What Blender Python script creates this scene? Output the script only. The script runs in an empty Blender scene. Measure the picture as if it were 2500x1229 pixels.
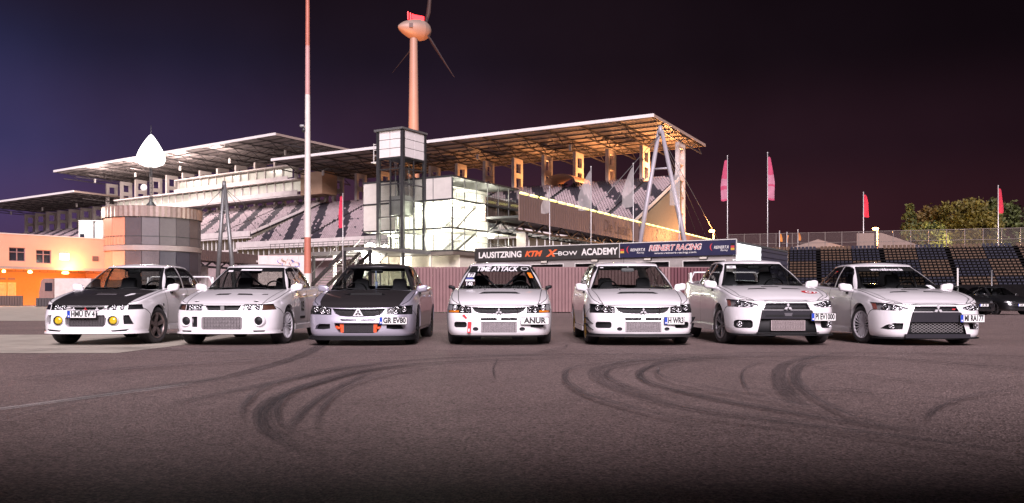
import bpy, bmesh, math, random
import numpy as np
from mathutils import Vector, Matrix
from mathutils.bvhtree import BVHTree

R = math.radians
rnd = random.Random(7)
scene = bpy.context.scene
COL = scene.collection

# ------------------------------------------------------------------ camera
CAM_H, F_PX = 0.77, 2100.0
cam_d = bpy.data.cameras.new('camera')
cam = bpy.data.objects.new('camera', cam_d)
COL.objects.link(cam)
cam.location = (0, 0, CAM_H)
cam.rotation_euler = (R(90), 0, 0)
cam_d.sensor_width = 36.0
cam_d.lens = 36.0 * F_PX / 2500.0
cam_d.shift_y = (730 - 614.5) / 2500.0
cam_d.clip_start, cam_d.clip_end = 0.05, 5000
scene.camera = cam

# ------------------------------------------------------------------ night sky
world = bpy.data.worlds.new('World')
scene.world = world
world.use_nodes = True
wn, wl = world.node_tree.nodes, world.node_tree.links
wn.clear()
w_out = wn.new('ShaderNodeOutputWorld')
w_bg = wn.new('ShaderNodeBackground')
w_bg.inputs['Strength'].default_value = 1.0
w_tc = wn.new('ShaderNodeTexCoord')
w_sep = wn.new('ShaderNodeSeparateXYZ')
wl.new(w_tc.outputs['Generated'], w_sep.inputs[0])
w_el = wn.new('ShaderNodeValToRGB')                     # colour over elevation
w_el.color_ramp.interpolation = 'EASE'
for i, (p, c) in enumerate([(0.0, (0.056, 0.0150, 0.0165)), (0.09, (0.0380, 0.0120, 0.0180)), (0.17, (0.0215, 0.0085, 0.0140)),
                            (0.27, (0.0085, 0.0044, 0.0072)), (0.5, (0.0020, 0.0013, 0.0021))]):
    e = w_el.color_ramp.elements[i] if i < 2 else w_el.color_ramp.elements.new(p)
    e.position = p
    e.color = (*c, 1)
wl.new(w_sep.outputs['Z'], w_el.inputs[0])
w_az = wn.new('ShaderNodeValToRGB')                     # town glow towards the west
w_az.color_ramp.interpolation = 'EASE'
for i, (p, c) in enumerate([(0.0, 1.0), (0.16, 0.45), (0.36, 0.14), (0.62, 0.0)]):
    e = w_az.color_ramp.elements[i] if i < 2 else w_az.color_ramp.elements.new(p)
    e.position = p
    e.color = (c, c, c, 1)
w_map = wn.new('ShaderNodeMapRange')
w_map.inputs['From Min'].default_value = -0.56
w_map.inputs['From Max'].default_value = 0.56
wl.new(w_sep.outputs['X'], w_map.inputs['Value'])
wl.new(w_map.outputs[0], w_az.inputs[0])
w_fall = wn.new('ShaderNodeValToRGB')
for i, (p, c) in enumerate([(0.0, 0.75), (0.14, 1.0), (0.34, 0.12)]):
    e = w_fall.color_ramp.elements[i] if i < 2 else w_fall.color_ramp.elements.new(p)
    e.position = p
    e.color = (c, c, c, 1)
w_fall.color_ramp.interpolation = 'EASE'
wl.new(w_sep.outputs['Z'], w_fall.inputs[0])
w_m = wn.new('ShaderNodeMath'); w_m.operation = 'MULTIPLY'
wl.new(w_az.outputs[0], w_m.inputs[0]); wl.new(w_fall.outputs[0], w_m.inputs[1])
w_noise = wn.new('ShaderNodeTexNoise')                  # thin uneven night cloud
w_noise.inputs['Scale'].default_value = 3.5
w_noise.inputs['Detail'].default_value = 4
wl.new(w_tc.outputs['Generated'], w_noise.inputs['Vector'])
w_nm = wn.new('ShaderNodeMapRange')
w_nm.inputs['From Min'].default_value, w_nm.inputs['From Max'].default_value = 0.3, 0.7
w_nm.inputs['To Min'].default_value, w_nm.inputs['To Max'].default_value = 0.75, 1.25
wl.new(w_noise.outputs['Fac'], w_nm.inputs['Value'])
w_blue = wn.new('ShaderNodeMix'); w_blue.data_type = 'RGBA'; w_blue.blend_type = 'ADD'
w_blue.inputs[7].default_value = (0.008, 0.019, 0.072, 1)
wl.new(w_m.outputs[0], w_blue.inputs[0])
w_dim = wn.new('ShaderNodeMapRange')                     # the sky is darker away from the town
w_dim.interpolation_type = 'SMOOTHSTEP'
w_dim.inputs['From Min'].default_value, w_dim.inputs['From Max'].default_value = -0.1, 0.55
w_dim.inputs['To Min'].default_value, w_dim.inputs['To Max'].default_value = 1.0, 0.38
wl.new(w_sep.outputs['X'], w_dim.inputs['Value'])
w_elm = wn.new('ShaderNodeVectorMath'); w_elm.operation = 'SCALE'
wl.new(w_el.outputs[0], w_elm.inputs[0]); wl.new(w_dim.outputs[0], w_elm.inputs['Scale'])
wl.new(w_elm.outputs[0], w_blue.inputs[6])
w_mul = wn.new('ShaderNodeVectorMath'); w_mul.operation = 'SCALE'
wl.new(w_blue.outputs[2], w_mul.inputs[0]); wl.new(w_nm.outputs[0], w_mul.inputs['Scale'])
wl.new(w_mul.outputs[0], w_bg.inputs['Color'])
wl.new(w_bg.outputs[0], w_out.inputs[0])

# ------------------------------------------------------------------ the one broad key light from behind the photographer
sun_d = bpy.data.lights.new('sun', 'SUN')
sun_d.energy = 4.6
sun_d.angle = R(32)
sun_d.color = (1.0, 0.865, 0.945)
sun = bpy.data.objects.new('sun', sun_d)
COL.objects.link(sun)
sun.rotation_euler = (R(90 - 33), 0, R(4))

# ------------------------------------------------------------------ exposure
scene.render.engine = 'CYCLES'
scene.cycles.use_denoising = True
scene.cycles.max_bounces = 8
scene.cycles.transparent_max_bounces = 16
scene.cycles.sample_clamp_indirect = 4.0
scene.view_settings.view_transform = 'Standard'
scene.view_settings.look = 'None'
scene.view_settings.exposure = 0.55
scene.view_settings.gamma = 1.0
scene.view_settings.use_curve_mapping = False

# ------------------------------------------------------------------ helpers: materials
MATS = {}


def mat(name, col=(0.5, 0.5, 0.5), rough=0.5, metal=0.0, coat=0.0, emit=None, estr=0.0, var=0.06, vscale=3.0, bump=0.0, bscale=40.0, spec=0.5):
    if name in MATS:
        return MATS[name]
    m = bpy.data.materials.new(name)
    m.use_nodes = True
    nt = m.node_tree
    p = nt.nodes['Principled BSDF']
    p.inputs['Roughness'].default_value = rough
    p.inputs['Metallic'].default_value = metal
    p.inputs['Specular IOR Level'].default_value = spec
    if coat:
        p.inputs['Coat Weight'].default_value = coat
        p.inputs['Coat Roughness'].default_value = 0.04
    p.inputs['Base Color'].default_value = (*col, 1)
    if emit:
        p.inputs['Emission Color'].default_value = (*emit, 1)
        p.inputs['Emission Strength'].default_value = estr
    tc = nt.nodes.new('ShaderNodeTexCoord')
    if var:
        n = nt.nodes.new('ShaderNodeTexNoise')
        n.inputs['Scale'].default_value = vscale
        n.inputs['Detail'].default_value = 5
        n.inputs['Roughness'].default_value = 0.65
        nt.links.new(tc.outputs['Object'], n.inputs['Vector'])
        r = nt.nodes.new('ShaderNodeMapRange')
        r.inputs['From Min'].default_value, r.inputs['From Max'].default_value = 0.25, 0.75
        r.inputs['To Min'].default_value, r.inputs['To Max'].default_value = 1 - var * 2, 1 + var
        nt.links.new(n.outputs['Fac'], r.inputs['Value'])
        v = nt.nodes.new('ShaderNodeVectorMath'); v.operation = 'SCALE'
        v.inputs[0].default_value = col
        nt.links.new(r.outputs[0], v.inputs['Scale'])
        nt.links.new(v.outputs[0], p.inputs['Base Color'])
    if bump:
        n2 = nt.nodes.new('ShaderNodeTexNoise')
        n2.inputs['Scale'].default_value = bscale
        n2.inputs['Detail'].default_value = 4
        nt.links.new(tc.outputs['Object'], n2.inputs['Vector'])
        b = nt.nodes.new('ShaderNodeBump')
        b.inputs['Strength'].default_value = bump
        b.inputs['Distance'].default_value = 0.02
        nt.links.new(n2.outputs['Fac'], b.inputs['Height'])
        nt.links.new(b.outputs[0], p.inputs['Normal'])
    MATS[name] = m
    return m


def glass(name, tint=(0.8, 0.85, 0.85), refl=0.9, rough=0.02, base=0.04):
    """thin pane: tinted see-through with a fresnel mirror on top"""
    if name in MATS:
        return MATS[name]
    m = bpy.data.materials.new(name)
    m.use_nodes = True
    nt = m.node_tree
    nt.nodes.clear()
    o = nt.nodes.new('ShaderNodeOutputMaterial')
    t = nt.nodes.new('ShaderNodeBsdfTransparent')
    n = nt.nodes.new('ShaderNodeTexNoise')
    n.inputs['Scale'].default_value = 2.0
    tc = nt.nodes.new('ShaderNodeTexCoord')
    nt.links.new(tc.outputs['Object'], n.inputs['Vector'])
    r = nt.nodes.new('ShaderNodeMapRange')
    r.inputs['To Min'].default_value, r.inputs['To Max'].default_value = 0.92, 1.0
    nt.links.new(n.outputs['Fac'], r.inputs['Value'])
    v = nt.nodes.new('ShaderNodeVectorMath'); v.operation = 'SCALE'
    v.inputs[0].default_value = tint
    nt.links.new(r.outputs[0], v.inputs['Scale'])
    nt.links.new(v.outputs[0], t.inputs['Color'])
    g = nt.nodes.new('ShaderNodeBsdfGlossy')
    g.inputs['Roughness'].default_value = rough
    g.inputs['Color'].default_value = (refl, refl, refl, 1)
    lw = nt.nodes.new('ShaderNodeLayerWeight')          # Schlick: works from both sides of the pane
    lw.inputs['Blend'].default_value = 0.5
    pw_ = nt.nodes.new('ShaderNodeMath'); pw_.operation = 'POWER'
    pw_.inputs[1].default_value = 5.0
    nt.links.new(lw.outputs['Facing'], pw_.inputs[0])
    f = nt.nodes.new('ShaderNodeMapRange')
    f.inputs['To Min'].default_value, f.inputs['To Max'].default_value = base, 0.9
    nt.links.new(pw_.outputs[0], f.inputs['Value'])
    mx = nt.nodes.new('ShaderNodeMixShader')
    nt.links.new(f.outputs[0], mx.inputs[0])
    nt.links.new(t.outputs[0], mx.inputs[1])
    nt.links.new(g.outputs[0], mx.inputs[2])
    nt.links.new(mx.outputs[0], o.inputs[0])
    MATS[name] = m
    return m


# ------------------------------------------------------------------ helpers: meshes
def mesh_obj(name, verts, faces, mats, parent=None, midx=None, smooth=False, loc=None, rot=None, **props):
    me = bpy.data.meshes.new(name)
    me.from_pydata([tuple(v) for v in verts], [], faces)
    if not isinstance(mats, (list, tuple)):
        mats = [mats]
    for m in mats:
        me.materials.append(m)
    if midx is not None:
        me.polygons.foreach_set('material_index', midx)
    if smooth:
        me.polygons.foreach_set('use_smooth', [True] * len(me.polygons))
    me.update()
    return link_mesh(name, me, parent, loc, rot, **props)


def link_mesh(name, me, parent=None, loc=None, rot=None, **props):
    o = bpy.data.objects.new(name, me)
    COL.objects.link(o)
    if parent is not None:
        o.parent = parent
    if loc is not None:
        o.location = loc
    if rot is not None:
        o.rotation_euler = rot
    for k, v in props.items():
        o[k] = v
    return o


def thing(name, label, cat, loc=(0, 0, 0), rz=0.0, group=None):
    o = bpy.data.objects.new(name, None)
    o.empty_display_size = 0.2
    COL.objects.link(o)
    o.location = loc
    o.rotation_euler = (0, 0, rz)
    o['label'] = label
    o['category'] = cat
    if group:
        o['group'] = group
    return o


def tag(o, label, cat, group=None):
    o['label'] = label
    o['category'] = cat
    if group:
        o['group'] = group
    return o


class MB:
    """collects shapes, then links them as one mesh object"""

    def __init__(self):
        self.v, self.f, self.m, self.s = [], [], [], []
        self.mi = 0
        self.sm = False

    def add(self, verts, faces, smooth=None):
        b = len(self.v)
        self.v += [tuple(p) for p in verts]
        for f in faces:
            self.f.append(tuple(i + b for i in f))
            self.m.append(self.mi)
            self.s.append(self.sm if smooth is None else smooth)
        return self

    def box(self, x0, x1, y0, y1, z0, z1):
        return self.add([(x0, y0, z0), (x1, y0, z0), (x1, y1, z0), (x0, y1, z0), (x0, y0, z1), (x1, y0, z1), (x1, y1, z1), (x0, y1, z1)],
                        [(0, 3, 2, 1), (4, 5, 6, 7), (0, 1, 5, 4), (1, 2, 6, 5), (2, 3, 7, 6), (3, 0, 4, 7)], False)

    def cbox(self, c, s):
        return self.box(c[0] - s[0] / 2, c[0] + s[0] / 2, c[1] - s[1] / 2, c[1] + s[1] / 2, c[2] - s[2] / 2, c[2] + s[2] / 2)

    def bar(self, p, q, w, h=None, up=(0, 0, 1)):
        """rectangular bar from p to q"""
        h = w if h is None else h
        p, q = Vector(p), Vector(q)
        d = (q - p).normalized()
        u = Vector(up)
        if abs(d.dot(u)) > 0.98:
            u = Vector((0, 1, 0))
        a = d.cross(u).normalized() * (w / 2)
        b = a.cross(d).normalized() * (h / 2)
        vs = [p - a - b, p + a - b, p + a + b, p - a + b, q - a - b, q + a - b, q + a + b, q - a + b]
        return self.add(vs, [(3, 2, 1, 0), (4, 5, 6, 7), (0, 1, 5, 4), (1, 2, 6, 5), (2, 3, 7, 6), (3, 0, 4, 7)], False)

    def tube(self, p, q, r0, r1=None, n=10, caps=True):
        r1 = r0 if r1 is None else r1
        p, q = Vector(p), Vector(q)
        d = (q - p).normalized()
        u = Vector((0, 0, 1)) if abs(d.z) < 0.95 else Vector((0, 1, 0))
        a = d.cross(u).normalized()
        b = a.cross(d).normalized()
        vs = []
        for c, r in ((p, r0), (q, r1)):
            for i in range(n):
                t = 2 * math.pi * i / n
                vs.append(c + a * (math.cos(t) * r) + b * (math.sin(t) * r))
        self.add(vs, [(i, i + n, (i + 1) % n + n, (i + 1) % n) for i in range(n)], True)
        if caps:
            k = len(self.v) - 2 * n
            for f in (tuple(range(n)), tuple(range(2 * n - 1, n - 1, -1))):
                self.f.append(tuple(i + k for i in f)); self.m.append(self.mi); self.s.append(False)
        return self

    def path(self, pts, r, n=8):
        """round tube along a polyline"""
        pts = [Vector(p) for p in pts]
        vs = []
        for i, p in enumerate(pts):
            d = (pts[min(i + 1, len(pts) - 1)] - pts[max(i - 1, 0)]).normalized()
            u = Vector((0, 0, 1)) if abs(d.z) < 0.95 else Vector((0, 1, 0))
            a = d.cross(u).normalized(); b = a.cross(d).normalized()
            rr = r[i] if isinstance(r, (list, tuple)) else r
            for k in range(n):
                t = 2 * math.pi * k / n
                vs.append(p + a * math.cos(t) * rr + b * math.sin(t) * rr)
        fs = []
        for i in range(len(pts) - 1):
            for k in range(n):
                fs.append((i * n + k, (i + 1) * n + k, (i + 1) * n + (k + 1) % n, i * n + (k + 1) % n))
        fs.append(tuple(range(n))); fs.append(tuple(range(len(vs) - 1, len(vs) - n - 1, -1)))
        return self.add(vs, fs, True)

    def lathe(self, prof, n=32, axis='z', c=(0, 0, 0), smooth=True):
        """prof: list of (radius, height along the axis)"""
        vs = []
        for r, h in prof:
            for i in range(n):
                t = 2 * math.pi * i / n
                a, b = r * math.cos(t), r * math.sin(t)
                if axis == 'z':
                    vs.append((c[0] + a, c[1] + b, c[2] + h))
                elif axis == 'x':
                    vs.append((c[0] + h, c[1] + a, c[2] + b))
                else:
                    vs.append((c[0] - a, c[1] + h, c[2] + b))
        fs = []
        for k in range(len(prof) - 1):
            for i in range(n):
                j = (i + 1) % n
                fs.append((k * n + i, k * n + j, (k + 1) * n + j, (k + 1) * n + i))
        return self.add(vs, fs, smooth)

    def prism(self, poly, axis, d0, d1):
        """polygon (2-D) extruded along an axis: 'y' takes (x, z), 'x' takes (y, z), 'z' takes (x, y)"""
        n = len(poly)
        def P(a, b, d):
            return (a, d, b) if axis == 'y' else (d, a, b) if axis == 'x' else (a, b, d)
        vs = [P(a, b, d0) for a, b in poly] + [P(a, b, d1) for a, b in poly]
        return self.add(vs, [tuple(range(n)), tuple(range(2 * n - 1, n - 1, -1))] + [(i, i + n, (i + 1) % n + n, (i + 1) % n) for i in range(n)], False)

    def build(self, name, mats, parent=None, **kw):
        me = bpy.data.meshes.new(name)
        me.from_pydata(self.v, [], self.f)
        for m in (mats if isinstance(mats, (list, tuple)) else [mats]):
            me.materials.append(m)
        me.polygons.foreach_set('material_index', self.m)
        me.polygons.foreach_set('use_smooth', self.s)
        bm = bmesh.new(); bm.from_mesh(me)
        bmesh.ops.recalc_face_normals(bm, faces=bm.faces)
        bm.to_mesh(me); bm.free()
        me.update()
        return link_mesh(name, me, parent, **kw)


def rbox(sx, sy, sz, p=4.0, n=12, m=8):
    """rounded block (super-ellipsoid) verts and faces"""
    def sp(v, e):
        return math.copysign(abs(v) ** e, v)
    e = 2.0 / p
    vs, fs = [], []
    for j in range(m + 1):
        ph = -math.pi / 2 + math.pi * j / m
        for i in range(n):
            th = 2 * math.pi * (i + 0.5) / n
            vs.append((sx / 2 * sp(math.cos(ph), e) * sp(math.cos(th), e), sy / 2 * sp(math.cos(ph), e) * sp(math.sin(th), e), sz / 2 * sp(math.sin(ph), e)))
    for j in range(m):
        for i in range(n):
            fs.append((j * n + i, j * n + (i + 1) % n, (j + 1) * n + (i + 1) % n, (j + 1) * n + i))
    return vs, fs


def text_mesh(s, size, shear=0.0, bold=0.0, align='CENTER', space=1.0):
    """flat lettering as (verts, faces) in x / y"""
    cu = bpy.data.curves.new('lettering', 'FONT')
    cu.body = s
    cu.size = size
    cu.shear = shear
    cu.offset = bold
    cu.align_x = align
    cu.align_y = 'CENTER'
    cu.space_character = space
    cu.resolution_u = 3
    o = bpy.data.objects.new('lettering', cu)
    COL.objects.link(o)
    dg = bpy.context.evaluated_depsgraph_get()
    me = bpy.data.meshes.new_from_object(o.evaluated_get(dg))
    vs = [tuple(v.co) for v in me.vertices]
    fs = [tuple(p.vertices) for p in me.polygons]
    bpy.data.objects.remove(o); bpy.data.curves.remove(cu); bpy.data.meshes.remove(me)
    return vs, fs


def catmull(pts, n, ends='free'):
    """n points evenly spaced along a Catmull-Rom curve through pts"""
    P = np.array(pts, float)
    if ends == 'mirror':                # symmetric about x = 0 at both ends
        a = P[1].copy(); a[0] *= -1
        b = P[-2].copy(); b[0] *= -1
    else:
        a = 2 * P[0] - P[1]; b = 2 * P[-1] - P[-2]
    Q = np.vstack([a, P, b])
    out = []
    for i in range(1, len(Q) - 2):
        t = np.linspace(0, 1, 24, endpoint=False)[:, None]
        p0, p1, p2, p3 = Q[i - 1], Q[i], Q[i + 1], Q[i + 2]
        out.append(0.5 * (2 * p1 + (p2 - p0) * t + (2 * p0 - 5 * p1 + 4 * p2 - p3) * t ** 2 + (3 * p1 - p0 - 3 * p2 + p3) * t ** 3))
    C = np.vstack(out + [P[-1:]])
    if n is None:
        return C
    return resample(C, n)


def resample(C, n):
    d = np.r_[0, np.cumsum(np.linalg.norm(np.diff(C, axis=0), axis=1))]
    u = np.linspace(0, d[-1], n)
    return np.stack([np.interp(u, d, C[:, k]) for k in range(C.shape[1])], 1)


def pchip(pts):
    """smooth monotone interpolation through (t, value) pairs"""
    x = np.array([p[0] for p in pts], float); y = np.array([p[1] for p in pts], float)
    h = np.diff(x); d = np.diff(y) / h
    m = np.zeros(len(x)); m[0], m[-1] = d[0], d[-1]
    for i in range(1, len(x) - 1):
        m[i] = 0 if d[i - 1] * d[i] <= 0 else 2 * d[i - 1] * d[i] / (d[i - 1] + d[i])
    def f(t):
        t = np.clip(np.asarray(t, float), x[0], x[-1])
        k = np.clip(np.searchsorted(x, t) - 1, 0, len(h) - 1)
        s = (t - x[k]) / h[k]
        return (2 * s ** 3 - 3 * s ** 2 + 1) * y[k] + (s ** 3 - 2 * s ** 2 + s) * h[k] * m[k] + (-2 * s ** 3 + 3 * s ** 2) * y[k + 1] + (s ** 3 - s ** 2) * h[k] * m[k + 1]
    return f


def circ(cx, cz, r, n=20, sx=1.0):
    return [(cx + r * sx * math.cos(2 * math.pi * i / n), cz + r * math.sin(2 * math.pi * i / n)) for i in range(n)]


def rrect(x0, x1, z0, z1, r, n=4):
    out = []
    for cx, cz, a in ((x1 - r, z1 - r, 0), (x0 + r, z1 - r, 90), (x0 + r, z0 + r, 180), (x1 - r, z0 + r, 270)):
        for i in range(n + 1):
            t = R(a + 90 * i / n)
            out.append((cx + r * math.cos(t), cz + r * math.sin(t)))
    return out


def inside(poly, a, b):
    c = False
    n = len(poly)
    j = n - 1
    for i in range(n):
        if (poly[i][1] > b) != (poly[j][1] > b) and a < (poly[j][0] - poly[i][0]) * (b - poly[i][1]) / (poly[j][1] - poly[i][1]) + poly[i][0]:
            c = not c
        j = i
    return c

# ================================================================== cars
PAINT_WHITE = mat('white_car_paint', (0.78, 0.755, 0.77), 0.32, coat=1.0, var=0.035, vscale=2.2)
PAINT_SILVER = mat('silver_car_paint', (0.42, 0.40, 0.475), 0.32, 0.4, coat=0.7, var=0.02)
PAINT_BLACK = mat('black_car_paint', (0.012, 0.012, 0.013), 0.3, coat=0.8, var=0.02)
CARBON = mat('carbon_sheet', (0.026, 0.023, 0.024), 0.36, coat=0.35, var=0.10, vscale=60)
RUBBER = mat('tyre_rubber', (0.040, 0.036, 0.038), 0.8, var=0.15, vscale=20, bump=0.3, bscale=60)
TRIM = mat('black_trim', (0.009, 0.009, 0.010), 0.5, var=0.08, spec=0.25)
GREYTRIM = mat('dark_grey_plastic', (0.020, 0.018, 0.024), 0.5, var=0.08, spec=0.25)
DARK = mat('cabin_dark', (0.035, 0.034, 0.038), 0.85, var=0.12)
FABRIC = mat('seat_fabric', (0.055, 0.053, 0.062), 0.9, var=0.15, vscale=30)
CHROME = mat('chrome', (0.75, 0.75, 0.77), 0.12, 1.0, var=0.03)
LAMP_SILVER = mat('lamp_reflector', (0.62, 0.62, 0.64), 0.28, 0.6, var=0.12, vscale=12)
LAMP_DARK = mat('lamp_dark_bezel', (0.03, 0.03, 0.034), 0.3, 0.3, var=0.2, vscale=25)
AMBER = mat('amber_lens', (0.75, 0.22, 0.02), 0.2, coat=0.5, var=0.05)
YELLOW = mat('yellow_fog_lens', (0.72, 0.50, 0.02), 0.18, coat=0.8, var=0.25, vscale=22)
WHITEPL = mat('plate_white', (0.78, 0.78, 0.76), 0.4, var=0.02)
BLUEPL = mat('plate_blue', (0.01, 0.05, 0.42), 0.4, var=0.02)
INK = mat('black_print', (0.012, 0.012, 0.012), 0.5, var=0.02)
WHITEPRINT = mat('white_print', (0.75, 0.74, 0.76), 0.5, var=0.03)
REDPRINT = mat('red_print', (0.52, 0.02, 0.03), 0.45, var=0.05)
ORANGEPR = mat('orange_print', (0.80, 0.20, 0.02), 0.5, var=0.04)
BLUEPRINT = mat('blue_print', (0.06, 0.08, 0.30), 0.5, var=0.04)
CORE = mat('intercooler_alloy', (0.50, 0.46, 0.47), 0.4, 0.75, var=0.12, vscale=30)
COREDARK = mat('intercooler_dark', (0.07, 0.065, 0.07), 0.5, 0.4, var=0.15, vscale=40)
ORANGEPIPE = mat('orange_silicone_pipe', (0.72, 0.09, 0.02), 0.4, var=0.06)
GLASS_CAR = glass('car_glass', (0.60, 0.63, 0.61))
GLASS_DARK = glass('car_side_glass', (0.42, 0.43, 0.43))
GLASS_LENS = glass('lamp_lens', (0.93, 0.93, 0.93), base=0.008)
WELL = mat('wheel_well', (0.010, 0.010, 0.010), 0.9, var=0.1)

AX = {'y': (0, 2), 'x': (1, 2), 'z': (0, 1)}
VOID = 99


def cutter(bm, lay, poly, axis, sel, pid):
    """cut the outline of poly into the mesh along one axis and give the faces inside it the id pid"""
    ia, ib = AX[axis]
    a0, a1 = min(p[0] for p in poly) - .01, max(p[0] for p in poly) + .01
    b0, b1 = min(p[1] for p in poly) - .01, max(p[1] for p in poly) + .01
    faces = []
    for f in bm.faces:
        if f[lay] == VOID or not sel(f):
            continue
        A = [v.co[ia] for v in f.verts]; B = [v.co[ib] for v in f.verts]
        if max(A) < a0 or min(A) > a1 or max(B) < b0 or min(B) > b1:
            continue
        faces.append(f)
    n = len(poly)
    for k in range(n):
        p, q = poly[k], poly[(k + 1) % n]
        if abs(p[0] - q[0]) + abs(p[1] - q[1]) < 1e-5 or not faces:
            continue
        co = [0, 0, 0]; no = [0, 0, 0]
        co[ia], co[ib] = p
        no[ia], no[ib] = q[1] - p[1], -(q[0] - p[0])
        na, nb, pa, pb = q[1] - p[1], -(q[0] - p[0]), p[0], p[1]
        keep, g = [], set()
        for f in faces:                                  # only the faces that the line really crosses
            lo = hi = False
            for v in f.verts:
                w = v.co
                if (w[ia] - pa) * na + (w[ib] - pb) * nb > 0:
                    hi = True
                else:
                    lo = True
            if lo and hi:
                g.add(f); g.update(f.edges); g.update(f.verts)
            else:
                keep.append(f)
        if not g:
            continue
        ret = bmesh.ops.bisect_plane(bm, geom=list(g), dist=1e-5, plane_co=co, plane_no=Vector(no).normalized())
        faces = keep + [x for x in ret['geom'] if isinstance(x, bmesh.types.BMFace)]
    for f in faces:
        c = f.calc_center_median()
        if inside(poly, c[ia], c[ib]):
            f[lay] = pid
    bm.normal_update()


def shell(rows):
    """rows of half outlines (x >= 0) -> mirrored bmesh with a face layer"""
    N = len(rows[0])
    M = 2 * N - 2
    verts, faces = [], []
    for r in rows:
        for i in range(N):
            verts.append((0.0 if i in (0, N - 1) else r[i, 0], r[i, 1], r[i, 2]))
        for i in range(N - 2, 0, -1):
            verts.append((-r[i, 0], r[i, 1], r[i, 2]))
    for k in range(len(rows) - 1):
        for i in range(M):
            j = (i + 1) % M
            faces.append((k * M + i, k * M + j, (k + 1) * M + j, (k + 1) * M + i))
    bm = bmesh.new()
    vs = [bm.verts.new(v) for v in verts]
    for f in faces:
        bm.faces.new([vs[i] for i in f])
    bmesh.ops.remove_doubles(bm, verts=bm.verts, dist=2e-4)
    bm.normal_update()
    lay = bm.faces.layers.int.new('part')
    for f in bm.faces:
        f[lay] = 1
        f.smooth = True
    return bm, lay


def plan_normals(P):
    t = np.gradient(P, axis=0)
    n = np.stack([t[:, 1], -t[:, 0]], 1)
    n /= np.linalg.norm(n, axis=1)[:, None] + 1e-9
    n[0] = (0, -1); n[-1] = (0, 1)
    return n


def body_shell(s, N=84):
    P = catmull(s['plan'], None, 'mirror')
    # denser at the nose
    d = np.r_[0, np.cumsum(np.linalg.norm(np.diff(P, axis=0), axis=1))]
    u = np.linspace(0, 1, N)
    u = u - 0.16 * np.sin(np.pi * u) * (1 - u)
    P = np.stack([np.interp(u * d[-1], d, P[:, k]) for k in range(2)], 1)
    n = plan_normals(P)
    zb, zs = pchip(s['zb'])(P[:, 1]), pchip(s['zs'])(P[:, 1])
    pf, ps, pr = pchip(s['pf']), pchip(s['ps']), pchip(s['pr'])
    rows = []
    nx2, ny2 = n[:, 0] ** 2, n[:, 1] ** 2
    yw = s['axles']
    for v in s.get('vs', (0, .04, .1, .18, .27, .36, .45, .54, .63, .72, .8, .87, .93, 1.0)):
        o = ps(v) * nx2 + np.where(n[:, 1] < 0, pf(v), pr(v)) * ny2
        g = max(0.0, 1 - max(0, v - .55) / .45)
        o = o + s.get('flare', .02) * nx2 * g * sum(np.exp(-((P[:, 1] - y) / .36) ** 2) for y in yw)
        q = P + n * o[:, None]
        rows.append(np.column_stack([q, zb + (zs - zb) * v]))
    q0, o1 = rows[-1][:, :2], s['fillet']
    for th in (18, 36, 54, 70):
        t = R(th)
        q = q0 - n * (o1 * (1 - math.cos(t)))
        rows.append(np.column_stack([q, zs + o1 * math.sin(t)]))
    zr = rows[-1][:, 2]; qr = rows[-1][:, :2]
    crown = pchip(s['crown'])(P[:, 1])
    bump = s.get('bump')
    for w in (.1, .2, .3, .4, .5, .6, .7, .8, .9, 1.0):
        x = qr[:, 0] * (1 - w)
        z = zr + crown * (1 - (1 - w) ** 2)
        if bump is not None:
            z = z + bump(x, P[:, 1])
        rows.append(np.column_stack([x, qr[:, 1], z]))
    return shell(rows)


def green_shell(s, N=64):
    A = catmull(s['base'], None, 'mirror'); B = catmull(s['top'], None, 'mirror')
    k = np.linspace(0, len(A) - 1, N)
    A = np.stack([np.interp(k, np.arange(len(A)), A[:, c]) for c in range(2)], 1)
    B = np.stack([np.interp(k, np.arange(len(B)), B[:, c]) for c in range(2)], 1)
    z0, z1 = pchip(s['zbelt'])(A[:, 1]), pchip(s['ztop'])(B[:, 1])
    n = plan_normals(A)
    rows = []
    for v in np.linspace(0, 1, 15):
        q = A + (B - A) * v + n * (s.get('bulge', .025) * 4 * v * (1 - v))
        rows.append(np.column_stack([q, z0 + (z1 - z0) * v]))
    nb = plan_normals(B)
    for th in (25, 50, 72):
        t = R(th)
        q = B - nb * (.055 * (1 - math.cos(t)))
        rows.append(np.column_stack([q, z1 + .032 * math.sin(t)]))
    zr = rows[-1][:, 2]; qr = rows[-1][:, :2]
    crown = pchip(s['rcrown'])(B[:, 1])
    for w in (.15, .3, .45, .6, .75, .9, 1.0):
        rows.append(np.column_stack([qr[:, 0] * (1 - w), qr[:, 1], zr + crown * (1 - (1 - w) ** 2)]))
    return shell(rows)


def region(bm, lay, test):
    faces = [f for f in bm.faces if test(f)]
    idx, verts, out, nor = {}, [], [], []
    for f in faces:
        for v in f.verts:
            if v not in idx:
                idx[v] = len(verts); verts.append(v.co.copy()); nor.append(v.normal.copy())
        out.append(tuple(idx[v] for v in f.verts))
    edges = []
    fs = set(faces)
    for f in faces:
        for l in f.loops:
            e = l.edge
            other = [g for g in e.link_faces if g is not f]
            if not other or other[0] not in fs:
                edges.append((idx[l.vert], idx[l.link_loop_next.vert], other[0][lay] if other else None, l.vert.normal.copy(), l.link_loop_next.vert.normal.copy()))
    return verts, out, nor, edges


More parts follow.
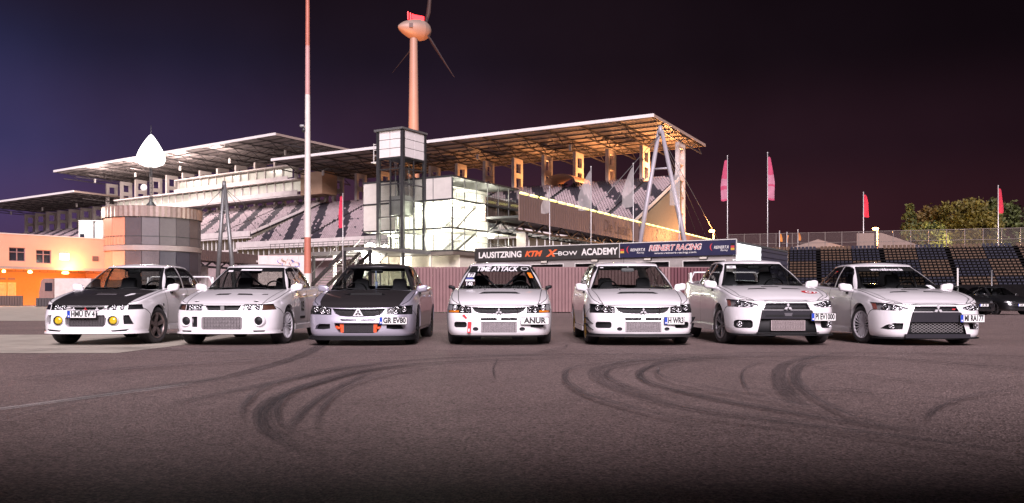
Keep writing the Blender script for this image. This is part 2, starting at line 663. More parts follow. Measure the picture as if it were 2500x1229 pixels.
def panel(name, bm, lay, test, m, parent, seam_with=(), flange_with=(), flange=(0, 0, 0), label=None):
    verts, faces, nor, edges = region(bm, lay, test)
    if not faces:
        return None
    verts = [Vector(v) for v in verts]
    nf = len(faces)
    midx = [0] * nf
    smooth = [True] * nf
    for a, b, oth, na, nb in edges:
        if oth in seam_with:
            t = verts[b] - verts[a]
            if t.length < 1e-6:
                continue
            t.normalize()
            sa, sb = na.cross(t).normalized() * .0055, nb.cross(t).normalized() * .0055
            k = len(verts)
            verts += [verts[a] - sa + na * .0015, verts[b] - sb + nb * .0015, verts[b] + sb + nb * .0015, verts[a] + sa + na * .0015]
            faces.append((k, k + 1, k + 2, k + 3)); midx.append(1); smooth.append(False)
        elif oth in flange_with:
            k = len(verts)
            fl = Vector(flange)
            fa = Vector((-math.copysign(fl.x, verts[a].x), fl.y, fl.z)); fb = Vector((-math.copysign(fl.x, verts[b].x), fl.y, fl.z))
            verts += [verts[a].copy(), verts[b].copy(), verts[b] + fb, verts[a] + fa]
            faces.append((k + 1, k, k + 3, k + 2)); midx.append(0); smooth.append(False)
    me = bpy.data.meshes.new(name)
    me.from_pydata([tuple(v) for v in verts], [], faces)
    me.materials.append(m); me.materials.append(TRIM)
    me.polygons.foreach_set('material_index', midx)
    me.polygons.foreach_set('use_smooth', smooth)
    me.update()
    o = link_mesh(name, me, parent)
    if label:
        o['label'] = label
    return o


def recess(name, bm, lay, pid, vec, wall, back, parent, side=None):
    """the faces with id pid pushed in by vec, with walls round them"""
    test = (lambda f: f[lay] == pid) if side is None else (lambda f: f[lay] == pid and f.calc_center_median().x * side > 0)
    verts, faces, nor, edges = region(bm, lay, test)
    if not faces:
        return None
    vec = Vector(vec)
    def sh(v):
        return v + Vector((-math.copysign(vec.x, v.x), vec.y, vec.z))
    base = [sh(Vector(v)) for v in verts]
    out = list(base)
    fs = list(faces); mi = [1] * len(fs); sm = [True] * len(fs)
    for a, b, oth, na, nb in edges:
        k = len(out)
        out += [Vector(verts[a]), Vector(verts[b]), base[b].copy(), base[a].copy()]
        fs.append((k + 1, k, k + 3, k + 2)); mi.append(0); sm.append(False)
    me = bpy.data.meshes.new(name)
    me.from_pydata([tuple(v) for v in out], [], fs)
    me.materials.append(wall); me.materials.append(back)
    me.polygons.foreach_set('material_index', mi)
    me.polygons.foreach_set('use_smooth', sm)
    me.update()
    return link_mesh(name, me, parent)


# ---- shared small meshes
def wheel_meshes(style, rim_mat, rr=.315, tw=.225, rim=.225):
    """wheel with its outer face towards +x; returns list of (name, mesh)"""
    out = []
    t = MB(); t.sm = True
    h = tw / 2
    t.lathe([(rim + .004, -h + .02), (rim + .03, -h + .004), (rr - .03, -h), (rr - .008, -h + .02), (rr, -h + .045), (rr, 0), (rr, h - .045), (rr - .008, h - .02), (rr - .03, h), (rim + .03, h - .004), (rim + .004, h - .02), (rim - .012, h - .03)], 48, 'x')
    # tread blocks
    for i in range(60):
        a = 2 * math.pi * i / 60
        for lane in (-1, 0, 1):
            c = lane * tw * .27
            da = .5 * lane * .06 + (.052 if lane == 0 else 0)
            w = tw * .11
            b0 = a + da
            pts = []
            for rad in (rr - .002, rr + .005):
                for (dx, dt) in ((-w, -.036), (w, -.030), (w, .036), (-w, .030)):
                    pts.append((c + dx, rad * math.cos(b0 + dt), rad * math.sin(b0 + dt)))
            t.add(pts, [(4, 5, 6, 7), (0, 1, 5, 4), (1, 2, 6, 5), (2, 3, 7, 6), (3, 0, 4, 7)], False)
    out.append(('tyre', t, [RUBBER]))
    r = MB(); r.sm = True
    r.mi = 1
    r.lathe([(rim - .012, -h + .02), (rim - .03, -h + .05), (rim - .03, h - .05), (rim - .018, h - .03)], 40, 'x')
    r.mi = 0
    r.lathe([(rim - .006, h - .034), (rim + .008, h - .018), (rim + .004, h - .008), (rim - .010, h - .010), (rim - .018, h - .03)], 40, 'x')
    r.lathe([(.0, h - .035), (.03, h - .034), (.055, h - .045), (.06, h - .08), (.0, h - .085)], 20, 'x')
    def spoke(a, w0, w1, xo0, xo1, r0=.045, r1=None, th=.03):
        r1 = rim - .008 if r1 is None else r1
        ca, sa = math.cos(a), math.sin(a)
        pts = []
        for rad, w, xo in ((r0, w0, xo0), ((r0 + r1) / 2, (w0 + w1) / 2 * .92, (xo0 + xo1) / 2 + .006), (r1, w1, xo1)):
            for dx in (0, -th):
                for sgn in (-1, 1):
                    ww = w * (1.0 if dx == 0 else 1.25)
                    pts.append((xo + dx, rad * ca - sgn * ww / 2 * sa, rad * sa + sgn * ww / 2 * ca))
        fs = []
        for k in range(2):
            b = k * 4
            for (p, q) in ((0, 1), (1, 3), (3, 2), (2, 0)):
                fs.append((b + p, b + q, b + 4 + q, b + 4 + p))
        r.add(pts, fs, False)
    if style == 'five':
        for i in range(5):
            spoke(2 * math.pi * i / 5 + .3, .05, .062, h - .036, h - .022)
    elif style == 'ten':
        for i in range(5):
            for d in (-.16, .16):
                spoke(2 * math.pi * i / 5 + d, .026, .022, h - .038, h - .02)
    elif style == 'mesh':
        for i in range(16):
            spoke(2 * math.pi * i / 16, .014, .017, h - .04, h - .018)
    elif style == 'turbine':
        for i in range(20):
            spoke(2 * math.pi * i / 20, .012, .015, h - .038, h - .016)
    elif style == 'twelve':
        for i in range(12):
            spoke(2 * math.pi * i / 12, .020, .022, h - .05, h - .02)
    out.append(('rim', r, [rim_mat, mat('rim_barrel_dark', (.03, .03, .032), .5, .4)]))
    b = MB(); b.sm = True
    b.lathe([(.06, h - .10), (.15, h - .10), (.15, h - .125), (.06, h - .125)], 24, 'x')
    out.append(('brake_disc', b, [mat('brake_steel', (.12, .115, .115), .45, .8)]))
    return out


def add_wheel(parent, meshes, x, y, z, side, steer):
    e = bpy.data.objects.new('wheel', None)
    COL.objects.link(e)
    e.parent = parent
    e.location = (x, y, z)
    e.rotation_euler = (0, 0, (0 if side > 0 else math.pi) + steer)
    for nm, me in meshes:
        link_mesh(nm, me, e)
    return e


def project(vs, fs, mode, bvh, off):
    """drape flat lettering (x, z) or (x, y) on a surface"""
    out = []
    for v in vs:
        if mode == 'y':
            h = bvh.ray_cast(Vector((v[0], -1.0, v[1])), Vector((0, 1, 0)))[0]
            out.append((v[0], (h.y if h else 0) - off, v[1]))
        elif mode == 'z':
            h = bvh.ray_cast(Vector((v[0], v[1], 3.0)), Vector((0, 0, -1)))[0]
            out.append((v[0], v[1], (h.z if h else 0) + off))
        elif mode == 'x':
            h = bvh.ray_cast(Vector((3.0, v[0], v[1])), Vector((-1, 0, 0)))[0]
            out.append(((h.x if h else 0) + off, v[0], v[1]))
        else:
            h = bvh.ray_cast(Vector((-3.0, v[0], v[1])), Vector((1, 0, 0)))[0]
            out.append(((h.x if h else 0) - off, v[0], v[1]))
    return out


def rect_grid(x0, x1, z0, z1, nx=10, nz=3, skew=0.0):
    vs = [(x0 + (x1 - x0) * i / nx + skew * j / nz, z0 + (z1 - z0) * j / nz) for j in range(nz + 1) for i in range(nx + 1)]
    fs = [(j * (nx + 1) + i, j * (nx + 1) + i + 1, (j + 1) * (nx + 1) + i + 1, (j + 1) * (nx + 1) + i) for j in range(nz) for i in range(nx)]
    return vs, fs


def rhombs(cx, cz, s):
    """three-diamond badge, in x / z"""
    out = []
    for a in (90, 210, 330):
        t = R(a)
        ux, uz = math.cos(t), math.sin(t)
        px, pz = -uz, ux
        L, W = s, s * .5774 / 2 * 1.0
        out.append([(cx, cz), (cx + ux * L / 2 + px * W, cz + uz * L / 2 + pz * W), (cx + ux * L, cz + uz * L), (cx + ux * L / 2 - px * W, cz + uz * L / 2 - pz * W)])
    return out


WHEEL_CACHE = {}
LIFT = .05                                       # ride height added to every body


def car_body(t, s):
    """body, glass, cabin and wheels of one car under the empty t; returns the things the details need"""
    paint = s['paint']; hoodm = s.get('hood_mat', paint); roofm = s.get('roof_mat', paint)
    bm, lay = body_shell(s)
    bvh = BVHTree.FromBMesh(bm)
    y0, y1 = s['axles']
    ar = s.get('arch', .345) + .012
    wz = s.get('wheel_r', .315) + .004
    dz = s.get('dz', 0.0) + LIFT
    c = lambda f: f.calc_center_median()
    # panels
    cutter(bm, lay, s['bumper_side'], 'x', lambda f: f.normal.z < .6 and c(f).y < 1.1, 2)
    cutter(bm, lay, s['hood_top'], 'z', lambda f: f.normal.z > .22 and f[lay] in (1,), 3)
    cutter(bm, lay, [(-.2, .0), (y0 + .37, .0), (y0 + .37, .62), (s['door'][0], .70), (s['door'][0], 1.1), (-.2, 1.1)], 'x', lambda f: f[lay] == 1 and abs(f.normal.x) > .1, 4)
    d0, d1, d2 = s['door']
    cutter(bm, lay, [(d0, .24), (d1, .24), (d1, 1.2), (d0, 1.2)], 'x', lambda f: f[lay] == 1 and abs(f.normal.x) > .2, 5)
    cutter(bm, lay, [(d1, .24), (d2 - .32, .24), (d2, .62), (d2, 1.2), (d1, 1.2)], 'x', lambda f: f[lay] == 1 and abs(f.normal.x) > .2, 6)
    # cabin opening and wheel arches
    A = catmull(s['base'], 28, 'mirror')
    poly = [(x - math.copysign(min(.045, abs(x)), x), y + (.05 if i < 8 else -.05 if i > 20 else 0)) for i, (x, y) in enumerate(A)]
    cab = [tuple(p) for p in poly] + [(-p[0], p[1]) for p in poly[-2:0:-1]]
    cutter(bm, lay, cab, 'z', lambda f: f.normal.z > .2, VOID)
    for y in (y0, y1):
        for sg in (1, -1):
            cutter(bm, lay, circ(y, wz + .005 - dz, ar, 30), 'x', lambda f, sg=sg: f.normal.x * sg > .25 or (c(f).x * sg > .5 and f.normal.z < -.5), VOID)
    # front openings
    pid = 20
    ops = []
    for o in s['openings']:
        polys = [o['poly']] + ([[(-x, z) for x, z in reversed(o['poly'])]] if o.get('mirror') else [])
        for k, p in enumerate(polys):
            ax = o.get('axis', 'y')
            if ax == 'y':
                cutter(bm, lay, p, 'y', lambda f: f.normal.y < -.05 and c(f).y < 1.0, pid)
            else:
                cutter(bm, lay, p, 'z', lambda f: f.normal.z > .4, pid)
            ops.append((pid, o, 1 if k == 0 else -1))
            pid += 1
    paint_ids = (1, 2, 3, 4, 5, 6)
    # objects
    parts = {}
    sm = lambda i: tuple(k for k in paint_ids if k > i)
    parts['body'] = panel('rear_body', bm, lay, lambda f: f[lay] == 1, paint, t, sm(1), (VOID,), (.05, 0, 0))
    parts['bumper'] = panel('front_bumper', bm, lay, lambda f: f[lay] == 2, s.get('bumper_mat', paint), t, sm(2), (VOID,), (.05, 0, 0))
    parts['hood'] = panel('hood', bm, lay, lambda f: f[lay] == 3, hoodm, t, sm(3))
    for sg in (1, -1):
        for i, nm in ((4, 'front_fender'), (5, 'front_door'), (6, 'rear_door')):
            o = panel(nm, bm, lay, lambda f: f[lay] == i and c(f).x * sg > 0, s.get('door_mat', paint) if i > 4 else paint, t, sm(i), (VOID,), (.05, 0, 0))
            if o and i > 4:
                hb = MB(); hb.sm = True
                yh = (d1 if i == 5 else d2 - .08) - .16
                h = bvh.ray_cast(Vector((3 * sg, yh, .80)), Vector((-sg, 0, 0)))[0]
                vs, fs = rbox(.035, .17, .03)
                hb.add([(x + (h.x if h else .85 * sg) + .012 * sg, y + yh, z + .80) for x, y, z in vs], fs, True)
                hb.build('door_handle', paint, o)
    fr = {'hood': parts['hood'], 'bumper': parts['bumper']}
    lamps = []
    for pid, o, k in ops:
        par = fr.get(o.get('on', 'bumper')) or t
        if o['name'] == 'headlight':
            par = t
        r = recess(o['name'], bm, lay, pid, o.get('vec', (0, .05, 0)), o.get('wall', TRIM if o['name'] in ('hood_vent', 'bumper_slot', 'lip_slot') else paint), o['back'], par)
        if r is None:
            continue
        if o.get('lens'):
            panel('lens', bm, lay, lambda f: f[lay] == pid, o['lens'], r)
        lamps.append((o, k, r))
    bm.free()
    # greenhouse
    gb, gl = green_shell(s)
    gbvh = BVHTree.FromBMesh(gb)
    front = lambda f: f.normal.y < -.22 and c(f).y < 2.3
    cutter(gb, gl, s['screen_out'], 'y', front, 2)
    cutter(gb, gl, s['screen'], 'y', front, 3)
    back = lambda f: f.normal.y > .16 and c(f).y > 2.5
    cutter(gb, gl, s['rear_glass'], 'y', back, 8)
    k = 10
    for poly in s['side_glass']:
        cy = sum(p[0] for p in poly) / len(poly); cz = sum(p[1] for p in poly) / len(poly)
        big = [(cy + (y - cy) * 1.0 + math.copysign(.022, y - cy), cz + (z - cz) + math.copysign(.02, z - cz)) for y, z in poly]
        for sg in (1, -1):
            sd = lambda f, sg=sg: f.normal.x * sg > .35 and f[gl] in (1, 7)
            cutter(gb, gl, big, 'x', sd, 7)
    for poly in s['side_glass']:
        for sg in (1, -1):
            sd = lambda f, sg=sg: f.normal.x * sg > .35 and f[gl] in (1, 7)
            cutter(gb, gl, poly, 'x', sd, k)
            k += 1
    roof = panel('roof', gb, gl, lambda f: f[gl] == 1, roofm, t, (), ())
    scr = panel('windscreen', gb, gl, lambda f: f[gl] == 3, GLASS_CAR, t)
    panel('windscreen_surround', gb, gl, lambda f: f[gl] == 2, TRIM, t)
    for sg in (1, -1):
        panel('window_trim', gb, gl, lambda f: f[gl] == 7 and c(f).x * sg > 0, TRIM, t)
    panel('rear_window', gb, gl, lambda f: f[gl] == 8, GLASS_CAR, t)
    for i in range(10, k):
        panel('side_window', gb, gl, lambda f: f[gl] == i, s.get('side_glass_mat', GLASS_DARK), t)
    gb.free()
    # cabin
    zb = s['zbelt'][1][1]
    hw = s['base'][4][0] - .05
    ys = s['base'][0][1]; ye = s['base'][-1][1]
    m = MB()
    m.box(-hw, hw, ys + .05, ye - .1, .22, .24)
    m.box(-hw - .01, -hw + .01, ys + .1, ye - .1, .22, zb - .02)
    m.box(hw - .01, hw + .01, ys + .1, ye - .1, .22, zb - .02)
    m.box(-hw, hw, ys + .05, ys + .09, .22, zb - .1)
    m.build('cabin_tub', DARK, t)
    m = MB(); m.sm = True
    m.prism([(ys + .06, zb - .05), (ys + .4, zb - .015), (ys + .62, zb - .03), (ys + .68, zb - .14), (ys + .6, zb - .3), (ys + .06, zb - .3)], 'x', -hw, hw)
    m.prism([(ye - .62, zb - .1), (ye - .05, zb - .02), (ye - .05, zb - .12), (ye - .62, zb - .2)], 'x', -hw + .02, hw - .02)
    m.build('dashboard', DARK, t)
    # steering wheel
    sx = s.get('driver', 1) * .36
    m = MB()
    pts = [(sx + .175 * math.cos(a), ys + .80 - .07 * math.sin(a), zb + .02 + .165 * math.sin(a)) for a in np.linspace(0, 2 * math.pi, 25)]
    m.path(pts, .014, 6)
    m.tube((sx, ys + .80, zb + .02), (sx, ys + .62, zb - .06), .03)
    m.bar((sx - .16, ys + .80, zb + .02), (sx + .16, ys + .80, zb + .02), .03, .02)
    m.build('steering_wheel', TRIM, t)
    # seats
    yb = s.get('seat_y', ys + 1.12)
    for px, typ in ((-.36, 0), (.36, 0)):
        m = MB()
        hs = s.get('seat_h', zb + .26)
        b = .36
        H = hs - b
        prof = [(-.22, 0), (-.27, .3 * H), (-.27, .58 * H), (-.20, .72 * H), (-.135, .78 * H), (-.13, .95 * H), (-.09, H), (.09, H), (.13, .95 * H), (.135, .78 * H), (.20, .72 * H), (.27, .58 * H), (.27, .3 * H), (.22, 0)]
        nn = len(prof)
        vs = []
        for d in (0, .05, .12):
            k2 = 1.0 if d == .05 else .93
            for x, z in prof:
                vs.append((px + x * k2, yb + d + z * .22, b + z * (k2 * .02 + .98)))
        fs = [tuple(range(nn))[::-1], tuple(range(2 * nn, 3 * nn))]
        for r_ in range(2):
            for i in range(nn):
                j = (i + 1) % nn
                fs.append((r_ * nn + i, r_ * nn + j, (r_ + 1) * nn + j, (r_ + 1) * nn + i))
        m.add(vs, fs, False)
        m.box(px - .25, px + .25, yb - .45, yb + .08, .34, .46)
        st = m.build('seat', FABRIC, t)
        if s.get('harness'):
            m = MB()
            for q in (-.115, .115):
                o2 = [(px + q + dx, b + H * zz) for dx, zz in ((-.055, .60), (.055, .60), (.04, .70), (-.03, .70))]
                pts = [(x, yb - .008 + (z - b) * .22, z) for x, z in o2]
                m.path(pts + [pts[0]], .013, 5)
            m.build('harness_slot', mat('light_grey_piping', (.5, .5, .52), .5), st)
        if s.get('seat_text'):
            vs, fs = text_mesh(s['seat_text'], .10, bold=.003)
            o2 = [(px + x * .85, yb - .016 + .70 * H * .22 + z * .22, b + .70 * H + z) for x, z, _ in vs]
            mesh_obj('lettering', o2, fs, WHITEPRINT, st)
    m = MB()
    m.box(-hw + .04, hw - .04, ye - 1.0, ye - .55, .3, .5)
    m.prism([(ye - .62, .45), (ye - .72, .45), (ye - .50, zb + .02), (ye - .42, zb + .02)], 'x', -hw + .05, hw - .05)
    for px in (-.36, .36):
        m.prism([(ye - .50, zb + .02), (ye - .44, zb + .14), (ye - .36, zb + .14), (ye - .40, zb + .02)], 'x', px - .13, px + .13)
    m.build('rear_seat', FABRIC, t)
    # inner mirror
    m = MB(); m.sm = True
    zt = s['screen'][2][1]
    my = (gbvh.ray_cast(Vector((0, -1, zt - .05)), Vector((0, 1, 0)))[0] or Vector((0, 2, 0))).y
    vs, fs = rbox(.24, .03, .065, 5)
    m.add([(x, y + my + .10, z + zt - .055) for x, y, z in vs], fs, True)
    m.tube((0, my + .10, zt - .05), (0, my + .07, zt + .02), .01)
    m.build('rear_view_mirror', s.get('inner_mirror', TRIM), t)
    # wipers
    z0 = s['screen'][0][1]
    for x0, x1 in ((-.05, -.55), (.48, -.02)):
        pts = []
        for i in range(7):
            x = x0 + (x1 - x0) * i / 6
            z = z0 + .012 + .035 * math.sin(math.pi * i / 6)
            h = gbvh.ray_cast(Vector((x, -1, z)), Vector((0, 1, 0)))[0]
            pts.append((x, (h.y if h else ys) - .015, z))
        MB().path(pts, .008, 5).build('wiper', TRIM, t)
    # underside, wells and mechanicals
    m = MB()
    m.box(-.60, .60, .35, 4.1, .17 - min(dz, 0), .19)
    m.box(-.62, -.60, .3, 4.2, .17, .6); m.box(.60, .62, .3, 4.2, .17, .6)
    m.box(-.6, .6, .28, .30, .17, .55)
    for x in (-.28, .12):
        m.tube((x, .5, .16), (x + .1, 3.5, .17), .03)
    m.build('underbody', WELL, t)
    # door mirrors
    mm = s.get('mirror_mat', paint)
    mw, mh, md = s.get('mirror', (.20, .135, .10))
    for sg in (1, -1):
        ym, zm = s.get('mirror_at', (ys + .36, zb + .055))
        xm = s['base'][4][0] + s.get('mirror_out', .115)
        b = MB(); b.sm = True
        vs, fs = rbox(mw, md, mh, 3.6, 16, 10)
        b.add([(x * 1.0 + sg * (xm) + z * .10 * sg, y + ym + abs(x + sg * mw / 2) * .12, z + zm + (.012 if x * sg > 0 else 0)) for x, y, z in vs], fs, True)
        o = b.build('door_mirror', mm, t)
        MB().prism([(ym - .02, zm - mh * .42), (ym + .06, zm - mh * .42), (ym + .05, zm - mh * .75), (ym - .02, zm - mh * .75)], 'x', sg * (xm - mw * .62), sg * (xm - mw * .1)).build('mirror_foot', TRIM, o)
    # wheels
    key = (s['wheel'], s['rim_mat'].name, s.get('wheel_r', .315))
    if key not in WHEEL_CACHE:
        lst = []
        for nm, b, ms in wheel_meshes(s['wheel'], s['rim_mat'], s.get('wheel_r', .315), s.get('tyre_w', .225), s.get('rim_r', .222)):
            tmp = b.build(nm, ms)
            lst.append((nm, tmp.data)); bpy.data.objects.remove(tmp)
        WHEEL_CACHE[key] = lst
    tr = s['track']
    for sg in (1, -1):
        add_wheel(t, WHEEL_CACHE[key], sg * tr, y0, wz - dz, sg, s.get('steer', 0))
        add_wheel(t, WHEEL_CACHE[key], sg * tr, y1, wz - dz, sg, 0)
    return dict(bvh=bvh, gbvh=gbvh, parts=parts, lamps=lamps, roof=roof, screen=scr)


def front_lip(t, s, z0, z1, out, ymax, m, name='front_splitter', rise=0.0):
    """a thin plate that follows the nose in plan"""
    P = catmull(s['plan'], 120, 'mirror')
    n = plan_normals(P)
    P = [(p + k * out) for p, k in zip(P, n) if p[1] < ymax]
    Q = [p - np.array((0, 0)) for p in P]
    ring = [(x, y) for x, y in Q] 
    full = [(-x, y) for x, y in ring[:0:-1]] + ring
    inner = [(x * .9, y + .12) for x, y in full]
    vs = []
    for pts, z in ((full, z0), (full, z1), (inner, z1), (inner, z0)):
        for (x, y) in pts:
            vs.append((x, y, z + rise * min(1, (y / ymax)) ** 2))
    k = len(full)
    fs = []
    for r_ in range(4):
        a, b = r_ * k, ((r_ + 1) % 4) * k
        for i in range(k - 1):
            fs.append((a + i, a + i + 1, b + i + 1, b + i))
    fs += [(0, k, 2 * k, 3 * k), (k - 1, 4 * k - 1, 3 * k - 1, 2 * k - 1)]
    b = MB(); b.add(vs, fs, False)
    return b.build(name, m, t)


def number_plate(parent, x, y, z, w, h, txt, eu=True, tilt=0.0, rz=0.0, size=None, dots=None):
    b = MB()
    b.mi = 1
    b.box(-w / 2 - .008, w / 2 + .008, .004, .016, -h / 2 - .008, h / 2 + .008)
    b.mi = 0
    b.box(-w / 2, w / 2, -.004, .004, -h / 2, h / 2)
    o = b.build('number_plate', [WHITEPL, INK], parent, loc=(x, y, z), rot=(tilt, 0, rz))
    off = 0
    if eu:
        mesh_obj('country_strip', [(-w / 2, -.0055, -h / 2), (-w / 2 + .045, -.0055, -h / 2), (-w / 2 + .045, -.0055, h / 2), (-w / 2, -.0055, h / 2)], [(0, 1, 2, 3)], BLUEPL, o)
        mesh_obj('country_mark', [(-w / 2 + .012, -.0065, -h / 2 + .012), (-w / 2 + .033, -.0065, -h / 2 + .012), (-w / 2 + .033, -.0065, -h / 2 + .036), (-w / 2 + .012, -.0065, -h / 2 + .036)], [(0, 1, 2, 3)], WHITEPRINT, o)
        off = .022
    vs, fs = text_mesh(txt, size or h * 1.12, bold=.0055)
    mx = max(abs(v[0]) for v in vs)
    k = min(1.0, (w / 2 - off - .012) / mx)
    mesh_obj('lettering', [(v[0] * k + off, -.0058, v[1] * .98 + .001) for v in vs], fs, INK, o)
    return o


def fins(parent, x0, x1, z0, z1, y, m, rows=9, name='intercooler', back=COREDARK, zig=26):
    """alloy core: flat tubes and folded fins between them"""
    b = MB()
    b.mi = 1
    b.box(x0, x1, y + .03, y + .04, z0, z1)
    b.mi = 0
    dzv = (z1 - z0) / rows
    for i in range(rows + 1):
        z = z0 + dzv * i
        b.box(x0, x1, y, y + .03, z - dzv * .13, z + dzv * .13)
    for i in range(rows):
        n = zig
        for k in range(n):
            xa = x0 + (x1 - x0) * k / n; xb = x0 + (x1 - x0) * (k + 1) / n
            za, zc = z0 + dzv * (i + .13), z0 + dzv * (i + .87)
            if k % 2:
                za, zc = zc, za
            b.bar((xa, y + .012, za), (xb, y + .012, zc), .006, .006, up=(0, 1, 0))
    b.box(x0 - .012, x0, y - .004, y + .035, z0, z1)
    b.box(x1, x1 + .012, y - .004, y + .035, z0, z1)
    return b.build(name, [m, back], parent, kind='stuff')


def honeycomb(parent, x0, x1, z0, z1, y, m, cell=.03, name='grille_mesh', shape=None):
    b = MB()
    nx = int((x1 - x0) / cell)
    nz = int((z1 - z0) / (cell * .6))
    for j in range(nz):
        for i in range(nx):
            xa = x0 + (x1 - x0) * i / nx; xb = x0 + (x1 - x0) * (i + 1) / nx
            z = z0 + (z1 - z0) * j / nz; z2 = z0 + (z1 - z0) * (j + 1) / nz
            if shape and not inside(shape, (xa + xb) / 2, (z + z2) / 2):
                continue
            if (i + j) % 2:
                b.bar((xa, y, z), (xb, y, z2), .0045, .0045, up=(0, 1, 0))
            else:
                b.bar((xa, y, z2), (xb, y, z), .0045, .0045, up=(0, 1, 0))
    return b.build(name, m, parent, kind='stuff')


def lamp_unit(parent, x, y, z, r, name='projector', ring=CHROME, lens=None, deep=.05):
    b = MB(); b.sm = True
    b.lathe([(r * 1.02, deep), (r * 1.05, .0), (r * .92, -.006), (r * .84, .004), (r * .5, deep * .7), (.0, deep * .8)], 24, 'y', (x, y, z))
    b.mi = 1
    b.lathe([(r * .82, .012), (r * .7, -.004), (r * .4, -.014), (.0001, -.017)], 20, 'y', (x, y, z))
    return b.build(name, [ring, lens or GLASS_LENS], parent)


def badge(parent, x, y, z, s, m, thick=.012, on_triangle=None):
    b = MB()
    m = mat('badge_silver', (.62, .61, .63), .38, .35) if m is CHROME else m
    if on_triangle:
        b.mi = 1
        b.prism([(x - s * 1.12, z - s * .62), (x + s * 1.12, z - s * .62), (x + s * .12, z + s * 1.12), (x - s * .12, z + s * 1.12)], 'y', y + .002, y + .012)
        b.mi = 0
    for q in rhombs(x, z, s * (.72 if on_triangle else 1.0)):
        b.prism(q, 'y', y - thick, y + (.0015 if on_triangle else .004))
    return b.build('badge', [m, on_triangle or m], parent)


def decal(parent, name, vs, fs, mode, bvh, m, off=.004, dz=0):
    return mesh_obj(name, project(vs, fs, mode, bvh, off), fs, m, parent)


def tx(s, size, cx, cz, **kw):
    vs, fs = text_mesh(s, size, **kw)
    return [(v[0] + cx, v[1] + cz) for v in vs], fs


def rear_wing(t, y, z0, z1, hw, m, chord=.26):
    b = MB(); b.sm = True
    prof = [(0, 0), (.03, .022), (.10, .03), (chord * .7, .018), (chord, .004), (chord * .7, .0), (.08, -.004)]
    n = len(prof); k = 16
    vs = []
    for i in range(k + 1):
        x = -hw + 2 * hw * i / k
        a = abs(x) / hw
        drop = (z1 - z0) * max(0, (a - .86) / .14) ** 2
        for (c, h) in prof:
            vs.append((x, y + c - .03 * a, z1 + h - drop))
    fs = [(i * n + j, i * n + (j + 1) % n, (i + 1) * n + (j + 1) % n, (i + 1) * n + j) for i in range(k) for j in range(n)]
    fs += [tuple(range(n)), tuple(range(len(vs) - 1, len(vs) - n - 1, -1))]
    b.add(vs, fs, True)
    for sg in (1, -1):
        b.prism([(y - .02, z0 - .06), (y + chord - .05, z0 - .06), (y + chord - .02, z1), (y + .02, z1)], 'x', sg * (hw - .04), sg * (hw - .005))
    return b.build('rear_wing', m, t)


# ------------------------------------------------------------------ body types
def spec_b():
    s = dict(
        plan=[(0, 0), (.30, .010), (.55, .045), (.73, .125), (.83, .27), (.872, .50), (.882, .9), (.878, 1.5), (.878, 2.3), (.882, 3.2), (.882, 3.6), (.868, 4.0), (.80, 4.3), (.58, 4.44), (0, 4.49)],
        zb=[(0, .125), (.3, .125), (.5, .135), (.8, .19), (1.3, .19), (3.1, .19), (3.9, .22), (4.49, .24)],
        zs=[(0, .565), (.12, .595), (.3, .645), (.6, .720), (.9, .780), (1.2, .825), (1.6, .858), (2.4, .880), (3.4, .91), (4.2, .95), (4.49, .93)],
        pf=[(0, -.035), (.08, -.008), (.2, .004), (.5, 0), (.66, -.018), (.82, -.045), (1, -.075)],
        ps=[(0, -.045), (.1, -.012), (.25, 0), (.55, .006), (.8, -.004), (1, -.035)],
        pr=[(0, -.04), (.2, 0), (.6, 0), (1, -.05)],
        fillet=.055, crown=[(0, .0), (.25, .022), (.6, .034), (1.1, .030), (1.6, .03), (4.49, .03)], axles=(.90, 3.525), flare=.016,
        base=[(0, 1.13), (.42, 1.15), (.69, 1.235), (.762, 1.42), (.772, 1.9), (.772, 2.5), (.758, 3.0), (.70, 3.5), (.52, 3.76), (.3, 3.83), (0, 3.85)],
        top=[(0, 1.93), (.32, 1.943), (.50, 1.985), (.567, 2.07), (.588, 2.25), (.59, 2.5), (.585, 2.75), (.56, 2.95), (.44, 3.10), (.25, 3.14), (0, 3.15)],
        zbelt=[(1.13, .835), (1.45, .868), (2.5, .885), (3.85, .93)],
        ztop=[(1.93, 1.312), (2.2, 1.342), (2.6, 1.348), (2.95, 1.332), (3.15, 1.305)],
        rcrown=[(1.93, .012), (2.3, .036), (2.9, .034), (3.15, .012)], bulge=.03,
        screen_out=[(-.755, .855), (.755, .855), (.535, 1.331), (-.535, 1.331)],
        screen=[(-.72, .882), (.72, .882), (.508, 1.308), (-.508, 1.308)],
        rear_glass=[(-.60, .98), (.60, .98), (.44, 1.295), (-.44, 1.295)],
        side_glass=[[(1.50, .935), (2.27, .945), (2.27, 1.325), (2.10, 1.315), (1.96, 1.275)],
                    [(2.36, .945), (3.10, .965), (3.30, 1.02), (2.96, 1.275), (2.80, 1.318), (2.36, 1.328)]],
        bumper_side=[(-.4, 0), (.575, 0), (.56, .45), (.46, .50), (.26, .60), (.12, .64), (-.4, .64)],
        hood_top=[(-.60, .01), (.60, .01), (.675, .30), (.735, 1.19), (-.735, 1.19), (-.675, .30)],
        door=(1.27, 2.32, 3.28), track=.765, wheel='twelve', rim_mat=mat('gunmetal', (.12, .12, .125), .35, .8), mirror=(.21, .135, .11))
    return s


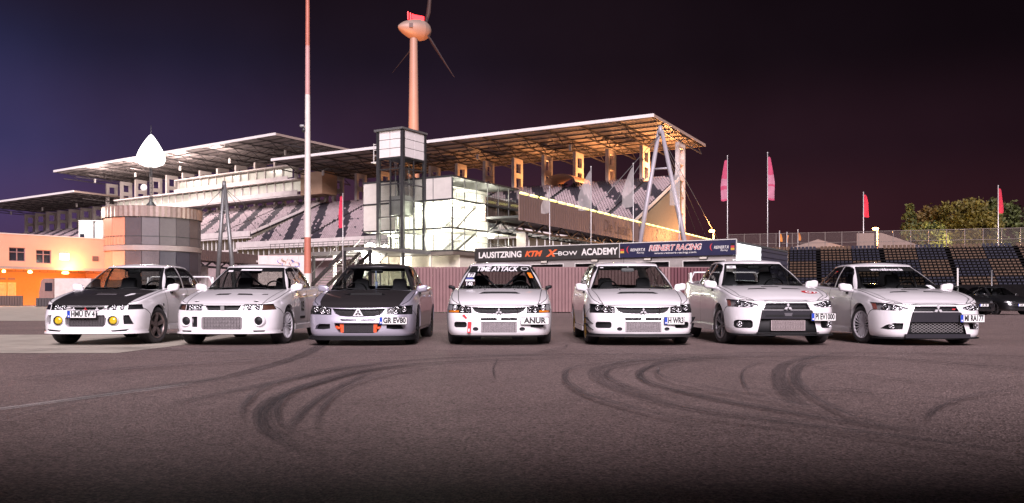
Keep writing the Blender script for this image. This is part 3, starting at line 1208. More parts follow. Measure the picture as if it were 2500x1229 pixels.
def spec_a():
    s = spec_b()
    s.update(
        plan=[(0, 0), (.30, .012), (.54, .05), (.69, .125), (.79, .27), (.83, .50), (.845, .9), (.845, 1.5), (.845, 2.3), (.845, 3.2), (.842, 3.6), (.828, 3.95), (.77, 4.2), (.56, 4.31), (0, 4.34)],
        zb=[(0, .145), (.3, .145), (.5, .155), (.8, .20), (1.3, .21), (3.1, .21), (3.9, .23), (4.34, .25)],
        zs=[(0, .575), (.12, .600), (.3, .640), (.6, .705), (.9, .765), (1.2, .815), (1.6, .850), (2.4, .872), (3.4, .90), (4.1, .92), (4.34, .90)],
        pf=[(0, -.03), (.08, .0), (.2, .01), (.62, .006), (.72, -.012), (.86, -.035), (1, -.065)],
        axles=(.86, 3.37), crown=[(0, 0), (.25, .02), (.6, .032), (1.1, .03), (1.6, .03), (4.34, .03)],
        base=[(0, 1.10), (.42, 1.12), (.64, 1.20), (.725, 1.40), (.742, 1.85), (.742, 2.45), (.728, 2.95), (.67, 3.40), (.50, 3.64), (.3, 3.70), (0, 3.72)],
        top=[(0, 1.84), (.30, 1.855), (.485, 1.89), (.552, 1.98), (.572, 2.2), (.575, 2.45), (.568, 2.7), (.545, 2.90), (.44, 3.03), (.25, 3.07), (0, 3.08)],
        zbelt=[(1.10, .825), (1.4, .862), (2.5, .88), (3.72, .92)],
        ztop=[(1.84, 1.278), (2.1, 1.305), (2.5, 1.312), (2.9, 1.295), (3.08, 1.27)],
        rcrown=[(1.84, .01), (2.2, .032), (2.8, .03), (3.08, .012)],
        screen_out=[(-.725, .845), (.725, .845), (.515, 1.297), (-.515, 1.297)],
        screen=[(-.67, .872), (.67, .872), (.488, 1.274), (-.488, 1.274)],
        rear_glass=[(-.58, .96), (.58, .96), (.44, 1.262), (-.44, 1.262)],
        side_glass=[[(1.45, .928), (2.20, .935), (2.20, 1.292), (2.02, 1.285), (1.88, 1.25)],
                    [(2.29, .935), (3.02, .95), (3.20, 1.0), (2.88, 1.25), (2.72, 1.285), (2.29, 1.294)]],
        bumper_side=[(-.4, 0), (.54, 0), (.52, .47), (.44, .53), (.26, .60), (.12, .64), (-.4, .64)],
        hood_top=[(-.60, .01), (.60, .01), (.64, .28), (.70, 1.15), (-.70, 1.15), (-.64, .28)],
        door=(1.22, 2.245, 3.15), track=.735, arch=.345)
    return s


def spec_c():
    s = spec_b()
    s.update(
        plan=[(0, 0), (.32, .012), (.56, .060), (.72, .15), (.83, .31), (.885, .54), (.902, .9), (.902, 1.5), (.902, 2.3), (.905, 3.2), (.905, 3.6), (.885, 4.0), (.81, 4.32), (.58, 4.46), (0, 4.51)],
        zb=[(0, .145), (.3, .145), (.5, .155), (.8, .20), (1.3, .20), (3.1, .20), (3.9, .23), (4.51, .26)],
        zs=[(0, .640), (.12, .665), (.3, .705), (.6, .775), (.9, .832), (1.2, .874), (1.6, .905), (2.4, .935), (3.4, .985), (4.2, 1.03), (4.51, 1.0)],
        pf=[(0, -.035), (.07, -.005), (.2, .0), (.45, -.015), (.66, -.03), (.84, -.04), (1, -.065)],
        fillet=.06, axles=(.93, 3.58), flare=.022,
        base=[(0, 1.16), (.44, 1.185), (.69, 1.28), (.772, 1.48), (.79, 1.9), (.79, 2.5), (.775, 3.0), (.71, 3.55), (.53, 3.84), (.3, 3.92), (0, 3.94)],
        top=[(0, 2.02), (.30, 2.035), (.49, 2.08), (.56, 2.17), (.582, 2.33), (.585, 2.55), (.578, 2.8), (.55, 3.0), (.44, 3.17), (.25, 3.22), (0, 3.23)],
        zbelt=[(1.16, .885), (1.48, .918), (2.5, .94), (3.94, 1.0)],
        ztop=[(2.02, 1.358), (2.3, 1.392), (2.65, 1.396), (3.0, 1.375), (3.23, 1.34)],
        rcrown=[(2.02, .012), (2.4, .036), (2.95, .034), (3.23, .012)],
        screen_out=[(-.765, .905), (.765, .905), (.515, 1.377), (-.515, 1.377)],
        screen=[(-.705, .932), (.705, .932), (.49, 1.354), (-.49, 1.354)],
        rear_glass=[(-.60, 1.04), (.60, 1.04), (.44, 1.33), (-.44, 1.33)],
        side_glass=[[(1.56, .985), (2.34, .998), (2.34, 1.372), (2.18, 1.362), (2.03, 1.318)],
                    [(2.43, .998), (3.14, 1.02), (3.36, 1.07), (3.02, 1.318), (2.86, 1.362), (2.43, 1.376)]],
        bumper_side=[(-.4, 0), (.60, 0), (.585, .50), (.52, .57), (.2, .72), (-.4, .72)],
        hood_top=[(-.50, .10), (.50, .10), (.70, .36), (.76, 1.22), (-.76, 1.22), (-.70, .36)],
        door=(1.30, 2.39, 3.36), track=.785, mirror=(.23, .145, .12), mirror_out=.125)
    return s

# ================================================================== setting
SITE = R(-31.05)                     # the whole circuit complex is laid out on one skewed grid
EX = Vector((math.cos(SITE), math.sin(SITE), 0))
EY = Vector((-math.sin(SITE), math.cos(SITE), 0))


def on_line(px, org, d):
    """distance k along org + k d at which the ground-plan line crosses the bearing px"""
    q = (px - 1250) / F_PX
    return (org[0] - q * org[1]) / (q * d[1] - d[0])


def hz(py, Y):
    return CAM_H + (730 - py) * Y / F_PX


def point_light(name, loc, power, col, parent=None, size=.4):
    d = bpy.data.lights.new(name, 'POINT')
    d.energy = power
    d.color = col
    d.shadow_soft_size = size
    o = bpy.data.objects.new(name, d)
    COL.objects.link(o)
    if parent is not None:
        o.parent = parent
    o.location = loc
    return o


SODIUM = (1.0, 0.40, 0.13)
COOLWHITE = (1.0, 0.93, 0.79)

# ---- asphalt
def asphalt():
    m = bpy.data.materials.new('asphalt')
    m.use_nodes = True
    nt = m.node_tree
    p = nt.nodes['Principled BSDF']
    tc = nt.nodes.new('ShaderNodeTexCoord')
    def noise(scale, detail, rough=.6):
        n = nt.nodes.new('ShaderNodeTexNoise')
        n.inputs['Scale'].default_value = scale
        n.inputs['Detail'].default_value = detail
        n.inputs['Roughness'].default_value = rough
        nt.links.new(tc.outputs['Object'], n.inputs['Vector'])
        return n
    def rng(src, a, b, c, d):
        r = nt.nodes.new('ShaderNodeMapRange')
        for k, v in zip(('From Min', 'From Max', 'To Min', 'To Max'), (a, b, c, d)):
            r.inputs[k].default_value = v
        nt.links.new(src, r.inputs['Value'])
        return r.outputs[0]
    def mul(a, b):
        n = nt.nodes.new('ShaderNodeMath'); n.operation = 'MULTIPLY'
        nt.links.new(a, n.inputs[0]); nt.links.new(b, n.inputs[1])
        return n.outputs[0]
    patch = rng(noise(.35, 5).outputs['Fac'], .3, .7, .82, 1.16)
    grain = rng(noise(55, 4, .85).outputs['Fac'], .34, .66, .5, 1.5)
    vor = nt.nodes.new('ShaderNodeTexVoronoi')
    vor.inputs['Scale'].default_value = 110
    nt.links.new(tc.outputs['Object'], vor.inputs['Vector'])
    vor.inputs['Scale'].default_value = 75
    sep = nt.nodes.new('ShaderNodeSeparateColor')
    nt.links.new(vor.outputs['Color'], sep.inputs[0])
    stone = rng(sep.outputs[0], 0, 1, .45, 1.55)
    mott = rng(noise(5, 6, .75).outputs['Fac'], .3, .7, .86, 1.14)
    f = mul(mul(mul(patch, grain), stone), mott)
    v = nt.nodes.new('ShaderNodeVectorMath'); v.operation = 'SCALE'
    v.inputs[0].default_value = (.182, .134, .125)
    nt.links.new(f, v.inputs['Scale'])
    nt.links.new(v.outputs[0], p.inputs['Base Color'])
    p.inputs['Roughness'].default_value = .72
    p.inputs['Specular IOR Level'].default_value = .3
    b = nt.nodes.new('ShaderNodeBump')
    b.inputs['Strength'].default_value = 1.0
    b.inputs['Distance'].default_value = .010
    nt.links.new(vor.outputs['Distance'], b.inputs['Height'])
    b2 = nt.nodes.new('ShaderNodeBump')
    b2.inputs['Strength'].default_value = .4
    b2.inputs['Distance'].default_value = .01
    nt.links.new(noise(35, 4).outputs['Fac'], b2.inputs['Height'])
    nt.links.new(b.outputs[0], b2.inputs['Normal'])
    nt.links.new(b2.outputs[0], p.inputs['Normal'])
    return m


g = MB()
g.add([(-2500, -80, 0), (2500, -80, 0), (2500, 4000, 0), (-2500, 4000, 0)], [(0, 1, 2, 3)])
ground = g.build('ground', asphalt())
ground['kind'] = 'structure'
LIT_GROUND = mat('lamplit_ground', (.40, .36, .30), .8, var=.18, vscale=1.3, bump=.3, bscale=30)  # lamp light on the left-hand ground, put into a paler colour
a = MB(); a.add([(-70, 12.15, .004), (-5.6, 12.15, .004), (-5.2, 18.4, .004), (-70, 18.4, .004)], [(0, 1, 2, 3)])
a.build('lit_ground_near', LIT_GROUND)['kind'] = 'structure'
a = MB(); a.add([(-90, 30, .004), (-9, 30, .004), (-11, 94, .004), (-90, 94, .004)], [(0, 1, 2, 3)])  # second pale sheet for the lamplit ground further back
a.build('lit_ground_far', LIT_GROUND)['kind'] = 'structure'


def mark_mat(name, col, dens):
    m = bpy.data.materials.new(name)
    m.use_nodes = True
    nt = m.node_tree
    p = nt.nodes['Principled BSDF']
    p.inputs['Base Color'].default_value = (*col, 1)
    p.inputs['Roughness'].default_value = .6
    out = nt.nodes['Material Output']
    at = nt.nodes.new('ShaderNodeAttribute'); at.attribute_name = 'fade'
    tc = nt.nodes.new('ShaderNodeTexCoord')
    n = nt.nodes.new('ShaderNodeTexNoise'); n.inputs['Scale'].default_value = 1.0; n.inputs['Detail'].default_value = 6; n.inputs['Roughness'].default_value = .7
    a1 = nt.nodes.new('ShaderNodeAttribute'); a1.attribute_name = 'across'      # streaks run along the mark
    a2 = nt.nodes.new('ShaderNodeAttribute'); a2.attribute_name = 'along'
    cx = nt.nodes.new('ShaderNodeCombineXYZ')
    nt.links.new(a1.outputs['Fac'], cx.inputs[0]); nt.links.new(a2.outputs['Fac'], cx.inputs[1])
    nt.links.new(cx.outputs[0], n.inputs['Vector'])
    r = nt.nodes.new('ShaderNodeMapRange')
    r.inputs['From Min'].default_value, r.inputs['From Max'].default_value = .33, .64
    r.inputs['To Min'].default_value, r.inputs['To Max'].default_value = .12 * dens, dens
    nt.links.new(n.outputs['Fac'], r.inputs['Value'])
    mu = nt.nodes.new('ShaderNodeMath'); mu.operation = 'MULTIPLY'
    nt.links.new(at.outputs['Fac'], mu.inputs[0]); nt.links.new(r.outputs[0], mu.inputs[1])
    t = nt.nodes.new('ShaderNodeBsdfTransparent')
    mx = nt.nodes.new('ShaderNodeMixShader')
    nt.links.new(mu.outputs[0], mx.inputs[0]); nt.links.new(t.outputs[0], mx.inputs[1]); nt.links.new(p.outputs[0], mx.inputs[2])
    nt.links.new(mx.outputs[0], out.inputs[0])
    return m


MARK = mark_mat('tyre_mark', (.040, .037, .041), .56)
MARK_FAINT = mark_mat('tyre_mark_faint', (.05, .046, .05), .46)
MARK_PALE = mark_mat('scuffed_line', (.55, .52, .50), .75)


def tyre_mark(pts, w, m, k):
    """pts: bearings (px, py) of a mark on the ground, turned into metres"""
    g = []
    for px, py in pts:
        Y = F_PX * CAM_H / (py - 730)
        g.append(((px - 1250) * Y / F_PX, Y))
    C = catmull(g, None)
    C = resample(C, 90)
    n = plan_normals(C); n[0] = n[1]; n[-1] = n[-2]
    w *= .5
    across = (-.5, -.40, 0, .40, .5)
    vs, fs, fade, fa, fl = [], [], [], [], []
    for i, (c, d) in enumerate(zip(C, n)):
        e = min(1, i / 12, (len(C) - 1 - i) / 16)
        for a_ in across:
            q = c + d * a_ * w
            vs.append((q[0], q[1], .008 + .0006 * k))
            fa.append(a_ * 9 + k * 13.7); fl.append(i * .11)
            fade.append((0 if abs(a_) == .5 else (1 if a_ else .8)) * e)
    for i in range(len(C) - 1):
        for j in range(4):
            fs.append((i * 5 + j, i * 5 + j + 1, i * 5 + 6 + j, i * 5 + 5 + j))
    o = mesh_obj('tyre_mark', vs, fs, m, ground)
    at = o.data.attributes.new('fade', 'FLOAT', 'POINT')
    at.data.foreach_set('value', fade)
    for nm_, dt_ in (('across', fa), ('along', fl)):
        o.data.attributes.new(nm_, 'FLOAT', 'POINT').data.foreach_set('value', dt_)


for k, (pts, w, m) in enumerate([
    ([(800, 835), (770, 852), (740, 868), (690, 885), (620, 905), (540, 925), (440, 944)], .42, MARK),
    ([(470, 938), (300, 960), (150, 980), (0, 1000), (-200, 1022)], .14, MARK_PALE),
    ([(560, 921), (420, 940), (260, 962), (110, 985)], .22, MARK_FAINT),
    ([(1500, 872), (1250, 878), (1050, 888), (900, 905), (780, 935), (690, 965), (648, 995), (640, 1020), (652, 1050), (700, 1085), (790, 1125)], .28, MARK),
    ([(1450, 866), (1250, 870), (1000, 882), (850, 900), (700, 930), (560, 960), (450, 985), (385, 1015)], .34, MARK_FAINT),
    ([(910, 908), (820, 950), (760, 990), (722, 1030), (705, 1065)], .16, MARK_FAINT),
    ([(1000, 870), (1250, 868), (1500, 866), (1800, 870), (2050, 872), (2250, 882), (2500, 902), (2700, 925)], .26, MARK),
    ([(2650, 878), (2500, 873), (2250, 865), (1950, 863), (1700, 866)], .30, MARK_FAINT),
    ([(1900, 872), (1700, 877), (1620, 886), (1572, 904), (1562, 918), (1582, 935), (1650, 955), (1760, 980), (1900, 1005), (2050, 1030), (2250, 1055), (2550, 1078)], .20, MARK),
    ([(1780, 868), (1560, 882), (1490, 895), (1455, 906), (1455, 922), (1480, 940), (1560, 970), (1680, 1000), (1850, 1025), (2000, 1047), (2200, 1075), (2550, 1110)], .32, MARK_FAINT),
    ([(1800, 872), (1600, 884), (1510, 898), (1482, 908), (1484, 922), (1530, 945), (1620, 975)], .16, MARK_FAINT),
    ([(2030, 866), (1940, 884), (1908, 900), (1902, 920), (1908, 945), (1935, 978), (1975, 1012)], .30, MARK),
    ([(1870, 882), (1822, 902), (1812, 925), (1830, 962)], .07, MARK_FAINT),
    ([(1890, 956), (1960, 950), (2040, 953), (2160, 966)], .12, MARK_FAINT),
    ([(1960, 895), (2150, 925), (2350, 942), (2550, 950)], .10, MARK_FAINT),
    ([(0, 860), (250, 852), (450, 857), (700, 862)], .5, MARK_FAINT),
    ([(0, 885), (200, 870), (420, 866)], .14, MARK_FAINT),
    ([(1290, 868), (1380, 850), (1360, 842), (1250, 848)], .10, MARK_FAINT),
    ([(0, 935), (300, 905), (600, 885), (950, 872)], .20, MARK_FAINT),
    ([(1215, 880), (1205, 905), (1210, 935)], .06, MARK_FAINT),
    ([(950, 886), (800, 908), (660, 945), (600, 990), (590, 1040)], .14, MARK_FAINT),
    ([(1300, 884), (1100, 896), (960, 915), (850, 950), (790, 1000), (770, 1060)], .12, MARK_FAINT),
    ([(2100, 868), (1980, 890), (1950, 915), (1960, 950), (2010, 990), (2120, 1040), (2300, 1090)], .14, MARK_FAINT),
    ([(1650, 880), (1420, 900), (1380, 925), (1420, 965), (1560, 1010), (1800, 1060)], .16, MARK_FAINT),
    ([(2500, 888), (2250, 875), (2000, 872), (1750, 876), (1500, 886), (1300, 900)], .12, MARK_FAINT),
    ([(2520, 960), (2400, 970), (2300, 1000), (2260, 1040)], .12, MARK_FAINT),
    ([(2600, 1010), (2300, 985), (2050, 968), (1800, 962), (1550, 968), (1300, 985)], .10, MARK_FAINT),
    ([(-60, 960), (200, 920), (500, 892), (800, 880), (1100, 876), (1500, 880), (1900, 890), (2550, 930)], .16, MARK_FAINT),
    ([(-60, 915), (200, 890), (500, 876), (900, 866), (1300, 862)], .14, MARK_FAINT),
    ([(-60, 1060), (150, 1000), (400, 955), (700, 920), (1000, 897), (1350, 886)], .12, MARK_FAINT),
    ([(1300, 872), (1080, 884), (930, 900), (815, 928), (720, 962), (682, 996), (676, 1024), (692, 1056), (745, 1095)], .12, MARK),
    ([(2000, 868), (1800, 872), (1690, 882), (1620, 900), (1606, 916), (1630, 933), (1720, 955), (1850, 980), (2000, 1008), (2200, 1036), (2550, 1060)], .10, MARK_FAINT),
    ([(2100, 862), (1990, 880), (1945, 900), (1935, 922), (1942, 950), (1975, 985)], .12, MARK_FAINT),
    ([(2550, 1140), (2300, 1100), (2050, 1066), (1850, 1044), (1650, 1018)], .12, MARK_FAINT),
]):
    for j, (dx, dy) in enumerate(((0, 0), (0, 4)) if w < .3 else ((0, 0),)):
        tyre_mark([(x + dx, y + dy) for x, y in pts], w * (1 if j == 0 else .55), m, 2 * k + j)

# ---- unseen roofed block, added behind the camera to shade the near asphalt
SHADE_CLAD = mat('shade_block_cladding', (.22, .21, .21), .6, var=.1)
t = thing('shade_block', 'unseen long grey block with overhanging flat roof, added behind the camera for shade', 'building', (0, -.9, 0))
MB().box(-45, 45, -8, -1.6, 0, 2.55).build('wall', SHADE_CLAD, t)  # wall of the added shade block
MB().box(-46, 46, -8.5, 1.85, 2.6, 2.75).build('roof', mat('roof_felt', (.06, .06, .06), .8), t)  # roof of the added block, shades the near asphalt
for i in range(9):
    x = -40 + i * 10
    MB().box(x - 2, x + 2, -1.62, -1.55, .02, 2.5).build('door', mat('shade_block_door_grey', (.14, .14, .15), .5), t)  # doors of the added shade block

# ---- corrugated hoarding behind the cars
PINKSHEET = mat('paler_pink_sheet', (.215, .118, .118), .4, .1, var=.10, vscale=2.2)  # paler pink for the left sheets, dark red for the others
REDSHEET = mat('dark_red_sheet', (.10, .02, .03), .5, var=.12, vscale=2.2)
FY = 47.0
t = thing('corrugated_fence', 'pink and dark red corrugated sheet hoarding behind the parked cars', 'fence', (0, FY, 0))
sheet = {}
SW = 1.08
for key, m in (('pink', PINKSHEET), ('red', REDSHEET)):
    b = MB()
    prof = []
    n = 6
    for i in range(n):
        x = SW * i / n
        d = SW / n
        prof += [(x, 0), (x + d * .14, 0), (x + d * .24, -.10), (x + d * .90, -.10)]
    prof.append((SW, 0))
    vs = [(x, y, z) for z in (.06, 2.46) for x, y in prof]
    k = len(prof)
    b.add(vs, [(i, i + 1, k + i + 1, k + i) for i in range(k - 1)], False)
    o = b.build('sheet', m)
    sheet[key] = o.data
    bpy.data.objects.remove(o)
for i in range(15):
    x = -5.4 + i * SW
    o = link_mesh('sheet', sheet['pink' if x < 7.6 else 'red'], t, (x, rnd.uniform(-.006, .006), rnd.uniform(-.01, .01)))
for i in range(9):
    b = MB(); b.box(-.04, .04, .02, .10, 0, 2.5); b.build('post', mat('post_grey', (.25, .24, .24), .5, .5), t, loc=(-5.4 + i * 2 * SW, 0, 0))
b = MB(); b.box(-5.4, -5.4 + 15 * SW, .005, .05, 2.46, 2.51); b.build('top_rail', PINKSHEET, t)

# ---- pit garage with the two banners
GO = (13.5, 51.8)
GD = (-EX.x, -EX.y)


def gx(px):
    return -on_line(px, GO, GD)


t = thing('pit_garage', 'low grey pit garage with two advertising boards and roller doors', 'building', (GO[0], GO[1], 0), SITE)
GL = gx(1163)
CLADW = mat('garage_cladding', (.34, .31, .29), .55, .1, var=.08)
doors = [(1285, 1376), (1403, 1500), (1530, 1635), (1666, 1772)]
xs = [GL]
for a_, b_ in doors:
    xs += [gx(a_), gx(b_)]
xs.append(0)
for i in range(0, len(xs), 2):
    b = MB()
    n = 10
    for j in range(n):
        z0, z1 = 3.15 * j / n, 3.15 * (j + 1) / n
        b.box(xs[i], xs[i + 1], .0, .25, z0 + .012, z1)
    b.box(xs[i], xs[i + 1], .012, .25, 0, 3.15)
    b.build('pier', CLADW, t)
MB().box(GL, 0, -.004, .25, 3.152, 3.42).build('header', CLADW, t)
for a_, b_ in doors:
    x0, x1 = gx(a_), gx(b_)
    d = MB(); d.box(x0, x1, .35, .40, 0, 3.15)
    for j in range(12):
        d.box(x0, x1, .33, .352, .02 + j * .26, .22 + j * .26)
    dr = d.build('roller_door', mat('roller_dark', (.05, .047, .05), .5, .3), t)
    f = MB()
    f.box(x0, x0 + .05, -.02, .02, 0, 3.15); f.box(x1 - .05, x1, -.02, .02, 0, 3.15); f.box(x0 + .05, x1 - .05, -.02, .02, 3.10, 3.15)
    f.build('door_frame', mat('frame_white', (.62, .60, .57), .5), dr)
for px in (1330, 1453, 1582, 1718):
    b = MB(); b.box(-.22, .22, -.12, 0, 3.22, 3.34); b.mi = 1; b.box(.22, .26, -.12, 0, 3.22, 3.34)
    b.build('wall_lamp', [mat('lamp_case_cream', (.6, .56, .48), .5), TRIM], t, loc=(gx(px), -.005, 0))
MB().box(GL, .0, .25, 13, 4.15, 4.27).build('roof', mat('roof_felt'), t)
MB().box(GL, -.02, 12.8, 13, 0, 4.15).build('rear_wall', CLADW, t)
MB().box(GL, GL + .2, .25, 12.8, 0, 4.15).build('end_wall', CLADW, t)
b = MB()
for j in range(22):
    b.box(-.2, .02 if j % 2 else -.02, 5.4, 12.8, .02 + j * .186, .02 + (j + 1) * .186)
b.build('end_wall', mat('dark_blue_cladding', (.055, .055, .085), .5, .2), t)
GLOW_W = mat('glow_white_panel', (.85, .87, .87), .5, emit=(.93, .98, 1.0), estr=1.6, var=.02)  # lamp light on the garage end wall, put in as emission
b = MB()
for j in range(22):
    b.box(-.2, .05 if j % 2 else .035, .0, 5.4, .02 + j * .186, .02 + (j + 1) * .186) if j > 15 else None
b.build('glow_panel', GLOW_W, t, label='white ribbed end panel with its light added as glow')
MB().box(-.2, .02, .0, 5.4, 0, 2.99).build('end_wall', mat('dark_blue_cladding'), t)
# boards
BOARD1 = mat('charcoal_board', (.035, .032, .030), .5, var=.15, vscale=.8)
BOARD2 = mat('navy_board', (.020, .020, .060), .5, var=.15, vscale=.8)
xm = gx(1515)
b1 = MB().box(GL - .05, xm - .02, -.16, -.05, 3.42, 4.33).build('banner_board', BOARD1, t)
b2 = MB().box(xm + .02, .04, -.16, -.05, 3.42, 4.33).build('banner_board', BOARD2, t)
MB().box(GL - .07, .06, -.18, -.02, 4.33, 4.38).build('board_cap', mat('frame_white'), t)
MB().box(.04, .075, -.175, -.02, 3.40, 4.33).build('board_end', mat('frame_white'), t)
MB().box(xm - .02, xm + .02, -.175, -.05, 3.42, 4.33).build('board_joint', mat('frame_white'), t)


def sign_text(par, s, p0, p1, zc, h, m, y=-.165, **kw):
    vs, fs = text_mesh(s, 1.0, **kw)
    x0, x1 = min(v[0] for v in vs), max(v[0] for v in vs)
    z0, z1 = min(v[1] for v in vs), max(v[1] for v in vs)
    a_, b_ = gx(p0), gx(p1)
    return mesh_obj('lettering', [(a_ + (v[0] - x0) / (x1 - x0) * (b_ - a_), y, zc + ((v[1] - z0) / (z1 - z0) - .5) * h) for v in vs], fs, m, par)


SIGNW = mat('sign_white', (.74, .72, .68), .5, var=.03)
SIGNO = mat('sign_orange', (.72, .13, .04), .5, var=.04)
SIGNR = mat('sign_red', (.50, .05, .06), .5, var=.04)
sign_text(b1, 'LAUSITZRING', 1172, 1276, 3.86, .44, SIGNW, bold=.03)
sign_text(b1, 'KTM', 1284, 1327, 3.86, .40, SIGNO, bold=.05, shear=.35)
sign_text(b1, 'X', 1335, 1364, 3.86, .48, SIGNO, bold=.05, shear=.3)
sign_text(b1, 'BOW', 1366, 1412, 3.82, .28, SIGNW, bold=.01)
mesh_obj('lettering', [(gx(1352), -.165, 3.80), (gx(1368), -.165, 3.80), (gx(1368), -.165, 3.84), (gx(1352), -.165, 3.84)], [(0, 1, 2, 3)], SIGNW, b1)
sign_text(b1, 'ACADEMY', 1422, 1511, 3.87, .46, SIGNW, bold=.03)
sign_text(b2, 'REINERT RACING', 1586, 1716, 3.98, .40, SIGNW, shear=.3, bold=.055)
sign_text(b2, 'REINERT RACING', 1588, 1714, 3.98, .34, SIGNR, y=-.168, shear=.3, bold=.0)
sign_text(b2, 'www.reinert-racing.com', 1600, 1702, 3.63, .15, SIGNW, bold=.01, shear=.15)
for p0 in (1531, 1735):
    sign_text(b2, 'REINERT.R', p0 + 10, p0 + 46, 3.90, .18, SIGNW, shear=.3, bold=.01)
    sign_text(b2, 'Racing', p0 + 26, p0 + 44, 3.70, .14, SIGNW, shear=.3)
    c0 = gx(p0 + 10)
    arc = [(c0 - .22 * math.cos(a_), 3.92 + .26 * math.sin(a_)) for a_ in np.linspace(-1.1, 1.3, 12)]
    vs = []
    for i, (x, z) in enumerate(arc):
        wv = .035 * math.sin(math.pi * i / 11) + .004
        vs += [(x - wv, -.165, z), (x + wv, -.165, z)]
    mesh_obj('swoosh', vs, [(2 * i, 2 * i + 1, 2 * i + 3, 2 * i + 2) for i in range(11)], SIGNR, b2)
for p0 in (1517, 1786):
    b = MB()
    for i, m_ in enumerate((0, 1, 2)):
        b.mi = m_
        x0, x1 = gx(p0), gx(p0 + 9)
        z0 = 4.12 - .14 * i
        b.add([(x0, -.165, z0 - .13), (x1, -.165, z0 - .13), (x1, -.165, z0), (x0, -.165, z0)], [(0, 1, 2, 3)])
    b.build('flag_print', [INK, SIGNR, mat('gold_print', (.6, .38, .05), .5)], b2, kind='stuff')

# ---- the stair building (glass) and the lift tower beside it
TO = (-6.28, 90.3)
STEEL = mat('dark_steel', (.055, .055, .058), .45, .5, var=.1)
STEELG = mat('grey_steel', (.20, .20, .20), .45, .5, var=.1)
PANE = glass('clear_pane', (.90, .92, .90), .9)
PANE_MILK = mat('frosted_pane', (.55, .52, .48), .35, var=.06, vscale=1.5)
SLAB = mat('pale_slab', (.55, .54, .50), .7, var=.08)
WALLW = mat('white_plaster', (.74, .73, .70), .7, var=.05)
LAMPW = mat('white_lamp', (1, 1, 1), .5, emit=COOLWHITE, estr=40, var=0)
LAMPW2 = mat('white_lamp_soft', (1, 1, 1), .5, emit=COOLWHITE, estr=9, var=0)
t = thing('stair_building', 'three-storey glass stair building brightly lit from inside', 'building', (TO[0], TO[1], 0), SITE)
BX, BY = -12.1, 13.6
ZF = [5.9, 8.3, 11.3, 13.75]
for i, z in enumerate(ZF):
    MB().box(BX, 0, 0, BY, z - .13, z + .02).build('roof' if i == 3 else 'floor_slab', SLAB if i < 3 else mat('roof_felt'), t)
    e = MB()
    e.box(BX - .06, .06, -.10, 0, z - .14, z + .05); e.box(0, .10, 0, BY, z - .14, z + .05)
    e.build('edge_beam', STEEL, t)
pw = {}
def pane(w, h, m):
    key = (round(w, 2), round(h, 2), m.name)
    if key not in pw:
        o = MB().box(-w / 2, w / 2, -.01, .01, 0, h).build('pane', m)
        pw[key] = o.data; bpy.data.objects.remove(o)
    return pw[key]
for s_ in range(3):
    h = ZF[s_ + 1] - ZF[s_] - .2
    n = 6
    for i in range(n):                                   # right face
        y = BY * (i + .5) / n
        link_mesh('pane', pane(BY / n - .06, h, PANE), t, (.04, y, ZF[s_] + .05), (0, 0, R(90)))
        MB().box(.0, .09, BY * i / n - .035, BY * i / n + .035, ZF[s_] + .05, ZF[s_] + .05 + h).build('mullion', STEELG if i else STEEL, t)
    m5 = 5
    for i in range(m5):                                  # front face
        x = BX * (i + .5) / m5
        if s_ == 2 and i < 2:
            link_mesh('pane', pane(-BX / m5 - .06, h, PANE_MILK), t, (x, -.04, ZF[s_] + .05))
        elif i >= 3 and s_ > 0:
            link_mesh('pane', pane(-BX / m5 - .06, h, PANE_MILK), t, (x, -.04, ZF[s_] + .05))
        else:
            link_mesh('pane', pane(-BX / m5 - .06, h, PANE), t, (x, -.04, ZF[s_] + .05))
        MB().box(BX * i / m5 - .035, BX * i / m5 + .035, -.09, 0, ZF[s_] + .05, ZF[s_] + .05 + h).build('mullion', STEELG, t)
    # inner wall, railing and stair flights
    MB().box(BX + .3, -4.2, 4.0, 4.2, ZF[s_] + .02, ZF[s_ + 1] - .14).build('inner_wall', WALLW, t)
    MB().box(-4.4, -4.2, 4.2, BY - .3, ZF[s_] + .02, ZF[s_ + 1] - .14).build('inner_wall', WALLW, t)
    r_ = MB()
    r_.bar((-.35, .4, ZF[s_] + 1.1), (-.35, BY - .2, ZF[s_] + 1.1), .05)
    r_.bar((-3.6, .35, ZF[s_] + 1.1), (-.35, .35, ZF[s_] + 1.1), .05)
    for i in range(45):
        y = .4 + i * .3
        r_.bar((-.35, y, ZF[s_] + .02), (-.35, y, ZF[s_] + 1.1), .025)
    for i in range(11):
        x = -3.6 + i * .3
        r_.bar((x, .35, ZF[s_] + .02), (x, .35, ZF[s_] + 1.1), .025)
    r_.build('railing', STEELG, t, kind='stuff')
    if s_ < 2:
        st = MB()
        nst = 14
        for i in range(nst):
            z = ZF[s_] + (ZF[s_ + 1] - ZF[s_]) * (i + .6) / nst
            st.box(-3.4, -1.6, 3.0 + i * .28, 3.3 + i * .28, z - .05, z)
        st.bar((-3.42, 2.9, ZF[s_] + .1), (-3.42, 7.0, ZF[s_ + 1] - .1), .06, .25)
        st.bar((-1.58, 2.9, ZF[s_] + .1), (-1.58, 7.0, ZF[s_ + 1] - .1), .06, .25)
        st.build('stair_flight', STEELG, t)
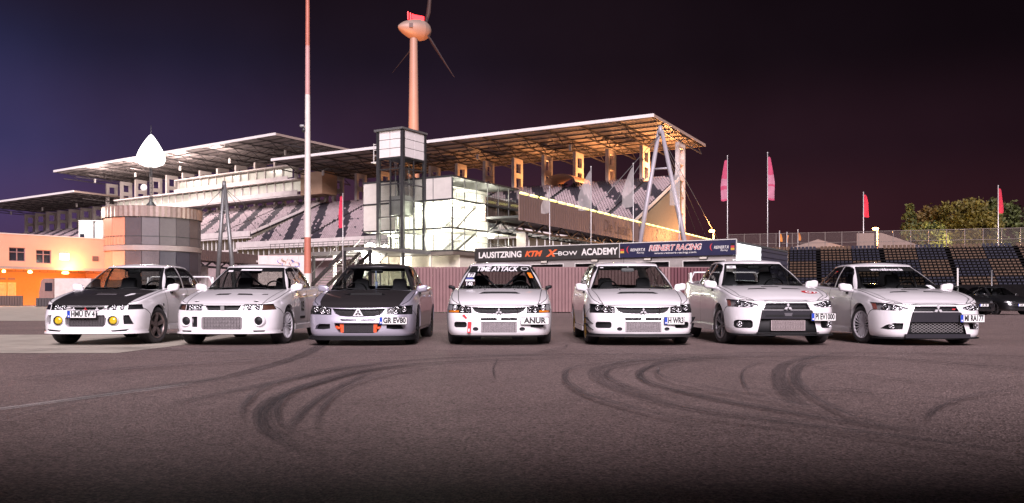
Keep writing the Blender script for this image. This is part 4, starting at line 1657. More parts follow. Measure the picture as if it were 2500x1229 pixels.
for (x, y, z, sx, sy, m_) in [(-1.8, 4.4, 12.75, 1.3, 1.3, LAMPW2), (-1.8, 2.0, 10.9, 1.0, .5, LAMPW), (-1.9, 8.5, 10.8, .9, .5, LAMPW2), (-6.0, 1.8, 10.8, 1.4, .6, LAMPW), (-3.0, 1.5, 7.95, 1.4, .5, LAMPW2),
                              (-1.8, 10.5, 8.0, .8, .3, LAMPW2), (-9.5, 2.0, 7.9, 1.2, .6, LAMPW)]:
    b = MB(); b.sm = True
    b.lathe([(.02, -.16), (sx * .35, -.14), (sx * .5, -.06), (sx * .5, 0), (.02, .02)], 20, 'z', (x, y, z))
    b.build('ceiling_lamp', m_, t)
for (x, y, z, p_) in [(-1.6, 4.0, 12.0, 800), (-1.8, 10.0, 12.4, 500), (-1.8, 3.0, 10.2, 2400), (-1.8, 9.0, 10.2, 2200), (-6.0, 1.6, 10.0, 1700), (-2.4, 2.0, 7.2, 1400), (-1.8, 9.5, 7.2, 1200), (-9.8, 1.6, 7.2, 1400), (-9.8, 1.6, 9.8, 900)]:
    point_light('lamp_light', (x, y, z), p_, COOLWHITE, t, .3)

t = thing('lift_tower', 'slim lift tower with white panelled head and dark glazed shaft', 'tower', (TO[0], TO[1], 0), SITE)
tx0, tx1, ty0, ty1, tz0, tz1 = -6.72, -3.52, -3.87, -.15, 5.9, 18.5
for x, y in ((tx0, ty0), (tx1, ty0), (tx1, ty1), (tx0, ty1)):
    MB().box(x - .17, x + .17, y - .17, y + .17, tz0, tz1 - .2).build('corner_post', STEEL, t)
WPANEL = mat('white_panel', (.70, .66, .64), .45, var=.04)
zl = 15.5
for j in range(3):
    z0, z1 = zl + j * .93 + .03, zl + (j + 1) * .93 - .03
    for i in range(2):
        xa = tx0 + .17 + i * (tx1 - tx0 - .34) / 2; xb = xa + (tx1 - tx0 - .34) / 2
        MB().box(xa + .03, xb - .03, ty0 - .10, ty0 - .04, z0, z1).build('head_panel', WPANEL, t)
        ya = ty0 + .17 + i * (ty1 - ty0 - .34) / 2; yb = ya + (ty1 - ty0 - .34) / 2
        MB().box(tx1 + .04, tx1 + .10, ya + .03, yb - .03, z0, z1).build('head_panel', WPANEL, t)
MB().box(tx0, tx1, ty0, ty1, zl, tz1 - .2).build('head_core', STEEL, t)
MB().box(tx0 - .35, tx1 + .25, ty0 - .35, ty1 + .25, tz1 - .2, tz1).build('roof', STEELG, t)
for z in (5.95, 7.6, 9.3, 11.0, 12.7, 14.3, 15.42):
    b = MB()
    b.box(tx0 + .17, tx1 - .17, ty0 - .09, ty0 + .05, z - .06, z + .06); b.box(tx1 - .05, tx1 + .09, ty0 + .17, ty1 - .17, z - .06, z + .06)
    b.build('transom', STEEL, t)
zz = [5.95, 7.6, 9.3, 11.0, 12.7, 14.3, 15.42]
for j in range(6):
    for i in range(2):
        w = (tx1 - tx0 - .34) / 2
        link_mesh('pane', pane(w - .08, zz[j + 1] - zz[j] - .12, PANE), t, (tx0 + .17 + w * (i + .5), ty0, zz[j] + .06))
        w = (ty1 - ty0 - .34) / 2
        link_mesh('pane', pane(w - .08, zz[j + 1] - zz[j] - .12, PANE), t, (tx1, ty0 + .17 + w * (i + .5), zz[j] + .06), (0, 0, R(90)))
for x, y in (((tx0 + tx1) / 2, ty0), (tx1, (ty0 + ty1) / 2)):
    MB().box(x - .05, x + .05, y - .08, y + .08, tz0, zl).build('mullion', STEEL, t)
b = MB()
for i in range(4):
    x = tx0 + .7 + i * .6
    b.box(x, x + .07, -2.0, -1.9, tz0, 15)
b.box(tx0 + .6, tx1 - .6, -2.9, -1.0, 9.6, 11.6)
b.build('lift_car_and_rails', mat('lift_grey', (.32, .32, .31), .5, .4), t)
b = MB()
for z in (15.9, 16.5, 17.1):
    b.bar((tx0 - .9, ty0 + .3, z), (tx0 - .17, ty0 + .3, z), .07)
b.bar((tx0 - .9, ty0 + .3, 15.2), (tx0 - .9, ty0 + .3, 17.2), .07); b.bar((tx0 - .4, ty0 + .3, 15.2), (tx0 - .4, ty0 + .3, 17.2), .07)
b.box(tx0 - .95, tx0 - .17, ty0 - .1, ty0 + .7, 15.1, 15.2)
b.build('roof_ladder', mat('frame_white'), t)

# ---- raised terrace in front of the stair building
t = thing('terrace', 'raised steel terrace with railing and posts before the lift tower', 'terrace', (TO[0], TO[1], 0), SITE)
MB().box(-22, -2.6, -4.72, -.25, 5.45, 5.88).build('deck', STEELG, t)
MB().box(-12.3, .3, -.24, 13.9, 5.42, 5.76).build('deck', mat('fascia_brown', (.14, .12, .10), .5), t)
for i in range(7):
    x = -21.6 + i * 3.1
    MB().box(x - .13, x + .13, -4.6, -4.34, 0, 5.45).build('post', STEEL if i % 2 == 0 else mat('post_white', (.65, .64, .60), .5), t)
r_ = MB()
r_.bar((-22, -4.6, 6.95), (-2.7, -4.6, 6.95), .06); r_.bar((-22, -4.6, 6.45), (-2.7, -4.6, 6.45), .04)
r_.build('rail', STEEL, t)
for i in range(27):
    x = -21.9 + i * .73
    MB().box(x - .025, x + .025, -4.62, -4.58, 5.88, 6.92).build('baluster', STEEL, t)
MB().box(-11.8, .0, 1.4, 1.6, 0, 5.42).build('undercroft_wall', mat('cream_wall', (.62, .58, .48), .7, var=.06), t)
MB().box(-.25, -.05, 1.6, 13.6, 0, 5.42).build('undercroft_wall', mat('cream_wall'), t)
for i in range(4):
    MB().box(-11.6 + i * 2.9, -11.35 + i * 2.9, -.2, .05, 0, 5.42).build('pillar', mat('cream_wall'), t)
b = MB(); b.sm = True
b.lathe([(.02, -.3), (.7, -.26), (1.05, 0), (.7, .26), (.02, .3)], 20, 'y', (-6.9, -5.1, 5.55))
b.build('flood_lamp', LAMPW, t)
b = MB(); b.box(-6.6, -5.2, -.3, -.22, 4.0, 5.3); b.build('lit_window', mat('lit_window_white', (1, 1, .95), .5, emit=(1, .97, .86), estr=4, var=0), t)
point_light('lamp_light', (-7.6, -6.0, 4.6), 1100, COOLWHITE, t, .5)

t = thing('outdoor_staircase', 'open-tread steel staircase rising to the terrace beside the striped mast', 'staircase', (TO[0], TO[1], 0), SITE)
for fl, (y0_, xt) in enumerate(((-9.6, -6.2), (-7.0, -5.0))):
    xb = xt - 7.2
    for i in range(20):
        f_ = (i + .5) / 20
        z = .4 + 5.4 * f_
        MB().box(xb + 7.2 * f_ - .2, xb + 7.2 * f_ + .2, y0_ + .08, y0_ + 2.3, z - .06, z).build('tread', SLAB, t)
    for y in (y0_, y0_ + 2.4):
        MB().bar((xb, y, .1), (xt, y, 5.6), .09, .42).build('stringer', STEEL if y < y0_ + 1 else STEELG, t)
        MB().bar((xb, y, 1.3), (xt, y, 6.85), .05, .05).build('handrail', STEELG, t)
MB().box(-6.3, -2.7, -9.8, -4.75, 5.5, 5.85).build('landing', STEELG, t)
for x, y in ((-6.2, -9.7), (-2.9, -9.7)):
    MB().box(x - .12, x + .12, y - .12, y + .12, 0, 5.5).build('post', STEEL, t)
point_light('stair_light', (-9.5, -5.6, 3.6), 1300, COOLWHITE, t, .3)

# pale hoarding with spray-paint beside the stairs
t = thing('panel_hoarding', 'pale pink panel hoarding with spray-painted lettering below the terrace', 'hoarding', (-24.8, 84.0, 0), R(-4))
for i in range(5):
    MB().box(i * 1.0 + .015, i * 1.0 + .985, 0, .06, .1, 5.0).build('panel', mat('pale_pink_panel', (.66, .52, .50), .6, var=.05), t)
b = MB()
rr2 = random.Random(3)
for i in range(16):
    cx, cz = 2.2 + rr2.random() * 2.0, 3.6 + rr2.random() * 1.0
    a0 = rr2.random() * 6
    pts = [(cx + .28 * math.cos(a0 + k * .5), cz + .22 * math.sin(a0 + k * .5)) for k in range(8)]
    b.mi = i % 2
    vs = []
    for (x, z) in pts:
        vs += [(x - .04, -.006, z), (x + .04, -.006, z + .05)]
    b.add(vs, [(2 * k, 2 * k + 1, 2 * k + 3, 2 * k + 2) for k in range(7)])
b.build('graffiti', [mat('spray_blue', (.12, .16, .45), .6), mat('spray_brown', (.30, .18, .12), .6)], t, kind='stuff')

# ================================================================== grandstands
WHITEC = mat('white_concrete', (.58, .52, .50), .7, var=.10, vscale=.6)
TERR = mat('terrace_concrete', (.06, .055, .06), .85, var=.15)
ROOFU = mat('roof_sheet', (.30, .26, .25), .55, .2, var=.12, vscale=.4)
TRUSS = mat('truss_steel', (.085, .075, .075), .5, .4, var=.1)
FASC = mat('roof_fascia', (.72, .68, .66), .5, var=.04)
SEATW = mat('seat_white', (.38, .30, .31), .5, var=.2, vscale=1.2)
SEATD = mat('seat_navy', (.036, .030, .040), .5, var=.1)


def seats_mesh(xs, rows, y_of, z_of, sel):
    """many joined tip-up seats: a squab and a backrest each"""
    P = np.array([(x, y_of(r_), z_of(r_)) for r_ in rows for i, x in enumerate(xs) if sel(i, r_)], float)
    if len(P) == 0:
        return [], []
    w = .185
    tmpl = np.array([(-w, -.22, .40), (w, -.22, .40), (w, .18, .44), (-w, .18, .44), (-w, .20, .44), (w, .20, .44), (w, .28, .76), (-w, .28, .76), (-w, .14, .44), (w, .14, .44), (w, .22, .76), (-w, .22, .76)])
    V = (P[:, None, :] + tmpl[None]).reshape(-1, 3)
    fs = []
    base = [(0, 1, 2, 3), (5, 4, 7, 6), (8, 9, 10, 11), (11, 10, 6, 7), (8, 11, 7, 4), (9, 5, 6, 10)]
    for k in range(len(P)):
        o = 12 * k
        fs += [tuple(i + o for i in f) for f in base]
    return V.tolist(), fs


def column_mesh(h0, h1, depth=3.4):
    b = MB()
    b.box(-.32, .32, 0, .8, h0, h1)
    b.box(-.32, .32, depth - .8, depth, h0, h1)
    z = h1 - 1.0
    while z > h0:
        b.box(-.32, .32, .8, depth - .8, z, z + 1.0)
        z -= 2.9
    o = b.build('column', WHITEC)
    me = o.data
    bpy.data.objects.remove(o)
    return me


def truss_mesh(depth, zr, h=1.5):
    b = MB()
    b.bar((0, .5, -.25), (0, depth - .5, -.25 - zr), .22)
    b.bar((0, 2.5, -.25 - h), (0, depth - 1.5, -.25 - zr - h), .20)
    n = 8
    for i in range(n):
        ya, yb = 1.5 + (depth - 3) * i / n, 1.5 + (depth - 3) * (i + 1) / n
        za, zb2 = (-.25, -.25 - h) if i % 2 else (-.25 - h, -.25)
        if i == 0:
            ya, za = .6, -.3
        b.bar((0, ya, za - zr * ya / depth), (0, yb, zb2 - zr * yb / depth), .12)
    o = b.build('roof_truss', TRUSS)
    me = o.data
    bpy.data.objects.remove(o)
    return me


def grandstand(name, label, org, rz, length, zroof, drop, depth, col0, colstep, seat=True, zsb=13.6, zst=22.2, bays=6.8, base=True, pattern=0, ends=True, yf=-6.0, nr=25):
    t = thing(name, label, 'grandstand', (org[0], org[1], 0), rz, 'covered grandstands behind the pit area')
    L = length
    # roof: sheets between trusses, purlins, fascia
    nb = max(1, int(round(L / bays)))
    bw = L / nb
    tm = truss_mesh(depth, drop)
    sheet_me = None
    rows = 4
    for j in range(rows):
        y0, y1 = depth * j / rows + .02, depth * (j + 1) / rows - .02
        b = MB()
        n = 10
        for i in range(n):
            x0 = bw * i / n
            b.add([(x0, y0, -drop * y0 / depth), (x0 + bw / n * .55, y0, -drop * y0 / depth), (x0 + bw / n * .55, y1, -drop * y1 / depth), (x0, y1, -drop * y1 / depth)], [(0, 1, 2, 3)])
            b.add([(x0 + bw / n * .55, y0, -drop * y0 / depth), (x0 + bw / n * .7, y0, .09 - drop * y0 / depth), (x0 + bw / n * .7, y1, .09 - drop * y1 / depth), (x0 + bw / n * .55, y1, -drop * y1 / depth)], [(0, 1, 2, 3)])
            b.add([(x0 + bw / n * .7, y0, .09 - drop * y0 / depth), (x0 + bw / n, y0, .0 - drop * y0 / depth), (x0 + bw / n, y1, .0 - drop * y1 / depth), (x0 + bw / n * .7, y1, .09 - drop * y1 / depth)], [(0, 1, 2, 3)])
        o = b.build('roof_sheet', ROOFU)
        me = o.data; bpy.data.objects.remove(o)
        for i in range(nb):
            link_mesh('roof_sheet', me, t, (-L + bw * i, 0, zroof))
    for i in range(nb + 1):
        link_mesh('roof_truss', tm, t, (-L + bw * i + (.2 if i == 0 else -.2 if i == nb else 0), 0, zroof))
    for j in range(9):
        y = .6 + (depth - 1.2) * j / 8
        MB().box(-L, 0, y - .07, y + .07, zroof - drop * y / depth - .2, zroof - drop * y / depth - .02).build('purlin', TRUSS, t)
    MB().box(-L - .15, .15, -.25, .02, zroof - .25, zroof + .30).build('fascia', FASC, t)
    e = MB()
    e.bar((.08, 0, zroof), (.08, depth, zroof - drop), .12, .5)
    e.build('roof_edge', mat('edge_brown', (.30, .23, .20), .5), t)
    e = MB(); e.bar((-L - .08, 0, zroof), (-L - .08, depth, zroof - drop), .12, .5); e.build('roof_edge', mat('edge_brown'), t)
    e = MB(); e.bar((-L, depth, zroof - drop), (0, depth, zroof - drop), .12, .4); e.build('roof_edge', mat('edge_brown'), t)
    # small floodlight boxes hung under the roof
    for i in range(1, nb, 3):
        MB().box(-L + bw * i + 1.0, -L + bw * i + 1.5, 7.0, 7.3, zroof - 3.0, zroof - 1.9).build('loudspeaker', mat('frame_white'), t)
    # columns
    h1 = zroof - 1.9
    cm = column_mesh(0 if base else zst - 2, h1)
    x = -col0
    while x > -L + 1:
        link_mesh('column', cm, t, (x, 14.2, 0))
        x -= colstep
    if not seat:
        return t
    # stepped terrace and seats
    y_of = lambda r_: yf + (14.0 - yf) * r_ / nr
    z_of = lambda r_: zsb + (zst - zsb) * r_ / nr
    b = MB()
    for r_ in range(nr):
        b.box(-L, -.6, y_of(r_), 14.1, z_of(r_) - .3, z_of(r_) + .12)
    b.build('terrace_steps', TERR, t, kind='stuff')
    xs = np.arange(-L + .5, -.9, .5)
    xs = [x for i, x in enumerate(xs) if i % 32 not in (0, 1)]
    def white(i, r_):
        blk = r_ // 4
        h_ = math.sin(i * 12.9898 + r_ * 78.233 + pattern) * 43758.5453
        flip = (h_ - math.floor(h_)) < .025
        return (((i + blk * 5 + (r_ % 4) * 1.0 + pattern) % 13) < 7.5) != flip
    rows_ = range(nr)
    yo = lambda r_: y_of(r_) + .4
    zo = lambda r_: z_of(r_) + .12
    v, f = seats_mesh(xs, rows_, yo, zo, white)
    mesh_obj('white_seats', v, f, SEATW, t, kind='stuff')
    v, f = seats_mesh(xs, rows_, yo, zo, lambda i, r_: not white(i, r_))
    mesh_obj('navy_seats', v, f, SEATD, t, kind='stuff')
    # front parapet, lounge band and undercroft
    MB().box(-L, -.3, yf - .7, yf - .35, zsb - .4, zsb + .75).build('parapet', WHITEC, t)
    MB().box(-L, -.3, yf - .9, 2, zsb - .8, zsb - .52).build('slab', WHITEC, t)
    n = int(L / 1.5)
    lb = MB()
    for i in range(n):
        x = -L + L * i / n
        lb.box(x, x + .13, yf - .3, yf - .1, zsb - 3.1, zsb - .8)
    lb.build('lounge_mullions', mat('frame_white'), t, kind='stuff')
    MB().box(-L, -.3, yf, yf + .1, zsb - 3.1, zsb - .8).build('lounge_glazing', mat('dim_glazing', (.05, .043, .04), .2, coat=.5, emit=(1, .62, .3), estr=.05, var=.35, vscale=.5), t)
    MB().box(-L, -.3, yf - 1.0, 2, zsb - 3.5, zsb - 3.12).build('slab', WHITEC, t)
    MB().box(-L, -.3, yf + 1.5, yf + 1.8, 0, zsb - 3.52).build('undercroft_wall', mat('undercroft', (.34, .26, .26), .7, var=.15, vscale=.4), t)
    if ends:
        b = MB()
        b.prism([(yf + .1, 4), (yf + .1, zsb - .3), (14.0, zst - .5), (14.0, 4)], 'x', -.55, -.25)
        b.build('end_wall', mat('cream_end_wall', (.15, .135, .105), .7, var=.08), t)
        b = MB()
        b.prism([(yf - .2, zsb + .1), (yf - .2, zsb + .6), (14.0, zst + .6), (14.0, zst + .1)], 'x', -.25, -.05)
        b.build('end_parapet', WHITEC, t)
    return t


GSO = (23.0, 140.0)
gs_r = grandstand('grandstand', 'long covered grandstand with orange-lit roof end and white seats', GSO, SITE, 87, 30.6, .9, 26, 1.2, 6.8, yf=-9.2, nr=29, zsb=11.6)
CA = math.atan2(-.578, .8157)
gs_c = grandstand('grandstand', 'taller covered grandstand with a glazed white lounge under its roof', (-50.6, 184.0), CA, 93, 36.0, .4, 24, 3.0, 7.4, pattern=4, zsb=14.2, zst=22.8)
gs_l = grandstand('grandstand', 'distant low grandstand roof with frame columns at the far end', (-121.6, 238.7), CA, 60, 30.6, .4, 21, 2.0, 7.0, pattern=7, zsb=15.0, zst=22.0)
# the lounge under the middle roof
LITWIN = mat('lit_lounge_window', (.30, .28, .25), .25, emit=(1.0, .90, .74), estr=.30, var=.4, vscale=.35)
for fl, (z0, z1, x0, x1, y) in enumerate([(24.2, 27.6, -78, -3, 8.5), (27.9, 31.2, -52, -8, 10.0)]):
    MB().box(x0, x1, y, 14.0, z0 - .3, z0).build('lounge_floor', WHITEC, gs_c)
    MB().box(x0, x1, y - .1, y + .1, z0, z0 + 1.0).build('lounge_parapet', WHITEC, gs_c)
    MB().box(x0, x1, y, 14.0, z1, z1 + .3).build('lounge_roof', WHITEC, gs_c)
    n = int((x1 - x0) / 3.0)
    for i in range(n):
        xa = x0 + (x1 - x0) * i / n
        wv = (x1 - x0) / n
        MB().box(xa + .12, xa + wv - .12, y + 1.4, y + 1.5, z0 + .9, z1 - .3).build('window', LITWIN, gs_c)
        MB().box(xa - .10, xa + .10, y + 1.1, y + 1.6, z0, z1).build('mullion', WHITEC, gs_c)
MB().box(-3, 4, 9.5, 14, 24.0, 29.0).build('plant_room', mat('orange_brown_clad', (.45, .28, .18), .6), gs_c)
for x, y, z, p_ in [(-75, 2, 33.2, 4200), (-58, 3, 33.2, 5200), (-40, 4, 33.2, 4600), (-24, 3, 33, 2200), (-60, -5, 29, 800), (-42, -5, 29, 900), (-25, -5, 28, 600), (-66, -12, 24, 5200), (-48, -12, 24, 5200), (-30, -12, 24, 3000)]:
    point_light('lounge_light', (x, y, z), p_, (1, .82, .76), gs_c, .6)
for x, y, z, p_ in [(-4, 17, 25.0, 5200), (-16, 18, 25, 3600), (-30, 18, 25, 1800), (-46, 18, 25, 900), (-64, 18, 25, 700)]:
    point_light('sodium_light', (x, y, z), p_, SODIUM, gs_r, .5)
for x, y, z, p_ in [(-2, 2, 18, 160)]:
    point_light('end_light', (x + 5, y, z), p_, (1, .7, .35), gs_r, .5)
# rooftop aerials on the middle stand and a small vaulted roof behind the seats
for x, h in ((-1, 4.0), (8, 5.5)):
    pass
b = MB(); b.sm = True
arc = [(3.2 * math.cos(a_), 1.6 * math.sin(a_)) for a_ in np.linspace(0, math.pi, 13)]
vs = [(x - 22, y, 22.3 + z) for y in (9, 16) for x, z in arc]
b.add(vs, [(i, i + 1, 13 + i + 1, 13 + i) for i in range(12)], True)
b.build('vaulted_canopy', mat('orange_canopy', (.55, .30, .16), .5), gs_r)

# ---- cable-stayed footbridges with their pylons
BRONZE = mat('bronze_panel', (.165, .112, .102), .5, .15, var=.08, vscale=.8)
YLAMP = mat('yellow_tube', (1, 1, .6), .5, emit=(1.0, .86, .22), estr=1.3, var=0)


def footbridge(name, label, a_, b_, ztop, ph, n, lamps=True):
    A, B = Vector((*a_, 0)), Vector((*b_, 0))
    d = (B - A); Lb = d.length; d.normalize()
    rz = math.atan2(d.y, d.x)
    t = thing(name, label, 'footbridge', A, rz)          # local x along the bridge, local -y the side in view
    w = Lb / n
    pm = MB()
    pm.box(.02, w - .02, -.08, 0, 0, ph)
    for i in range(4):
        pm.box(.02 + w * i / 4, .05 + w * i / 4, -.11, -.08, 0, ph)
    o = pm.build('side_panel', BRONZE); pme = o.data; bpy.data.objects.remove(o)
    for i in range(n):
        link_mesh('side_panel', pme, t, (w * i, 0, ztop - ph))
        link_mesh('side_panel', pme, t, (w * i, 4.2, ztop - ph))
        if lamps:
            l_ = MB(); l_.sm = True
            l_.lathe([(.03, .25), (.13, .4), (.15, w / 2), (.13, w - .4), (.03, w - .25)], 8, 'x', (w * i, -.05, ztop + .20))
            l_.build('handrail_lamp', YLAMP, t)
    MB().box(0, Lb, .05, 4.0, ztop - ph + .3, ztop - ph + .55).build('deck', STEEL, t)
    tr_ = MB()
    for y in (.4, 3.6):
        tr_.bar((0, y, ztop - ph - 1.0), (Lb, y, ztop - ph - 1.0), .2)
        for i in range(n):
            za, zb2 = (0, -1.0) if i % 2 else (-1.0, 0)
            tr_.bar((w * i, y, ztop - ph + .2 + za * 1.2), (w * (i + 1), y, ztop - ph + .2 + zb2 * 1.2), .14)
    for i in range(n):
        tr_.bar((w * i, .4, ztop - ph - 1.0), (w * i, 3.6, ztop - ph - 1.0), .14)
    tr_.build('under_truss', STEEL, t)
    for i in range(2, n, 9):
        MB().box(w * i - .3, w * i + .3, 1.5, 2.7, 0, ztop - ph - 1.0).build('pier', WHITEC, t)
    return t, Lb


br, brl = footbridge('footbridge', 'bronze-sided footbridge with yellow handrail lamps leading to the grandstand end', (.7, 94.0), (43.0, 177.0), 12.2, 2.85, 36)
INKB = mat('dark_brown_print', (.09, .055, .05), .6)
vs, fs = text_mesh('Die Lausitz', 2.4, shear=.15)
mesh_obj('lettering', [(v[0] + 31, -.125, v[1] + 10.7) for v in vs], fs, INKB, br)
for x in (21.5, 41.0):
    b = MB()
    b.prism([(x - .9, 9.8), (x + .9, 9.8), (x + .7, 10.5), (x + .2, 10.7), (x + .3, 11.7), (x - .3, 11.8), (x - .2, 10.8), (x - .8, 10.6)], 'y', -.13, -.115)
    b.build('emblem', INKB, br)
footbridge('footbridge', 'plain bronze footbridge far behind the round building', (-61, 132), (-47.5, 190), 9.6, 1.9, 24, False)


def pylon(name, label, apex, feet, mm, cables):
    c = Vector((apex[0], apex[1], 0))
    t = thing(name, label, 'pylon', c)
    for fx, fy in feet:
        MB().tube((fx, fy, 0), (fx * .04, fy * .04, apex[2]), .42, .30, 14).build('leg', mm, t)
    MB().tube((0, 0, apex[2] - .6), (0, 0, apex[2] + .7), .42, .30, 14).build('head', mm, t)
    k = .78
    MB().tube((feet[0][0] * (1 - k), feet[0][1] * (1 - k), apex[2] * k), (feet[1][0] * (1 - k), feet[1][1] * (1 - k), apex[2] * k), .16, None, 8).build('cross_tie', mm, t)
    for q in cables:
        MB().tube((0, 0, apex[2] - .5), (q[0] - c.x, q[1] - c.y, q[2]), .045, None, 6).build('stay_cable', STEELG, t)
    return t


PYL = mat('pylon_grey', (.36, .33, .36), .5, .2, var=.06)
ap = (1612 - 1250) / F_PX * 129
pylon('bridge_pylon', 'pale A-shaped steel pylon standing before the orange-lit roof end', (ap, 129, 26.0), ((-4.3, 2.2), (5.0, -2.6)), PYL,
      [(42, 182, 11.8), (40, 182, 11.8), (34, 165, 11.8), (10, 118, 11.8), (13, 124, 11.8), (48, 172, 0.2)])
pylon('bridge_pylon', 'dark A-shaped steel pylon in front of the middle seats', (-50.2, 150, 20.6), ((-1.9, 1.5), (2.6, -1.6)), STEELG,
      [(-57, 140, 9), (-49, 182, 9), (-44, 190, 9)])

# ================================================================== left-hand buildings
LAMP_TINTED = mat('lamp_tinted_render', (.60, .31, .21), .8, var=.05, vscale=.5)  # pale wall with the orange lamp light put into its colour
LAMP_TINTED_CEIL = mat('lamp_tinted_ceiling', (.62, .28, .07), .7, var=.06)  # orange of the canopy lamps tinted into the ceiling
LO = (-49.4, 105.4)
LA = math.atan2(9.9, 7.4)
LDX = (math.cos(LA), math.sin(LA))


def lx(px):
    return on_line(px, LO, LDX)


t = thing('restaurant_building', 'rendered building tinted peach by orange lamps with orange-lit canopy and dark windows', 'building', (LO[0], LO[1], 0), LA)
wins = [(22, 62, 5.0, 6.55), (88, 125, 4.85, 6.4)]
# upper wall built round its window openings
cuts = [-34.0] + [v for a_, b_, _, _ in wins for v in (lx(a_), lx(b_))] + [0.0]
for i in range(0, len(cuts), 2):
    MB().box(cuts[i], cuts[i + 1], 0, .35, 4.4, 8.0).build('upper_wall', LAMP_TINTED, t)
for a_, b_, z0, z1 in wins:
    x0, x1 = lx(a_), lx(b_)
    MB().box(x0, x1, 0, .35, 4.4, z0).build('upper_wall', LAMP_TINTED, t)
    MB().box(x0, x1, 0, .35, z1, 8.0).build('upper_wall', LAMP_TINTED, t)
    w = MB()
    w.box(x0, x1, .10, .16, z0, z0 + .08); w.box(x0, x1, .10, .16, z1 - .08, z1)
    w.box(x0, x0 + .08, .10, .16, z0 + .08, z1 - .08); w.box(x1 - .08, x1, .10, .16, z0 + .08, z1 - .08)
    w.box((x0 + x1) / 2 - .05, (x0 + x1) / 2 + .05, .10, .16, z0 + .08, z1 - .08); w.box(x0 + .08, x1 - .08, .105, .155, z1 - .55, z1 - .47)
    wo = w.build('window', mat('mauve_frame', (.28, .16, .16), .5), t)
    MB().box(x0 + .02, x1 - .02, .20, .22, z0 + .02, z1 - .02).build('pane', mat('night_glass', (.02, .02, .03), .08, coat=.5), wo)
MB().box(-34, 0, -.05, .4, 8.0, 8.12).build('parapet_cap', mat('cap_pale', (.6, .5, .45), .5), t)
MB().box(-34, 0, .35, 12, 7.7, 7.9).build('roof', mat('roof_felt'), t)
MB().box(-34, -.002, .0, 5.0, 4.15, 4.4).build('canopy_soffit', LAMP_TINTED_CEIL, t)
MB().box(-34, 0, -.06, 0, 4.12, 4.42).build('canopy_edge', mat('edge_brown'), t)
MB().box(-34, -.0, 5.0, 5.3, 0, 4.15).build('ground_floor_wall', mat('lamp_tinted_wall', (.62, .30, .10), .8, var=.05), t)  # wall colour carries the orange lamp light
MB().box(-.3, 0, .35, 12, 0, 7.7).build('side_wall', LAMP_TINTED, t)
LITB = mat('lit_sign_box', (1, 1, .95), .5, emit=(1, .97, .88), estr=2.2, var=0)
x0, x1 = lx(146), lx(167)
MB().box(x0, x1, -.16, -.01, hz(633, 99), hz(617, 99)).build('light_box', LITB, t)
x0, x1 = lx(225), lx(240)
b = MB(); b.box(x0, x1, -.05, -.005, hz(637, 103), hz(625, 103))
for j in range(5):
    z0 = hz(637, 103) + j * .11
    b.box(x0, x1, -.08, -.05, z0 + .03, z0 + .08)
b.build('vent_grille', mat('vent_brown', (.14, .09, .08), .6), t)
# doors and shopfront
YFR = mat('yellow_frame', (.78, .66, .34), .5)
WARMIN = mat('warm_interior', (.5, .2, .08), .6, emit=(1.0, .45, .14), estr=.55, var=.5, vscale=1.2)
for (a_, b_) in ((1, 22), (24, 47), (66, 86), (88, 109)):
    x0, x1 = lx(a_) - 1.0, lx(b_) - 1.0
    f = MB()
    f.box(x0, x0 + .16, 4.9, 4.98, 0, 2.7); f.box(x1 - .16, x1, 4.9, 4.98, 0, 2.7); f.box(x0 + .16, x1 - .16, 4.9, 4.98, 2.5, 2.7); f.box(x0 + .16, x1 - .16, 4.9, 4.98, .02, .5)
    do = f.build('door', YFR, t)
    MB().box(x0 + .16, x1 - .16, 4.93, 4.96, .5, 2.5).build('pane', WARMIN, do)
    MB().box(x0 + .1, x1 - .1, 4.9, 4.97, 3.0, 3.25).build('fanlight', mat('mauve_frame'), t)
# lamps under the canopy
LAMPO = mat('warm_lamp', (1, .8, .5), .5, emit=(1.0, .60, .16), estr=14, var=0)
for px, y, r_, p_ in ((193, 2.5, .42, 200), (104, 2.2, .26, 120), (40, 2.2, .2, 120), (-60, 2.2, .2, 100)):
    x = lx(px) - .4
    b = MB(); b.sm = True
    b.lathe([(.03, -.30), (r_ * .8, -.26), (r_, -.1), (r_ * .6, 0), (.03, .02)], 16, 'z', (x, y, 4.05))
    b.build('canopy_lamp', LAMPO, t)
    point_light('canopy_light', (x, y - .6, 3.2), p_, (1, .36, .08), t, .3)
for x in (-6, -16):
    point_light('facade_light', (x, -6.5, 2.6), 420, (1, .34, .12), t, .4)
b = MB()
for i in range(14):
    x = -13 + i * .9
    b.bar((x, 1.2, 3.9), (x + .9, 1.2, 3.9), .05)
    b.bar((x, 1.2, 3.9), (x, 1.2, 4.15), .03)
b.build('cable_tray', mat('vent_brown'), t)
# barriers and low planters before it
BAR = mat('dark_slats', (.055, .045, .045), .6, var=.1)
for label, a_, b_, y_, h in (('dark slatted barrier before the lit restaurant doors', -40, 55, 92, 1.05), ('low dark planter wall beside the parked truck', 88, 152, 84, .80)):
    X0, X1 = (a_ - 1250) / F_PX * y_, (b_ - 1250) / F_PX * y_
    q = thing('barrier', label, 'barrier', (X0, y_, 0))
    n = int((X1 - X0) / .28)
    sl = MB().box(.02, .25, -.06, .0, .06, h).build('slat', BAR); sm_ = sl.data; bpy.data.objects.remove(sl)
    for i in range(n):
        link_mesh('slat', sm_, q, (i * .28, 0, 0))
    MB().box(0, X1 - X0, .01, .10, 0, h + .05).build('frame', BAR, q)

